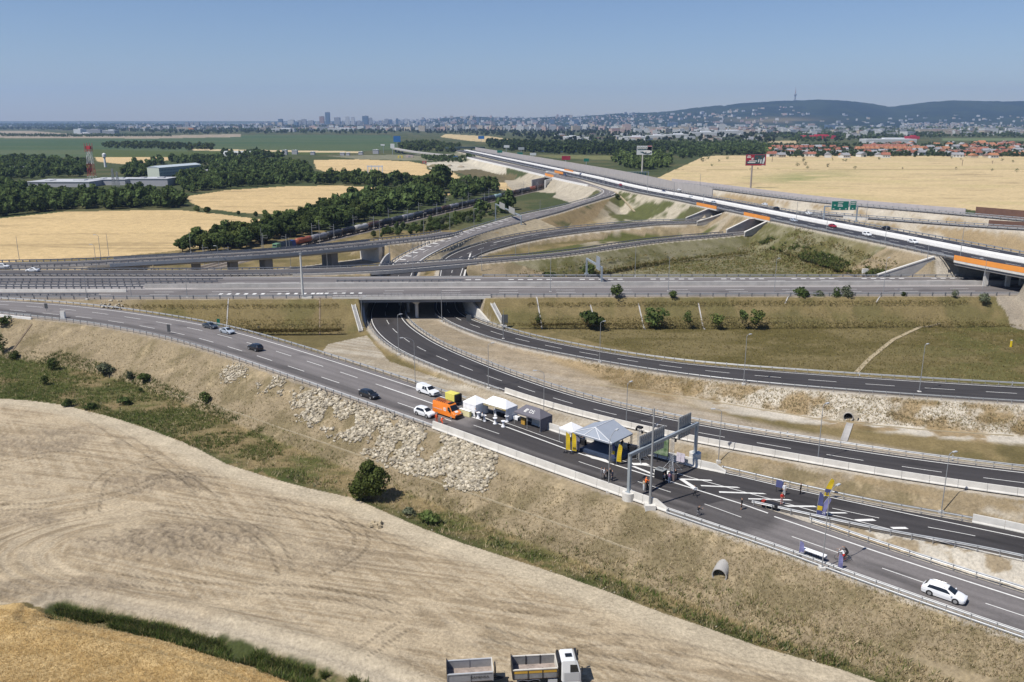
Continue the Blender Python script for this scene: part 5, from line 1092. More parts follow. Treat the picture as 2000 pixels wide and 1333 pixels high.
for s in(-1,1):
 q=[(2.5,s*1.245,1.98),(3.45,s*1.24,1.98),(3.25,s*1.12,2.8),(2.5,s*1.12,2.85)];panel(q if s<0 else q[::-1],GLASS,'side_window',tk,.02)
 q=[(1.85,s*1.25,.9),(3.5,s*1.25,.9),(3.5,s*1.25,1.92),(1.85,s*1.25,1.92)];panel(q if s<0 else q[::-1],CABG,'door',tk,.015)
 mb=MB();mb.tube((3.45,s*1.2,2.75),(3.75,s*1.5,2.75),.03);mb.box((3.75,s*1.5,2.45),(.12,.22,.62));mb.build('mirror',TRIM,tk)
 for x in(2.6,-1.35,-2.7):wheel(tk,x,s*1.02,.52,.36,mat("grey_hub",(.28,.27,.26),.6))
 mb=MB();mb.path([(-.75,s*1.05,.95),(-.9,s*1.05,1.16),(-1.35,s*1.05,1.2),(-1.9,s*1.05,1.12),(-2.05,s*1.05,1.05),(-2.2,s*1.05,1.12),(-2.7,s*1.05,1.2),(-3.2,s*1.05,1.1),(-3.4,s*1.05,.85)],.05);mb.build('mudguard',CABG,tk)
 MB().box((.6,s*.95,.85),(1.0,.5,.6)).build('fuel_tank',CABG,tk);MB().box((3.68,s*.9,.8),(.12,.4,.22)).build('headlight',LAMPW,tk)
MB().box((2.45,-.1,3.33),(.75,.62,.06)).build('roof_hatch',GLASS,tk);MB().box((3.68,0,.55),(.2,2.3,.3)).build('bumper',CABG,tk)
mb=MB();mb.box((1.35,0,2.2),(.3,2.2,1.9));mb.tube((1.35,1.0,1.2),(1.35,1.0,3.3),.09);mb.build('engine_stack',TRIM,tk)
mb=MB();mb.box((3.3,0,3.36),(.25,2.0,.12));mb.box((2.1,-.95,2.98),(.7,.2,.5));mb.build('sun_visor',TRIM,tk)
tp=P(1066,1333,0);aT=.085;tz=hgt(tp.x,tp.y);place(tk,(tp.x,tp.y,tz),aT)
tr=empty('tipper_trailer');tag(tr,"grey empty tipper trailer coupled behind the white cab lorry",'trailer')
mb=MB();mb.box((0,0,.95),(4.6,.9,.3));mb.tube((2.2,0,.9),(4.3,0,.75),.09);mb.tube((2.2,-.5,.9),(4.0,0,.78),.06);mb.tube((2.2,.5,.9),(4.0,0,.78),.06);mb.build('chassis',TRIM,tr)
MB().box((2.75,0,1.9),(.12,1.0,1.3)).build('headboard',TRIM,tr)
tub(tr,-2.5,2.45,1.45,2.45,2.45,mat("plain_grey_paint",(.25,.25,.26),.65,var=.12,vscale=2),stripe=False,posts=1)
for s in(-1,1):
 for x in(-1.1,.9):wheel(tr,x,s*1.0,.5,.36,MATS["grey_hub"])
d=Vector((math.cos(aT),math.sin(aT),0));q=Vector((tp.x,tp.y,tz))-d*8.35;q.z=tz;place(tr,q,aT+.02)
to=words("KAMENKA",.42,TRIM,tr);to.location=(1.0,-1.275,1.98);to.rotation_euler=(PI/2,0,0)
# event: tents, tables, flags, gantry
CANW=mat("white_canvas",(.74,.745,.76),.8,spec=.1);CANG=mat("grey_canvas",(.135,.13,.15),.8,var=.05,spec=.1);CANB=mat("blue_grey_canvas",(.27,.30,.35),.65,var=.05,vscale=.6,spec=.2);CANY=mat("yellow_canvas",(.62,.44,.03),.7,spec=.1);ALU=mat("aluminium_tube",(.55,.56,.57),.4,metal=.6)
NAVY=mat("navy_cloth",(.075,.085,.20),.8);PURP=mat("violet_cloth",(.20,.20,.38),.8);BLK=mat("black_cloth",(.012,.012,.015),.8);STAGE=mat("stage_floor",(.035,.05,.085),.5,var=.2)
def tent(name,label,p,ang,lx,ly,he,hr,ridge,top_m,walls=(),legs=True,valance=None,wall_m=None,open_gable=False):
 """lx along the road, ly across; ridge = half length of the ridge along x (0 = pyramid)"""
 r=empty(name,p,ang);tag(r,label,'tent');x,y=lx/2,ly/2;mb=MB()
 V=[(-x,-y,he),(x,-y,he),(x,y,he),(-x,y,he),(-ridge,0,hr),(ridge,0,hr)]
 F=[(0,1,5,4),(2,3,4,5),(1,2,5),(3,0,4)]if ridge>0 else[(0,1,4),(1,2,4),(2,3,4),(3,0,4)]
 if ridge==0:V=V[:5]
 mb.add(V,F);m=len(mb.v)
 vv_=[(-x,-y),(x,-y),(x,y),(-x,y)]
 for(a,b),(c,d)in zip(vv_,vv_[1:]+vv_[:1]):mb.add([(a,b,he),(c,d,he),(c,d,he-.28),(a,b,he-.28)],[(0,1,2,3)])
 o=mb.build('canopy',[top_m],r)
 md=o.modifiers.new("thick",'SOLIDIFY');md.thickness=.03
 if valance:
  mb=MB();mb.add([(-x,-y-.03,he+.01),(x,-y-.03,he+.01),(x,-y-.03,he-.32),(-x,-y-.03,he-.32)],[(0,1,2,3)]);q=mb.build('valance',valance,r);md=q.modifiers.new("thick",'SOLIDIFY');md.thickness=.02
 W_={'left':((-x,-y),(-x,y)),'right':((x,-y),(x,y)),'front':((-x,-y),(x,-y)),'back':((-x,y),(x,y))}
 for w in walls:
  (a,b),(c,d)=W_[w];n_=9;mb=MB();V=[]
  for k in range(n_):
   t=k/(n_-1);wob=.05*math.sin(k*2.1);nx,ny=(d-b),-(c-a);l=math.hypot(nx,ny)
   for z in(.03,he-.05):V.append((a+(c-a)*t+nx/l*wob,b+(d-b)*t+ny/l*wob,z))
  mb.add(V,[(2*k,2*k+2,2*k+3,2*k+1)for k in range(n_-1)]);q=mb.build('side_wall',wall_m or top_m,r);md=q.modifiers.new("thick",'SOLIDIFY');md.thickness=.02
 if legs:
  n_=2 if lx<4 else 3;m0=None
  for px in np.linspace(-x+.04,x-.04,n_):
   for py in(-y+.04,y-.04):
    if m0 is None:mb=MB();mb.box((0,0,he/2),(.06,.06,he));mb.box((0,0,.02),(.16,.16,.03));q=mb.build('leg',ALU,r);m0=q.data
    else:q=bpy.data.objects.new('leg',m0);COL.objects.link(q);q.parent=r
    q.location=(px,py,0)
 return r
def atA(u,v):p=onroad(u,v);return p,angA(p)
p,a=atA(929,807);tent('party_tent',"closed white pyramid tent with walls beside the orange van",p,a,3.3,3.3,2.35,3.5,0,CANW,('left','right','back','front'))
p,a=atA(976,813);tent('party_tent',"white open tent with a yellow front valance beside the bar tables",p,a,6.0,3.2,2.4,3.6,1.6,CANW,('right','back'),valance=CANY)
p,a=atA(1041,832)
gz=tent('party_tent',"dark grey tent with white lettering on its roof",p,a,6.2,3.3,2.4,3.7,1.6,CANG,('right','back'))
def roof_text(root,txt,size,x,lx,ly,he,hr,m):
 to=words(txt,size,m,root)
 t=.42;sl_a=math.atan2(hr-he,ly/2);to.location=(x,-ly/2*(1-t),he+(hr-he)*t+.05);to.rotation_euler=(sl_a,0,0);return to
roof_text(gz,"DS",1.0,.55,6.2,3.3,2.4,3.7,MWHITE)
t=.42;sa=math.atan2(1.3,1.65);mb=MB();mb.add([(-.45,-.38,0),(.15,-.38,0),(.45,.38,0),(-.15,.38,0)],[(0,1,2,3)]);q=mb.build('emblem',MWHITE,gz);q.location=(-.75,-1.65*.58,2.4+1.3*t+.06);q.rotation_euler=(sa,0,0)
mb=MB();mb.add([(-.18,-.3,0),(-.06,-.3,0),(.08,.18,0),(.0,.3,0),(-.06,.1,0)],[(0,1,2,3,4)]);mb.add([(.1,-.3,0),(.2,-.3,0),(.3,.3,0),(.2,.3,0)],[(0,1,2,3)]);q2=mb.build('emblem_mark',CANG,gz);q2.location=q.location+Vector((0,0,.012));q2.rotation_euler=(sa,0,0)
p,a=atA(1115,862);tent('party_tent',"small white pyramid tent beside the yellow feather flags",p,a,2.9,2.9,2.5,3.5,0,CANW)
p,a=atA(1176,884);st=empty('stage_tent',p,a);tag(st,"large blue grey gabled stage roof on four dark legs over the event stage",'tent')
x,y=3.9,3.0;he,hr=3.5,5.0;mb=MB()
mb.add([(-x,-y,he),(x,-y,he),(x,y,he),(-x,y,he),(0,-y+.9,hr),(0,y,hr)],[(1,2,5,4),(3,0,4,5),(0,1,4),(2,3,5)])
for(q1,q2_)in(((-x,-y),(x,-y)),((x,-y),(x,y)),((x,y),(-x,y)),((-x,y),(-x,-y))):mb.add([(*q1,he),(*q2_,he),(*q2_,he-.22),(*q1,he-.22)],[(0,1,2,3)])
o=mb.build('canopy',CANB,st);md=o.modifiers.new("thick",'SOLIDIFY');md.thickness=.03
mb=MB();
for q1,q2_ in(((-x,-y,he),(x,-y,he)),((-x,-y,he),(0,-y+.9,hr)),((x,-y,he),(0,-y+.9,hr)),((0,-y+.9,hr),(0,y,hr)),((0,-y+.9,hr),(-1.6,-y,he)),((0,-y+.9,hr),(1.6,-y,he))):mb.tube((q1[0],q1[1]-.02,q1[2]+.04),(q2_[0],q2_[1]-.02,q2_[2]+.04),.045)
mb.build('roof_seam',CANW,st)
m0=None
for sx in(-1,1):
 for sy in(-1,1):
  if m0 is None:mb=MB();[mb.tube((i*.12,j*.12,0),(i*.12,j*.12,he),.03)for i in(-1,1)for j in(-1,1)];[mb.tube((-.12,-.12,z),(.12,.12,z+.3),.02)for z in np.arange(0,he-.3,.3)];q=mb.build('leg',STEELD,st);m0=q.data
  else:q=bpy.data.objects.new('leg',m0);COL.objects.link(q);q.parent=st
  q.location=(sx*(x-.15),sy*(y-.15),0)
mb=MB();mb.box((.6,.3,.27),(7.6,4.6,.5));sg=mb.build('stage_platform',STAGE,loc=p);sg.rotation_euler=(0,0,a);tag(sg,"low dark blue stage platform under the gabled roof",'stage')
for(u,v,dx,sz,lb,nm)in((1238,893,0,(1.0,1.0,1.9),"tall black loudspeaker stack right of the stage",'loudspeaker_stack'),(1247,897,0,(1.2,.9,1.2),"lower black loudspeaker stack beside the truss tower",'loudspeaker_stack'),(1140,869,0,(.8,.6,.9),"black equipment case beside the grey feather flag",'equipment_case')):
 p,a=atA(u,v);r=empty(nm,p,a);tag(r,lb,'loudspeaker'if 'loud'in nm else 'case');MB().box((0,0,sz[2]/2),sz).build('cabinet',BLK,r,bevel=.03);MB().box((0,-sz[1]/2-.01,sz[2]*.5),(sz[0]*.8,.03,sz[2]*.8)).build('front_grille',TRIM,r)
bt=None
for u,v,lb in((934,817,"white covered bar table beside the closed tent's waiter"),(946,823,"white covered bar table next to the second white shirted waiter"),(968,813,"white covered bar table under the yellow valance"),(967,828,"white covered bar table on the white road line, left of the nearest one"),(990,824,"rightmost white covered bar table beside the grey tent"),(983,834,"white covered bar table standing nearest to the driving lane")):
 p,a=atA(u,v)
 if bt is None:
  bt=empty('bar_table',p,a);mb=MB();mb.lathe((0,0,0),[(.40,0),(.36,.06),(.20,.35),(.155,.6),(.20,.85),(.38,1.08)],16);mb.build('stretch_cover',CANW,bt,smooth=True);mb=MB();mb.lathe((0,0,1.08),[(.41,0),(.42,.02),(.42,.045),(.40,.05)],18);mb.build('table_top',CANW,bt);o=bt
 else:o=dup(bt,p,a)
 tag(o,lb,'table','bar tables in white covers')
p,a=atA(909,812);cn=empty('serving_counter',p,a);tag(cn,"pale yellow serving counter with a striped front beside the orange van's bonnet",'counter');MB().box((0,0,.55),(2.6,.5,1.1)).build('front',mat("pale_yellow_cloth",(.62,.58,.25),.8,var=.1,vscale=3),cn);mb=MB();[mb.box((-1.2+k*.3,-.26,.5),(.06,.02,.9))for k in range(9)];mb.build('stripe',CANW,cn);MB().box((0,0,1.12),(2.7,.6,.05)).build('counter_top',CANW,cn)
for u,v,lb in((917,813,"black waste bin at the end of the yellow counter"),(921,808,"black waste bin against the closed white tent")):
 p,a=atA(u,v);r=empty('waste_bin',p,a);tag(r,lb,'bin');mb=MB();mb.lathe((0,0,0),[(.22,0),(.27,.8),(.27,.85)],14);mb.build('bin_body',BLK,r);mb=MB();mb.lathe((0,0,.85),[(.29,0),(.26,.1),(.1,.14)],14);mb.build('bin_lid',TRIM,r)
p,a=atA(1023,829);r=empty('wooden_desk',p,a);tag(r,"ochre wooden standing desk under the dark grey tent",'desk');WOOD=mat("ochre_wood",(.42,.24,.04),.7,var=.2,vscale=3);MB().box((0,0,.55),(.9,.5,1.1)).build('desk_body',WOOD,r);MB().box((0,0,1.12),(1.05,.62,.06)).build('desk_top',WOOD,r)
p,a=atA(1008,821);r=empty('folding_table',p,a);tag(r,"small table with a white cloth under the grey tent's left end",'table');mb=MB();mb.box((0,0,.74),(1.4,.7,.05));mb.box((0,-.34,.45),(1.38,.03,.55));mb.build('table_cloth',CANW,r);legs(r,[(sx*.6,sy*.28,.36)for sx in(-1,1)for sy in(-1,1)],(.05,.05,.72),ALU)
def feather(u,v,hgt_,m,label,lean=0.0,wd=.75,two=None,on=None,mark=None,ang=None,cat='flag'):
 p=on if on is not None else onroad(u,v);r=empty('feather_flag',p,ang if ang is not None else-.25);tag(r,label,cat,'feather flags');n=10;V=[]
 pole=[(0,0,0)]
 for k in range(n+1):
  t=k/n;z=hgt_*(.14+.86*t);bend=lean*t*t;w=wd*(1-.15*t)*math.sqrt(max(0,1-max(0,(t-.72)/.28)**2))if t<1 else.02
  V+=[(bend,.02*math.sin(t*7),z),(bend+w,.05*math.sin(t*9+1),z-.08*(1-t))];pole.append((bend-.02,0,z))
 mb=MB();mb.add(V,[(2*k,2*k+1,2*k+3,2*k+2)for k in range(n)]);o=mb.build('sail',[m]+([two]if two else[]),r)
 if two:o.data.polygons.foreach_set("material_index",[1 if 2<=i<=3 else 0 for i in range(n)])
 md=o.modifiers.new("thick",'SOLIDIFY');md.thickness=.02
 mb=MB();mb.path(pole,.025);mb.build('pole',ALU,r);MB().box((0,0,.04),(.7,.7,.08)).build('base_plate',BLK,r)
 if mark:
  mb=MB();z0=hgt_*.26
  for dx,dz,a,b in((.22,0,.06,.34),(.33,.14,.16,.06),(.33,-.14,.16,.06),(.42,0,.06,.26),(.58,0,.06,.36)):mb.box((dx*wd/.75,-.05,z0+dz),(a,.02,b))
  mb.build('mark',mark,r)
 return r
feather(1105,884,3.6,CANY,"left of the two yellow feather flags beside the small white tent");feather(1117,886,3.7,CANY,"right of the two yellow feather flags beside the small white tent, with dark mark",mark=BLK);feather(1124,883,3.1,mat("grey_violet_cloth",(.19,.19,.26),.8),"grey violet banner flag right of the two yellow flags",wd=.7)
feather(1194,900,3.6,NAVY,"navy feather flag with a pale patch behind the street lamp pole",wd=.55,two=CANY);feather(1204,907,3.5,CANY,"single curved yellow feather flag right of the stage",lean=.35)
gq=hit([(1609,974),(1594,1012),(1600,1012)])
feather(0,0,3.3,CANY,"bright yellow flag bent by the wind at the branch ramp's far guard rail",lean=.8,wd=.85,on=gq[0],mark=NAVY,two=NAVY);feather(0,0,4.0,NAVY,"navy flag with a yellow corner on the white gore beside the lamp pole",lean=.2,wd=.7,on=gq[1],two=CANY);feather(0,0,3.3,PURP,"violet striped feather flag leaning right beside the navy flag",lean=1.0,wd=.8,on=gq[2],mark=CANW)
gq=hit([(1560,1088),(1636,1114)]);feather(0,0,2.3,PURP,"violet feather flag at the near guard rail left of the street lamp",wd=.6,on=gq[0],mark=CANW);feather(0,0,2.3,PURP,"violet feather flag at the near guard rail beside the cyclists",wd=.55,on=gq[1])
def zfor(v,y):dv=v-666.5;return CAMZ-y*(FPX*SP+dv*CP)/(FPX*CP-dv*SP)
GAL=mat("gantry_steel",(.33,.37,.40),.45,metal=.35,var=.06);SIGNB=mat("sign_back_metal",(.44,.43,.40),.55,metal=.3,var=.12,vscale=1.2)
ga=empty('sign_gantry',P(1228,961,7.4));tag(ga,"large grey steel sign gantry spanning the event area, sign backs facing the camera",'gantry')
fa=P(1228,961,7.4);fb=P(1358,884,8.3);zt=zfor(886,fa.y);zt2=zt
def lo(q):return Vector(q)-ga.location
mb=MB();d=(fb-fa);d.z=0;d.normalize();ang=math.atan2(d.y,d.x)
for f,nm in((fa,'near'),(fb,'far')):
 mb=MB();c=lo(f);mb.box((c.x,c.y,(zt+f.z)/2-ga.location.z),(.42,.42,zt-f.z),ang);mb.box((c.x,c.y,c.z+.03),(.8,.8,.06),ang);mb.build('post',GAL,ga)
mb=MB();c=(lo(fa)+lo(fb))/2;Lg=(fb-fa).length;mb.box((c.x,c.y,zt-ga.location.z-.22),(math.hypot(fb.x-fa.x,fb.y-fa.y)+.42,.40,.45),ang);mb.build('beam',GAL,ga)
nrm=Vector((-d.y,d.x,0))
for t0,t1,zlo,zhi in((.15,.52,-1.9,1.75),(.73,.93,-1.75,1.95)):
 a_=fa+(fb-fa)*t0;b_=fa+(fb-fa)*t1;a_.z=b_.z=zt;c=lo((a_+b_)/2)+nrm*.42;L_=math.hypot(b_.x-a_.x,b_.y-a_.y)
 mb=MB();mb.box((c.x,c.y,zt-ga.location.z+(zlo+zhi)/2),(L_,.05,zhi-zlo),ang);sgn=mb.build('sign_panel',SIGNB,ga)
 mb=MB();
 for k in range(int(L_/.48)+1):
  q=c+d*(-L_/2+.1+k*.48)-nrm*.07;mb.box((q.x,q.y,zt-ga.location.z+(zlo+zhi)/2),(.09,.09,zhi-zlo),ang)
 for zz in(zlo*.7,zlo*.25,zhi*.45,zhi*.9):mb.box((c.x-nrm.x*.05,c.y-nrm.y*.05,zt-ga.location.z+zz),(L_,.05,.05),ang)
 mb.build('rib',STEEL,sgn)
for f,lb,h0 in((fa,"pale concrete foundation block under the gantry's near post",1.7),(fb,"round pale concrete foundation under the gantry's far post",1.6)):
 r=empty('foundation_block',(f.x,f.y,f.z));tag(r,lb,'foundation');mb=MB();mb.lathe((0,0,-h0-.6),[(.95,0),(.95,h0+.6)],24);mb.build('plinth',CONC,r)
 MB().box((0,0,-h0-.5),(3.2 if f is fa else 2.0,2.2 if f is fa else 1.6,.9),ang).build('footing',CONC,r)
def truss(u,v,vt,label):
 p=onroad(u,v);h=zfor(vt,p.y)-p.z;r=empty('truss_tower',p,angA(p));tag(r,label,'tower');mb=MB();s=.2
 for i in(-1,1):
  for j in(-1,1):mb.tube((i*s,j*s,0),(i*s,j*s,h),.028,n=6)
 for k,z in enumerate(np.arange(0,h-.4,.4)):
  q=[(-s,-s),(s,-s),(s,s),(-s,s)]
  for(a,b),(c,e)in zip(q,q[1:]+q[:1]):mb.tube((a,b,z),(c,e,z+.4),.014,n=5)
 mb.build('mast',ALU,r)
 for i in(-1,1):
  for j in(-1,1):mb=MB();mb.tube((i*s,j*s,1.7),(i*1.25,j*1.25,.05),.03,n=6);mb.tube((i*s,j*s,.3),(i*1.25,j*1.25,.05),.03,n=6);mb.build('outrigger',ALU,r)
 mb=MB();mb.box((0,0,h+.1),(.9,.7,.3));mb.tube((-.5,0,h-.4),(.9,0,h-.3),.04);mb.box((.55,-.1,h-.6),(.25,.25,.4));mb.box((-.55,-.1,h-.3),(.2,.3,.45));mb.build('hoist_head',BLK,r);return r
truss(1247,899,836,"left aluminium truss tower holding the event screen, beside the sign backs");truss(1311,920,852,"right aluminium truss tower with splayed feet beside the green screen")
p0,p1=onroad(1262,897),onroad(1304,909);r=empty('event_screen',(p0+p1)/2);dd_=p1-p0;an=math.atan2(dd_.y,dd_.x);r.rotation_euler=(0,0,an);tag(r,"large event screen showing a green picture hung between the truss towers",'screen');L_=math.hypot(dd_.x,dd_.y)
MB().box((0,.08,2.9),(L_,.16,3.0)).build('frame',BLK,r)
gp=bpy.data.materials.new("screen_picture");gp.use_nodes=True;n=gp.node_tree;b=n.nodes["Principled BSDF"];tc=n.nodes.new("ShaderNodeTexCoord");tn=n.nodes.new("ShaderNodeTexNoise");tn.inputs["Scale"].default_value=1.3;tn.inputs["Detail"].default_value=5;n.links.new(tc.outputs["Object"],tn.inputs["Vector"]);cr=n.nodes.new("ShaderNodeValToRGB");cr.color_ramp.elements[0].position=.38;cr.color_ramp.elements[0].color=(.05,.10,.035,1);cr.color_ramp.elements[1].position=.66;cr.color_ramp.elements[1].color=(.22,.27,.17,1);n.links.new(tn.outputs[0],cr.inputs[0]);n.links.new(cr.outputs[0],b.inputs["Base Color"]);b.inputs["Roughness"].default_value=.5
MB().box((0,-.01,2.9),(L_-.1,.03,2.9)).build('picture',gp,r);legs(r,[(x,.1,.7)for x in(-L_/2+.2,0,L_/2-.2)],(.1,.1,1.4),BLK,'support')
p,a=atA(1290,934);r=empty('control_booth',p,a);tag(r,"black cloth covered equipment cube with a grey top in the painted island",'booth');MB().box((0,0,.72),(1.5,1.3,1.44)).build('cloth_cover',BLK,r,bevel=.03);MB().box((0,0,1.47),(1.55,1.35,.06)).build('booth_top',mat("grey_lid",(.22,.23,.23),.6),r);mb=MB();[mb.box((-.5+.2*k,.1*(k%2),1.56),(.1,.3,.12))for k in range(5)];mb.build('mixer',STEELD,r)
p,a=atA(1313,937);r=empty('equipment_case',p,a);tag(r,"pinkish grey equipment case behind the technicians, right of the black cube",'case');MB().box((0,0,.55),(1.1,.8,1.1)).build('case_body',mat("brownish_case",(.16,.12,.11),.6),r,bevel=.03);MB().box((0,0,1.12),(1.14,.84,.06)).build('lid',STEELD,r)
p,a=atA(1521,962);r=empty('display_board',p,a+.1);tag(r,"navy display board on legs beside the person in white",'board');MB().box((0,0,1.35),(1.0,.08,1.1)).build('board',NAVY,r);legs(r,[(x,0,.4)for x in(-.4,.4)],(.05,.05,.8),BLK)
for u,v,lb in((1325,896,"left pale roll-up poster leaning on the barrier near the right truss tower"),(1333,898,"right pale roll-up poster leaning on the barrier left of the far gantry foot")):
 q=P(u,v+7,zst(u,v)+.3);r=empty('poster_board',q,angA(q));tag(r,lb,'poster');MB().box((0,0,.9),(.75,.05,1.5)).build('sheet',mat("lilac_paper",(.55,.50,.55),.7,var=.25,vscale=3),r);MB().box((0,0,.1),(.8,.2,.1)).build('foot',STEELD,r)
p=onroad(1491,987);r=empty('crash_cushion',p,angA(p,'Ar')+PI);tag(r,"red nose crash cushion where the two guard rails meet at the gore",'crash cushion');MB().box((0,0,.45),(.5,.75,.7)).build('nose',mat("dull_red_paint",(.28,.03,.02),.5),r,bevel=.06);mb=MB();mb.box((.37,0,.5),(.04,.7,.5));mb.box((-1.3,0,.45),(1.8,.8,.55));mb.build('bay',TRIM,r)
pA_,pB_=onroad(1567,1082),onroad(1612,1099);r=empty('long_table',(pA_+pB_)/2);dd_=pB_-pA_;r.rotation_euler=(0,0,math.atan2(dd_.y,dd_.x));L_=math.hypot(dd_.x,dd_.y);tag(r,"long table under a white cloth along the near guard rail by the street lamp",'table');mb=MB();mb.box((0,0,.86),(L_,.8,.04));mb.box((0,.4,.6),(L_,.03,.5));mb.build('white_cloth',CANW,r);legs(r,[(x,y_,.42)for x in np.linspace(-L_/2+.2,L_/2-.2,4)for y_ in(-.3,.3)],(.05,.05,.84),BLK)
# people
SKIN=mat("skin",(.42,.25,.17),.6);HAIRD=mat("dark_hair",(.02,.015,.012),.7);HAIRB=mat("brown_hair",(.07,.04,.02),.7)
CL={k:mat("cloth_"+k,c,.85)for k,c in{'black':(.014,.014,.017),'navy':(.02,.026,.05),'white':(.70,.70,.70),'grey':(.16,.16,.17),'jeans':(.10,.14,.22),'orange':(.80,.16,.02),'red':(.5,.03,.02),'purple':(.22,.12,.20),'beige':(.45,.36,.25),'hivis':(.85,.12,.03),'pink':(.55,.28,.25),'shoe':(.02,.02,.02)}.items()}
DEPS=None
POSES={'stand':dict(hipz=.93,lean=0,legs=((.0,.0),(.05,.0)),arms=((.05,.0,.25),(.05,.0,.25))),'hold':dict(hipz=.93,lean=.03,legs=((.04,0),(-.04,0)),arms=((.1,.0,1.5),(.1,.0,1.4))),'walk':dict(hipz=.91,lean=.06,legs=((.42,.1),(-.36,.45)),arms=((-.4,0,.35),(.45,0,.5))),'camera':dict(hipz=.90,lean=.12,legs=((.2,.1),(-.22,.12)),arms=((.7,.1,1.7),(.9,.1,1.5))),'crouch':dict(hipz=.55,lean=.45,legs=((1.15,1.55),(.7,1.6)),arms=((.7,.1,1.2),(.8,.1,1.1))),'ride':dict(hipz=.98,lean=.75,legs=((.95,1.1),(.45,.75)),arms=((1.25,.05,.25),(1.25,.05,.25))),}
def person(label,u=None,v=None,pose='stand',face=0.0,top='white',legs='black',hair=HAIRD,h=1.76,at=None,sleeve='skin',group=None,shorts=False,hat=None):
 """one continuous skinned figure with head, hands with five fingers and shoes; clothing by zones of the one mesh"""
 D=POSES[pose];V=[];E=[];Rr=[];Z=[]
 def add(p,r,zone,par=None):
  V.append(Vector(p));Rr.append(r);Z.append(zone)
  if par is not None:E.append((par,len(V)-1))
  return len(V)-1
 hz=D['hipz'];ln=D['lean']
 def up(t,dy=0):return Vector((math.sin(ln)*t,dy,hz+math.cos(ln)*t))
 pel=add(up(0),(.145,.17),'legs');wst=add(up(.16),(.12,.15),'top',pel);ch=add(up(.36),(.14,.185),'top',wst);sh=add(up(.49),(.095,.13),'top',ch);nk=add(up(.575),(.055,.055),'skin',sh)
 hd=add(up(.66)+Vector((.02,0,0)),(.085,.075),'skin',nk);hd2=add(up(.76)+Vector((.015,0,0)),(.102,.085),'head',hd);hd3=add(up(.84)+Vector((0,0,0)),(.07,.065),'hair',hd2)
 nose=add(up(.725)+Vector((.115,0,0)),(.018,.018),'skin',hd2)
 for s in(-1,1):add(up(.74)+Vector((0,s*.092,0)),(.016,.022),'skin',hd2)
 hands=[]
 for s,(th,kn)in zip((-1,1),D['legs']):
  hip=add(Vector((0,s*.095,hz-.04)),(.10,.10),'legs',pel)
  k=Vector((math.sin(th)*.43,s*.105,hz-.06-math.cos(th)*.43));ki=add(k,(.062,.062),'legs',hip)
  a=th-kn;f=k+Vector((math.sin(a)*.42,s*.0,-math.cos(a)*.42));
  mid=add((k*.55+f*.45)+Vector((-.02,0,0)),(.056,.056),'shin',ki);an_=add(f,(.042,.042),'shin',mid);add(f+Vector((-.05,0,-.04)),(.04,.045),'shoe',an_);add(f+Vector((.17,s*.02,-.05)),(.035,.05),'shoe',an_)
 for s,(th,ab,el)in zip((-1,1),D['arms']):
  so_=add(up(.46,s*.19),(.062,.062),'top',sh);t0=th+ln*.3
  e=up(.45,s*.21)+Vector((math.sin(t0)*.28,s*(.04+ab),-math.cos(t0)*.28));ei=add(e,(.045,.045),'sleeve',so_)
  w=e+Vector((math.sin(t0+el)*.25,-s*.06*min(el,1),-math.cos(t0+el)*.25));wi=add(w,(.028,.032),'fore',ei);dr=(w-e).normalized();pm=add(w+dr*.07,(.022,.040),'skin',wi);hands.append((w+dr*.10,dr,s))
 me=bpy.data.meshes.new('sk');me.from_pydata(V,E,[]);ob=bpy.data.objects.new('sk',me);COL.objects.link(ob)
 md=ob.modifiers.new('skin','SKIN');sd=me.skin_vertices[0].data
 for i,(a,b)in enumerate(Rr):sd[i].radius=(a,b);
 sd[0].use_root=True
 m2=ob.modifiers.new('sub','SUBSURF');m2.levels=1;m2.render_levels=1
 dg=bpy.context.evaluated_depsgraph_get();ev=ob.evaluated_get(dg);nm=bpy.data.meshes.new_from_object(ev)
 vs2=[v.co.copy()for v in nm.vertices];fs=[tuple(p.vertices)for p in nm.polygons]
 bpy.data.objects.remove(ob);bpy.data.meshes.remove(me);bpy.data.meshes.remove(nm)
 mb=MB();mats_=[SKIN,CL[top],CL[legs],CL['shoe'],hair if hat is None else CL[hat]]
 zi_={'skin':0,'head':0,'top':1,'legs':2,'shin':0 if shorts else 2,'shoe':3,'hair':4,'sleeve':1,'fore':0 if sleeve=='skin'else 1}
 Va=np.array([tuple(q)for q in V])
 for f in fs:
  c=sum((vs2[i]for i in f),Vector())/len(f);i=int(np.argmin(((Va-np.array(c))**2).sum(1)/np.array([max(.05,(a+b)/2)for a,b in Rr])**.5));z=zi_[Z[i]]
  if Z[i]=='head'and(c-V[i]).x<-.02:z=4
  mb.add([],[],0);mb.f.append(f);mb.m.append(z)
 mb.v=[tuple(q)for q in vs2]
 for hp,dr,s in hands:
  sd_=Vector((0,1,0))if abs(dr.y)<.8 else Vector((1,0,0));nrm_=dr.cross(sd_).normalized()
  for k,L_ in enumerate((.065,.078,.073,.056)):
   b0=hp-dr*.01+sd_*(k-1.5)*.02;b1=b0+dr*L_*.55;b2=b1+(dr*.8+nrm_*.6*s).normalized()*L_*.5;mb.tube(b0,b1,.0095,.009,5,0);mb.tube(b1,b2,.009,.007,5,0)
  t0=hp-dr*.06+sd_*.035*s;t1=t0+(dr*.6+sd_*.8*s).normalized()*.04;mb.tube(t0,t1,.011,.010,5,0);mb.tube(t1,t1+dr*.03,.010,.008,5,0)
 e0=V[hd2]
 for s in(-1,1):mb.box(tuple(e0+Vector((.088,s*.034,-.005))),(.02,.022,.012),0,mi=4)
 mb.box(tuple(V[hd]+Vector((.078,0,.0))),(.02,.045,.010),0,mi=1 if top=='red'else 4)
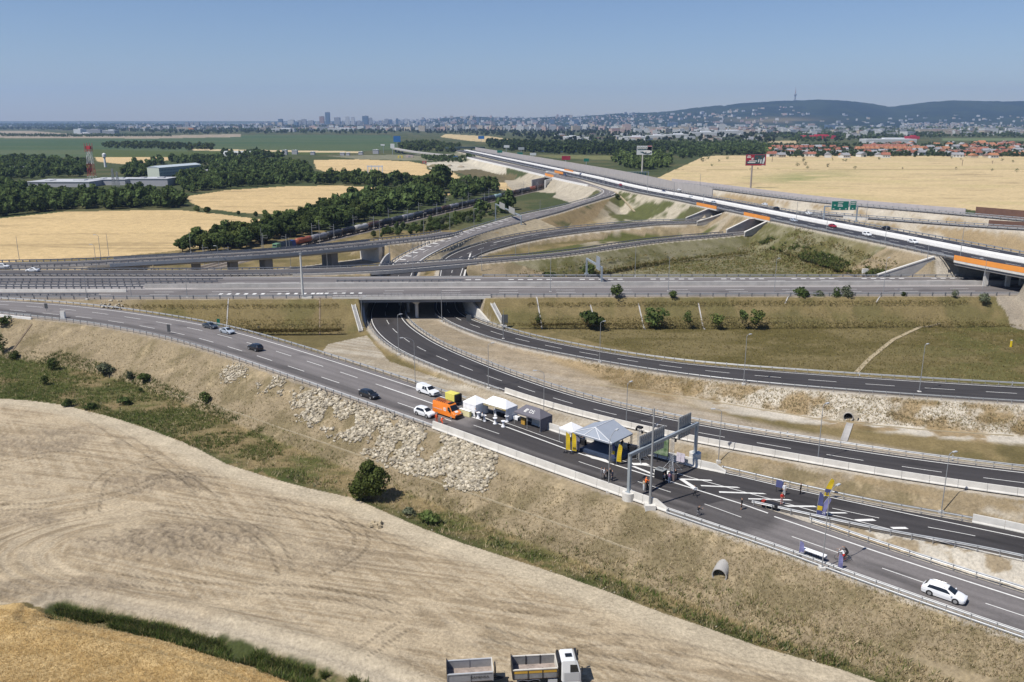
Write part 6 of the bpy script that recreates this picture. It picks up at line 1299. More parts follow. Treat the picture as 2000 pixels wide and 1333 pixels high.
 zmin=min(q[2]for q in mb.v);mb.v=[(x,y,z-zmin)for x,y,z in mb.v]
 o=mb.build('person',mats_,smooth=True);p=at if at is not None else onroad(u,v);o.location=p;o.rotation_euler=(0,0,face);s_=h/1.72;o.scale=(s_,s_,s_);tag(o,label,'person',group);return o
person("person in white shirt and black trousers at the bar table beside the closed tent",929,816,'hold',-.9,'white','black');person("person in white shirt and black trousers leaning at the nearer left bar table",942,824,'hold',.3,'white','black')
person("person in orange work clothes standing behind the first concrete barrier, left of two",853,826,'stand',-1.2,'hivis','hivis',hat='hivis');person("person in orange work clothes bending down behind the first concrete barrier",862,829,'crouch',-.4,'hivis','hivis',hat='orange')
for u,v,ps,fc,tp_,lg,lb in((1174,935,'stand',.2,'grey','grey',"person in grey suit at the left of the group by the near barrier"),(1180,936,'stand',-.4,'white','black',"person in bright white shirt among the dark suits by the near barrier"),(1186,939,'hold',2.6,'black','black',"person in black suit in the middle of the group by the near barrier"),(1196,940,'stand',2.9,'navy','navy',"person in dark suit at the right of the group by the near barrier"),(1191,936,'stand',-1.6,'black','grey',"person in black jacket behind the lamp pole in the group"),(1261,955,'camera',.8,'orange','black',"person in orange shirt and cap filming beside the thick mast"),(1264,963,'hold',1.2,'black','black',"person in black right behind the thick mast, near the orange shirt"),(1257,959,'stand',.5,'beige','white',"person in pale clothes left of the thick mast below the orange shirt"),(1297,946,'stand',1.8,'grey','black',"person in grey shirt leaning on the black equipment cube"),(1307,945,'hold',1.2,'purple','jeans',"person in purple and jeans right of the black equipment cube"),(1319,938,'stand',2.2,'black','black',"person in black beside the brownish equipment case"),(1357,970,'walk',2.4,'white','black',"person in white shirt striding across the painted island edge"),(1448,996,'stand',2.8,'black','black',"person in black shorts walking alone on the white line near the gore"),(1526,985,'hold',-1.4,'red','pink',"person in red top and pale trousers at the crash cushion's right"),(1531,967,'stand',-1.8,'white','white',"person all in white beside the navy display board"),(1528,958,'hold',2.6,'white','navy',"person in white shirt and navy trousers behind the display board"),(1563,966,'stand',2.6,'black','black',"person in black suit standing alone by the far guard rail"),(1112,872,'stand',-.8,'black','black',"person in black between the two yellow feather flags"),(1121,870,'hold',-.6,'black','navy',"person with brown hair behind the right yellow flag"),(1134,866,'hold',-.6,'grey','black',"person in grey beside the small white tent's right leg"),(1215,878,'stand',-1.0,'black','black',"person in black on the stage's right edge"),(1227,884,'hold',-1.2,'black','black',"person in black beside the black loudspeaker stack")):
 person(lb,u,v,ps,fc,tp_,lg,group=None,hair=HAIRB if 'brown'in lb else HAIRD,shorts='shorts'in lb,hat='orange'if 'cap'in lb else None,sleeve='top'if 'suit'in lb or 'jacket'in lb else 'skin')
gq=onroad(1362,1008);person("person in black bending over the near guard rail with a camera",pose='crouch',face=.6,top='black',legs='grey',at=gq)
def bicycle(p,ang,label,m):
 r=empty('bicycle',p,ang);tag(r,label,'bicycle');
 for x in(-.52,.52):
  mb=MB();n=24;V=[]
  for k in range(n):
   a=2*PI*k/n
   for j in range(6):b_=2*PI*j/6;V.append((x+math.cos(a)*(.34+.02*math.cos(b_)),.02*math.sin(b_),.36+math.sin(a)*(.34+.02*math.cos(b_))))
  mb.add(V,[(k*6+j,k*6+(j+1)%6,((k+1)%n)*6+(j+1)%6,((k+1)%n)*6+j)for k in range(n)for j in range(6)]);w=mb.build('wheel',TYRE,r);mb=MB();[mb.tube((x,0,.36),(x+math.cos(a)*.33,0,.36+math.sin(a)*.33),.004,n=4)for a in np.linspace(0,2*PI,13)[:-1]];mb.build('spokes',ALU,w)
 mb=MB();[mb.tube(a,b,.018)for a,b in(((-.52,0,.36),(-.1,0,.33)),((-.1,0,.33),(-.22,0,.86)),((-.52,0,.36),(-.2,0,.75)),((-.1,0,.33),(.38,0,.82)),((-.2,0,.75),(.36,0,.88)),((.36,0,.98),(.52,0,.36)))];mb.build('frame',m,r)
 mb=MB();mb.tube((.36,0,.98),(.42,0,1.02),.018);mb.tube((.42,-.25,1.02),(.42,.25,1.02),.016);mb.build('handlebar',TRIM,r);MB().box((-.25,0,.9),(.26,.13,.05),0,.7).build('saddle',TRIM,r);return r
p=onroad(1650,1092);a=angA(p,'Ar');bicycle(p,a+PI,"bicycle under the rider in black on the near lane",PB);person("person in black riding a bicycle on the near lane beside the violet flag",pose='ride',face=a+PI,top='black',legs='black',at=p+Vector((math.cos(a)*.30,math.sin(a)*.30,.12)),shorts=True,hat='black')
p=onroad(1643,1096);bicycle(p,a+PI+.2,"bicycle under the rider in the white and red shirt",PR);person("person in white shirt riding the bicycle nearest to the guard rail",pose='ride',face=a+PI+.2,top='white',legs='red',at=p+Vector((math.cos(a)*.30,math.sin(a)*.30,.12)),shorts=True,hat='white')
# street lamps
LMG=mat("lamp_pole_grey",(.30,.31,.32),.5,metal=.3);LMH=mat("lamp_head",(.45,.46,.47),.4)
def lamp(u,v,vt,arm,label,du=0.0,r=.085,base=True,p=None):
 p=Vector(p)if p is not None else Vector(hit([(u,v)])[0]);h=max(5.0,zfor(vt,p.y)-p.z);h=min(h,26)
 ro=empty('street_lamp',p);tag(ro,label,'street lamp','street lamps along the roads');mb=MB();k=max(1.0,p.y/190)
 mb.tube((0,0,-.3),(0,0,h),r*k**.6,r*.6*k**.6,8);mb.build('pole',LMG,ro)
 if base:MB().box((0,0,.05),(.7,.7,.7)).build('foundation',CONC,ro)
 if arm:
  a=Vector((math.cos(arm[0]),math.sin(arm[0]),0))*arm[1];pts=[Vector((0,0,h-.02))+a*(1-math.cos(t))+Vector((0,0,arm[1]*.55*math.sin(t)))for t in np.linspace(0,PI/2,6)]
  mb=MB();mb.path(pts,r*.55*k**.5);mb.build('arm',LMG,ro);q=pts[-1]+a.normalized()*.3;MB().box(q,(.75*k**.5,.32*k**.5,.14),arm[0]).build('lamp_head',LMH,ro)
 return ro
RGT,LFT,AWAY,TOW=0.3,PI-.1,PI/2,-PI/2
for a in((1188,962,862,(1.0,2.0),"street lamp with a curved arm rising in front of the gabled stage roof"),(1605,1113,968,(.7,1.6),"street lamp with a concrete base beside the long white table"),(1838,1003,890,(.4,.8),"street lamp between the earth track and the branch ramp's far barrier"),(1597,902,795,(.6,.8),"street lamp at the dark ramp's barrier right of the far gantry post"),(1403,904,806,(PI,1.2),"street lamp with a left pointing arm right of the gantry's far post"),(1223,828,752,(.8,.8),"street lamp on the dark ramp's barrier behind the gabled stage roof"),(1062,810,732,(PI,1.6),"street lamp with a left pointing arm behind the dark grey tent"),(954,760,675,(.5,.8),"street lamp where the dark ramp's guard rail meets its first barrier"),(811,748,670,(PI+.3,2.6),"street lamp with a long left arm right behind the white pickup"),(779,694,617,(.5,.6),"street lamp on the dark ramp's outer rail above the bare earth"),(863,629,568,None,"plain lamp pole between the two dark ramps close to the underpass"),(708,645,582,(.2,.8),"street lamp at the left corner of the underpass opening"),(1171,709,632,(.5,.8),"street lamp at the upper dark ramp's rail left of the meadow"),(983,664,606,None,"lamp pole with a small sign at the upper dark ramp near the underpass"),(1452,752,658,(.6,.8),"street lamp on the pale lime slope of the upper dark ramp"),(1795,768,676,(.6,.6),"street lamp on the upper dark ramp at the right of the meadow"),(1075,572,502,None,"lamp pole on the motorway just right of the underpass"),(1240,541,477,None,"lamp pole on the motorway's far side right of the sign gantry"),(941,549,487,None,"lamp pole on the motorway median over the underpass's right end"),(808,577,478,None,"tall lamp pole on the motorway edge over the middle of the underpass"),(1305,571,502,None,"lamp pole on the motorway above the first round bush"),(1512,573,508,(.6,.8),"lamp pole on the motorway between the dark shrub pairs"),(1725,573,507,(.6,.8),"lamp pole on the motorway left of the white box in the grass"),(1919,566,509,(PI,1.4),"lamp pole on the motorway in front of the big orange parapet"),(9,606,545,None,"lamp pole at the picture's left border beside the curved ramp"),(170,586,522,None,"lamp pole where the curved ramp leaves the motorway at the left"),(366,583,540,None,"lamp pole on the motorway edge above the start of the grassy slope"),(257,583,553,None,"short lamp pole on the motorway edge left of the grassy slope"),(192,549,480,(PI,.8),"lamp pole on the motorway median at the left, behind the guard rails"),(200,528,462,(PI,1.2),"lamp pole at the left end of the viaduct, left of a twin"),(213,503,458,None,"lamp pole on the far edge of the viaduct lane against the wheat"),(38,509,462,None,"lone lamp pole on the wheat field's edge at the far left"),(373,494,452,None,"lamp pole on the viaduct where the bushes begin"),(430,549,482,(PI,.6),"lamp pole with twin heads on the motorway below the viaduct"),(641,548,494,None,"lamp pole on the motorway left of the underpass median rail"),(762,534,474,None,"lamp pole beside the collector lane under the exit ramp's slope"),(568,523,464,None,"lamp pole in front of the locomotive"),(512,489,445,None,"lamp pole on the viaduct before the dark bushes left of the locomotive"),(625,477,430,None,"lamp pole on the viaduct in front of the rust red tank wagon"),(742,469,432,(.2,.8),"lamp pole on the viaduct's right end near its abutment"),(828,458,418,(.3,.8),"lamp pole on the exit ramp left of the sign gantry, second from the viaduct"),(879,459,418,None,"lamp pole at the exit ramp's fork"),(926,446,409,(.2,.6),"lamp pole just left of the exit ramp's sign gantry"),(1007,504,472,None,"lamp pole on the lower loop's green lawn"),(1033,504,475,None,"second lamp pole on the lower loop's green lawn, to the right"),(1055,413,391,None,"lamp pole on the exit ramp right of its sign gantry")):lamp(*a[:5])
def lampH(u,v,vt,arm,label):
 p=P(u,v,14)
 for _ in range(6):j=RH.near(p.x,p.y);p=P(u,v,RH.N[j,2])
 return lamp(u,v,vt,arm,label,p=p,base=False)
for a in((1554,444,394,None,"lamp pole at the elevated motorway's near edge beside the silver estate"),(1614,452,424,None,"short lamp pole at the elevated motorway's near edge left of the red car"),(1728,477,440,None,"lamp pole at the elevated motorway's near edge before the black car"),(1691,434,392,None,"lamp pole right of the green direction sign"),(1875,505,432,None,"tall lamp pole at the left end of the big orange parapet"),(1811,507,482,None,"short lamp pole right of the rightmost white car"),(1264,379,345,None,"lamp pole on the elevated motorway left of the left orange parapet"),(1374,399,378,None,"lamp pole right beside the left orange parapet"),(1316,386,356,None,"lamp pole on the elevated motorway's edge above the eroded grass"),(1367,366,340,None,"lamp pole beyond the elevated motorway's far edge near the wheat"),(1180,362,342,None,"lamp pole on the elevated motorway above the hairpin")):lampH(*a)
p=hit([(1269,993)])[0];r=empty('camera_mast',p);tag(r,"tall thick grey mast with a small camera arm beside the gantry",'mast');h=zfor(798,p[1])-p[2];mb=MB();mb.tube((0,0,-.3),(0,0,h),.20,.11,14);mb.build('pole',LMG,r);MB().box((0,0,.1),(1.5,1.5,1.2)).build('foundation',CONC,r);mb=MB();z_=h*.80;mb.path([(0,0,z_),(.5,.3,z_+.35)],.04);mb.lathe((.55,.33,z_+.3),[(.16,.0),(.2,.2),(.06,.42)],10);mb.build('camera_head',LMH,r);mb=MB();mb.path([(0,0,z_+.2),(1.2,.8,z_+1.0),(1.6,1.0,z_+1.3)],.04);mb.box((1.75,1.1,z_+1.33),(.6,.3,.12),.5);mb.build('arm',LMG,r)
p=hit([(592,583)])[0];r=empty('camera_mast',p);tag(r,"tall thick pale mast on the motorway edge left of the underpass",'mast');h=zfor(497,p[1])-p[2];mb=MB();mb.tube((0,0,-.3),(0,0,h),.40,.26,14);mb.build('pole',mat("pale_mast",(.52,.52,.50),.5),r);MB().box((1.2,0,.2),(3.0,1.2,.5)).build('foundation',CONC,r);MB().box((0,0,h+.15),(.7,.7,.4)).build('camera_head',LMG,r)
# sign gantries and signs
GREENS=mat("sign_green",(.012,.14,.10),.5);SBLUE=mat("sign_back_blue",(.33,.37,.43),.5,metal=.2)
def lettering(mb,x0,z0,w,h,y,n,seed):
 rs=random.Random(seed);x=x0
 while x<x0+w-h*.4:
  k=h*rs.uniform(.35,.7);mb.box((x+k/2,y,z0),(k*.75,.03,h*rs.choice((.7,1,1))));x+=k
def gant(uv0,uv1,vt0,vt1,p0,p1,label,panels,back=True,truss_=False):
 p0=Vector(p0);p1=Vector(p1);r=empty('sign_gantry',p0);tag(r,label,'gantry');h0=zfor(vt0,p0.y)-p0.z;h1=zfor(vt1,p1.y)-p0.z;d=p1-p0;an=math.atan2(d.y,d.x);L_=math.hypot(d.x,d.y);h=(h0+h1)/2
 for q,hh,zz in((Vector((0,0,0)),h,0),(d,h,d.z)):mb=MB();mb.box((q.x,q.y,(hh+zz)/2),(.55,.55,hh-zz),an);mb.box((q.x,q.y,zz+.3),(1.2,1.2,.8),an);mb.build('post',GAL,r)
 MB().box((d.x/2,d.y/2,h),(L_+.5,.5,.6),an).build('beam',GAL,r);u_=d.normalized();u_.z=0
 for t0,t1,z0,z1,m,wr in panels:
  c=u_*(L_*(t0+t1)/2);w=L_*(t1-t0);mb=MB();mb.box((c.x+math.sin(an)*.4,c.y-math.cos(an)*.4,h+(z0+z1)/2),(w,.08,z1-z0),an);s_=mb.build('sign_panel',m,r)
  mb=MB()
  if wr:
   mb2=MB()
   for(fx,fz,fw,fh)in wr:lettering(mb2,-w/2+fx*w,z0+fz*(z1-z0),fw*w,fh,-.46,6,int(fx*100+fz*10))
   for x,y,z in mb2.v:pass
   ca,sa_=math.cos(an),math.sin(an);mb.v=[(c.x+x*ca-y*sa_,c.y+x*sa_+y*ca,h+z)for x,y,z in mb2.v];mb.f=mb2.f;mb.m=mb2.m;mb.build('lettering',MWHITE,s_)
   mb=MB();cc=(c.x+math.sin(an)*.36,c.y-math.cos(an)*.36);mb.box((cc[0],cc[1],h+(z0+z1)/2),(w+.3,.06,z1-z0+.3),an);mb.build('white_border',MWHITE,s_)
  else:
   for k in range(6):q=c+u_*(w*(-.45+.18*k));mb.box((q.x+math.sin(an)*.48,q.y-math.cos(an)*.48,h+(z0+z1)/2),(.12,.1,z1-z0),an)
   mb.build('rib',STEEL,s_)
 return r
kA=RM.near(*P(1150,541,8).xy);g0=RM.at(kA,wM+1.2);g1=RM.at(RM.near(*P(1180,560,8).xy),17)
gant(None,None,507,522,g0,g1,"grey half gantry over the level motorway's far carriageway with one bluish sign back",[(.72,.95,-1.2,3.2,SBLUE,None)])
q=hit([(968,433),(1018,441)]);gant(None,None,409,411,q[0],q[1],"grey gantry over the exit ramp with two sign backs",[(.2,.42,-.8,2.6,SIGNB,None),(.58,.80,-.8,2.6,SIGNB,None)])
def onH(u,v):
 p=P(u,v,14)
 for _ in range(6):j=RH.near(p.x,p.y);p=P(u,v,RH.N[j,2])
 return p
jq=RH.near(*onH(1607,431).xy);pa=RH.at(jq,15.6);pb=RH.at(jq,33.0)
G_=gant(None,None,404,403,Vector(onH(1608,434)),Vector(onH(1672,434)),"green overhead direction sign in two panels with white writing above the elevated motorway",[(.20,.71,-1.6,2.4,GREENS,[(.38,.86,.3,.34),(.36,.66,.28,.5),(.36,.45,.3,.6),(.12,.55,.12,.3),(.08,.12,.1,.5),(.45,.12,.1,.5),(.82,.12,.1,.5)]),(.76,.94,-1.5,2.4,GREENS,[(.08,.85,.8,.36),(.08,.66,.8,.36),(.35,.14,.25,.5)])])
def board(u,v,u0,v0,u1,v1,face,label,z=0.0,m_pole=None,deco=None,pole_r=.9):
 p=P(u,v,z);r=empty('billboard',p);tag(r,label,'billboard');zt_=zfor(v0,p.y)-z;zb_=zfor(v1,p.y)-z;k=p.y/FPX*(1+((u-1000)/FPX)**2)**0;ksc=(p.y*CP+(CAMZ-z)*SP)/FPX;w=(u1-u0)*ksc;cx=((u0+u1)/2-u)*ksc
 mb=MB();mb.tube((0,0,-.5),(0,0,zb_),pole_r,pole_r*.85,14);mb.build('pole',m_pole or GAL,r)
 mb=MB();mb.box((cx,.4,(zt_+zb_)/2),(w,.7,zt_-zb_));bd=mb.build('frame',STEELD,r)
 mb=MB();mb.box((cx,.02,(zt_+zb_)/2),(w*.985,.06,(zt_-zb_)*.97));fc=mb.build('poster',face,r)
 if deco:
  for nm,m,els in deco:
   mb=MB()
   lay=.03+.05*deco.index((nm,m,els))
   for e in els:
    if len(e)==4 and not isinstance(e[0],tuple):x,y,ww,hh=e;mb.box((cx-w/2+(x+ww/2)*w,-lay,zt_-(y+hh/2)*(zt_-zb_)),(ww*w,.04,hh*(zt_-zb_)))
    else:mb.add([(cx-w/2+x*w,-.02-lay,zt_-y*(zt_-zb_))for x,y in e],[tuple(range(len(e)))])
   mb.build(nm,m,r)
 return r
RED=mat("poster_red",(.30,.022,.04),.6);PALE=mat("poster_pale",(.55,.57,.57),.6);PDK=mat("poster_dark",(.03,.07,.08),.6);PBLUE=mat("poster_blue",(.02,.12,.33),.6)
def ell(cx,cy,rx,ry,n=14):return[(cx+rx*math.cos(2*PI*k/n),cy+ry*math.sin(2*PI*k/n))for k in range(n)]
rings=[e for x in(.14,.30,.46,.62)for e in(ell(x,.24,.075,.13),)]
b1=board(1254,336,1242,285,1272,303,PALE,"monopole billboard showing a white car under white ring shaped letters",0,mat("pale_pole",(.45,.42,.38),.7),[('dark_field',PDK,[(.05,.12,.93,.36),(.68,.1,.3,.45)]),('letter_ring',MWHITE,rings),('letter_hole',PDK,[ell(x,.24,.04,.07)for x in(.14,.30,.46,.62)]),('pink_tag',mat("poster_pink",(.55,.25,.28),.6),[(.7,.0,.28,.1)]),('car_shadow',PDK,[[(.2,.66),(.5,.64),(.95,.8),(.7,.92),(.45,.84)]]),('car_picture',MWHITE,[[(.38,.58),(.6,.48),(.85,.5),(.97,.62),(.95,.76),(.66,.84),(.5,.74)]]),('car_wheel',TRIM,[ell(.6,.76,.035,.10),ell(.9,.74,.03,.05)])],pole_r=1.0)
b2=board(1466,368,1453,302,1492,324,RED,"red monopole billboard with white writing and dark figures, standing before the wheat",0,mat("brownish_pole",(.25,.22,.21),.6),[('dark_field',PDK,[(.42,.06,.52,.78),(.04,.6,.4,.26)]),('writing',MWHITE,[(.08,.10,.14,.05),(.05,.19,.2,.05),(.05,.26,.2,.05),(.16,.55,.40,.07),(.1,.68,.38,.08),(.8,.94,.14,.04)]),('figure',PALE,[[(.62,.42),(.67,.40),(.66,.70),(.60,.72)],[(.72,.45),(.78,.42),(.78,.8),(.71,.8)],[(.85,.4),(.93,.2),(.95,.5),(.88,.85),(.82,.82)],[(.26,.40),(.36,.26),(.38,.42),(.3,.5)]]),('figure_head',mat("poster_brown",(.12,.07,.04),.6),[ell(.55,.30,.05,.08),ell(.82,.24,.05,.09)])],pole_r=.8)
for u,v,a in((776,292,(769,266,783,278,PBLUE,"dark blue billboard on a pole at the right end of the green field")),(767,303,(763,281,771,290,PALE,"small pale billboard below the blue one beside the old flyover")),(940,277,(934,266,946,272,PBLUE,"blue billboard in front of the pale strip left of the lake")),(989,300,(984,284,995,289,PALE,"white topped billboard beside the far motorway signs")),(1018,298,(1012,288,1024,293,mat("poster_grey",(.33,.36,.37),.6),"grey billboard on the lake's near bank, left of the green roof")),(1041,312,(1035,299,1047,304,PALE,"low white billboard right of the distant green signs")),(1105,318,(1097,305,1114,313,RED,"red shaped sign on the ground beside the distant car park")),(749,300,(744,282,752,285,PALE,"pale round topped mast sign beside dark trees near the old flyover"))):
 board(u,v,*a[:4],a[4],a[5],0,pole_r=.5)
for u0,v0,u1,v1,lb in((971,294,981,299,"left distant green motorway sign before the noise wall"),(1010,298,1021,304,"right distant green motorway sign above the noise wall"),(1140,310,1150,316,"green and white hoarding beside the distant car park")):
 board((u0+u1)/2,v1+8,u0,v0,u1,v1,GREENS,lb,5,pole_r=.4)
p=P(1246,350,8);r=empty('sign_frame_gantry',p);tag(r,"row of dark square sign backs on a long frame above the noise wall",'sign frame');ks=(p.y*CP+52*SP)/FPX;hb=zfor(343,p.y)-8;ht_=zfor(337,p.y)-8
mb=MB();mb.box((0,0,ht_+.3),(42*ks,.5,.5));mb.box((-20*ks,0,ht_/2),(.5,.5,ht_));mb.box((20*ks,0,ht_/2),(.5,.5,ht_));mb.build('frame',GAL,r)
for k in range(6):MB().box(((-12+k*5.2)*ks,-.4,(hb+ht_)/2),(3.8*ks,.3,ht_-hb)).build('sign_panel',PDK,r)
for u,v,m,lb,w,hh in((1146,347,SIGNB,"grey sign backs on the motorway gantry left of the orange railway parapets",18,5),):
 pass
def post_sign(u,v,hgt_,m,label,w=.7,hh=1.2):
 p=hit([(u,v)])[0];r=empty('road_sign',p);tag(r,label,'sign');mb=MB();mb.tube((0,0,-.2),(0,0,hgt_),.05,n=8);mb.build('post',STEELD,r);MB().box((0,-.06,hgt_-hh/2),(w,.05,hh)).build('sign_plate',m,r)
SDK=mat("sign_back_dark",(.10,.105,.11),.5,metal=.3)
for u,v,h_,m,lb,w,hh in((427,634,3.6,GREENS,"slim green roadside sign behind the dark graphite saloon",.9,2.6),(92,611,2.6,SDK,"dark sign back on the curved ramp near the left border",.9,1.4),(331,655,2.8,SDK,"dark sign back at the curved ramp's near rail left of the parked cars",.8,1.9),(506,652,2.2,SDK,"dark sign back on the slope right of the parked silver car",.7,1.2),(986,642,4.2,SDK,"dark rectangular sign back between the two dark ramps",1.8,2.8),(916,637,3.4,SDK,"dark sign back left of the lamp pole on the upper dark ramp",1.5,2.0),(36,578,2.2,SDK,"dark box on the motorway edge at the far left",1.2,1.2)):post_sign(u,v,h_,m,lb,w,hh)
def cabinet(u,v,d,label,m=None,name='utility_cabinet'):
 p=hit([(u,v)])[0];r=empty(name,p);tag(r,label,'cabinet');MB().box((0,0,d[2]/2),d).build('cabinet_body',m or mat("cabinet_white",(.62,.62,.60),.6),r,bevel=.04);MB().box((0,0,d[2]+.04),(d[0]*1.08,d[1]*1.12,.08)).build('cabinet_roof',CONC,r);MB().box((0,-d[1]/2-.01,d[2]*.5),(d[0]*.8,.02,d[2]*.8)).build('door',MATS["cabinet_white"],r)
cabinet(124,624,(1.2,.6,2.2),"white utility cabinet on the slope edge of the curved ramp at left");cabinet(1689,537,(2.0,1.2,2.2),"white utility cabinet beyond the level motorway by the dark undergrowth");cabinet(1148,541,(2.2,1.4,2.6),"pair of pale cabinets at the foot of the half gantry");cabinet(1855,597,(4.2,2.0,1.1),"low pale concrete box in the grass below the motorway")
def yellow_post(u,v):
 p=hit([(u,v)])[0];r=empty('marker_post',p);tag(r,"bright yellow marker post alone in the meadow near the right border",'post');MB().box((0,0,.9),(.45,.3,1.8),0,.8).build('post_body',mat("signal_yellow",(.75,.55,.02),.5),r);MB().box((0,0,1.85),(.42,.3,.14)).build('post_cap',MWHITE,r)
yellow_post(1974,678)
def rock_pile(u,v,label):
 p=hit([(u,v)])[0];rs=random.Random(int(u));mb=MB()
 for k in range(16):mb.box((rs.gauss(0,.7),rs.gauss(0,.4),rs.uniform(.0,.4)),(rs.uniform(.4,1.0),rs.uniform(.3,.7),rs.uniform(.3,.6)),rs.uniform(0,3),rs.uniform(.5,.8))
 o=mb.build('rock_pile',mat("tan_rock",(.40,.33,.22),.95,var=.25,vscale=2),loc=p);tag(o,label,'rocks',kind='stuff')
rock_pile(736,1027,"small heap of tan rocks on the bare earth yard")
dm=None
for k,i0,n_,st_ in(('F',iN+10,9,14),('D',iN2+20,10,16)):
 R=ROADS[k]
 for j in range(n_):
  i=i0+j*st_
  if i>=len(R.N):break
  q=R.N[i,:2]+R.n[i]*(R.w[i]+1.4);z=hgt(*q)
  if dm is None:mb=MB();mb.box((0,0,.5),(.14,.10,1.1));dl=mb.build('delineator_post',MWHITE);MB().box((0,0,.85),(.15,.11,.22)).build('reflector_band',TRIM,dl);dm=dl
  else:dl=dup(dm)
  dl.location=(q[0],q[1],z);tag(dl,"white delineator post with black band on the inner side of the "+("dark ramp"if k=='F'else "upper dark ramp"),'marker post','delineators along the '+('dark ramp'if k=='F'else 'upper dark ramp'))
# railway and the tank train
BAL=mat("rail_ballast",(.20,.17,.14),.95,var=.2,vscale=1.0);RAILM=mat("rusty_rail",(.16,.11,.08),.5,metal=.5)
def along(t,o=0.0,z=0.0):q=RAIL0+RAILD*t+np.array([-RAILD[1],RAILD[0]])*o;return(q[0],q[1],z)
AR=math.atan2(RAILD[1],RAILD[0])
mb=MB();a=np.array([along(t,0,-.35)for t in np.linspace(-30,640,60)]);sweep(a,[(-6.4,-.3),(6.4,-.3),(5.6,.32),(-5.6,.32)],mb=mb);o=mb.build('railway_bed',BAL);o["kind"]="structure"
mb=MB();
for o_ in(-3.0,-1.5,1.5,3.0):sweep(np.array([along(t,o_,-.02)for t in np.linspace(-30,640,40)]),[(-.06,0),(.06,0),(.06,.16),(-.06,.16)],mb=mb)
o=mb.build('railway_track',RAILM);o["kind"]="structure"
TANKC={k:mat("tank_"+k,c,.5,var=.22,vscale=.5)for k,c in{'black':(.022,.022,.026),'charcoal':(.05,.055,.065),'grey':(.20,.20,.22),'rust':(.30,.085,.045),'brown':(.07,.04,.03),'pale':(.38,.37,.36),'teal':(.25,.36,.36)}.items()}
def tank(m,label):
 r=empty('tank_wagon');tag(r,label,'tank wagon','tank wagons of the freight train');mb=MB();pr=[(0,.02),(-.0,1.0)];L_=12.6
 n=20;prof=[(-L_/2,.35),(-L_/2+.12,.9),(-L_/2+.4,1.35),(-L_/2+.8,1.48),(L_/2-.8,1.48),(L_/2-.4,1.35),(L_/2-.12,.9),(L_/2,.35)]
 V=[(x,rr*math.cos(2*PI*k/n),2.72+rr*math.sin(2*PI*k/n))for x,rr in prof for k in range(n)]
 mb.add(V,[(i*n+k,i*n+(k+1)%n,(i+1)*n+(k+1)%n,(i+1)*n+k)for i in range(len(prof)-1)for k in range(n)]+[tuple(range(n)),tuple(range((len(prof)-1)*n,len(prof)*n))]);mb.build('tank',m,r,smooth=True)
 mb=MB();mb.box((0,0,1.1),(13.4,2.2,.3));mb.box((0,0,4.25),(2.4,.9,.08));mb.lathe((0,0,4.15),[(.4,0),(.4,.3),(.1,.35)],10);mb.build('underframe',TRIM,r)
 for x in(-4.4,4.4):
  mb=MB();mb.box((x,0,.75),(2.6,2.0,.35));b_=mb.build('bogie',TRIM,r)
  for dx in(-.9,.9):
   for s in(-1,1):mb=MB();mb.lathe((0,0,0),[(.46,-.06),(.46,.06)],14);w=MB().add([(x+dx+a_,s*.75+c_,.48+b2_)for a_,b2_,c_ in mb.v],mb.f).build('wheel',RAILM,b_)
 mb=MB()
 for x in(-6.3,6.3):mb.tube((x,-.5,1.2),(x,-.5,3.9),.03,n=5);mb.tube((x,.5,1.2),(x,.5,3.9),.03,n=5);[mb.tube((x,-.5,z),(x,.5,z),.02,n=4)for z in(1.8,2.4,3.0,3.6)]
 mb.build('end_ladder',RAILM,r);return r
first=None;tk_=[]
cols_=['rust','grey','charcoal','black','pale','brown','black','charcoal','grey','charcoal','black','black','brown','grey','black','charcoal','black','black','charcoal','teal','black','black','brown','black','charcoal','rust','brown','brown']
proto={}
t_loco=(np.array(P(556,490,0))[:2]-RAIL0)@RAILD
for i,c in enumerate(cols_):
 t=t_loco+17.6+i*14.2
 lab={0:"rust red tank wagon right behind the locomotive",1:"light grey tank wagon directly behind the rust red one",4:"pale tank wagon among dark ones near the viaduct's right end",19:"tank wagon with a teal patch in the train's far half"}.get(i,"black or charcoal tank wagon"if c in('black','charcoal')else c+" tank wagon")+(""if i in(0,1,4,19)else " in the long freight train beside the bushes")
 if c not in proto:o=tank(TANKC[c],lab);proto[c]=o
 else:o=dup(proto[c]);o["label"]=lab
 o.location=along(t,-2.2,.1);o.rotation_euler=(0,0,AR)
lc=empty('locomotive',along(t_loco+1.5,-2.2,.1),AR);tag(lc,"green and dark blue electric locomotive at the head of the tank train",'locomotive')
LG=mat("loco_green",(.12,.22,.12),.4);LB=mat("loco_blue",(.02,.045,.20),.4);LN=mat("loco_navy",(.04,.07,.11),.4)
boxcar([(-8.0,1.3,.9,2.2,2.5,1.1),(-7.6,1.45,.8,2.4,3.9,1.25),(-4.6,1.48,.8,2.5,4.0,1.3)],LG,'front_cab',lc);boxcar([(-4.58,1.46,.8,2.5,3.85,1.28),(4.6,1.46,.8,2.5,3.85,1.28)],LN,'machine_room',lc);boxcar([(4.62,1.48,.8,2.5,4.0,1.3),(7.6,1.45,.8,2.4,3.9,1.25),(8.0,1.3,.9,2.2,2.5,1.1)],LB,'rear_cab',lc)
panel([(-7.68,-.95,3.55),(-7.68,.95,3.55),(-7.92,1.05,2.75),(-7.92,-1.05,2.75)],GLASS,'windscreen',lc,.04);MB().box((-7.99,0,1.7),(.12,2.3,.5)).build('pale_stripe',mat("loco_cream",(.55,.52,.40),.5),lc)
for x in(-5,5):MB().box((x,0,.6),(3.6,2.2,.7)).build('bogie',TRIM,lc)
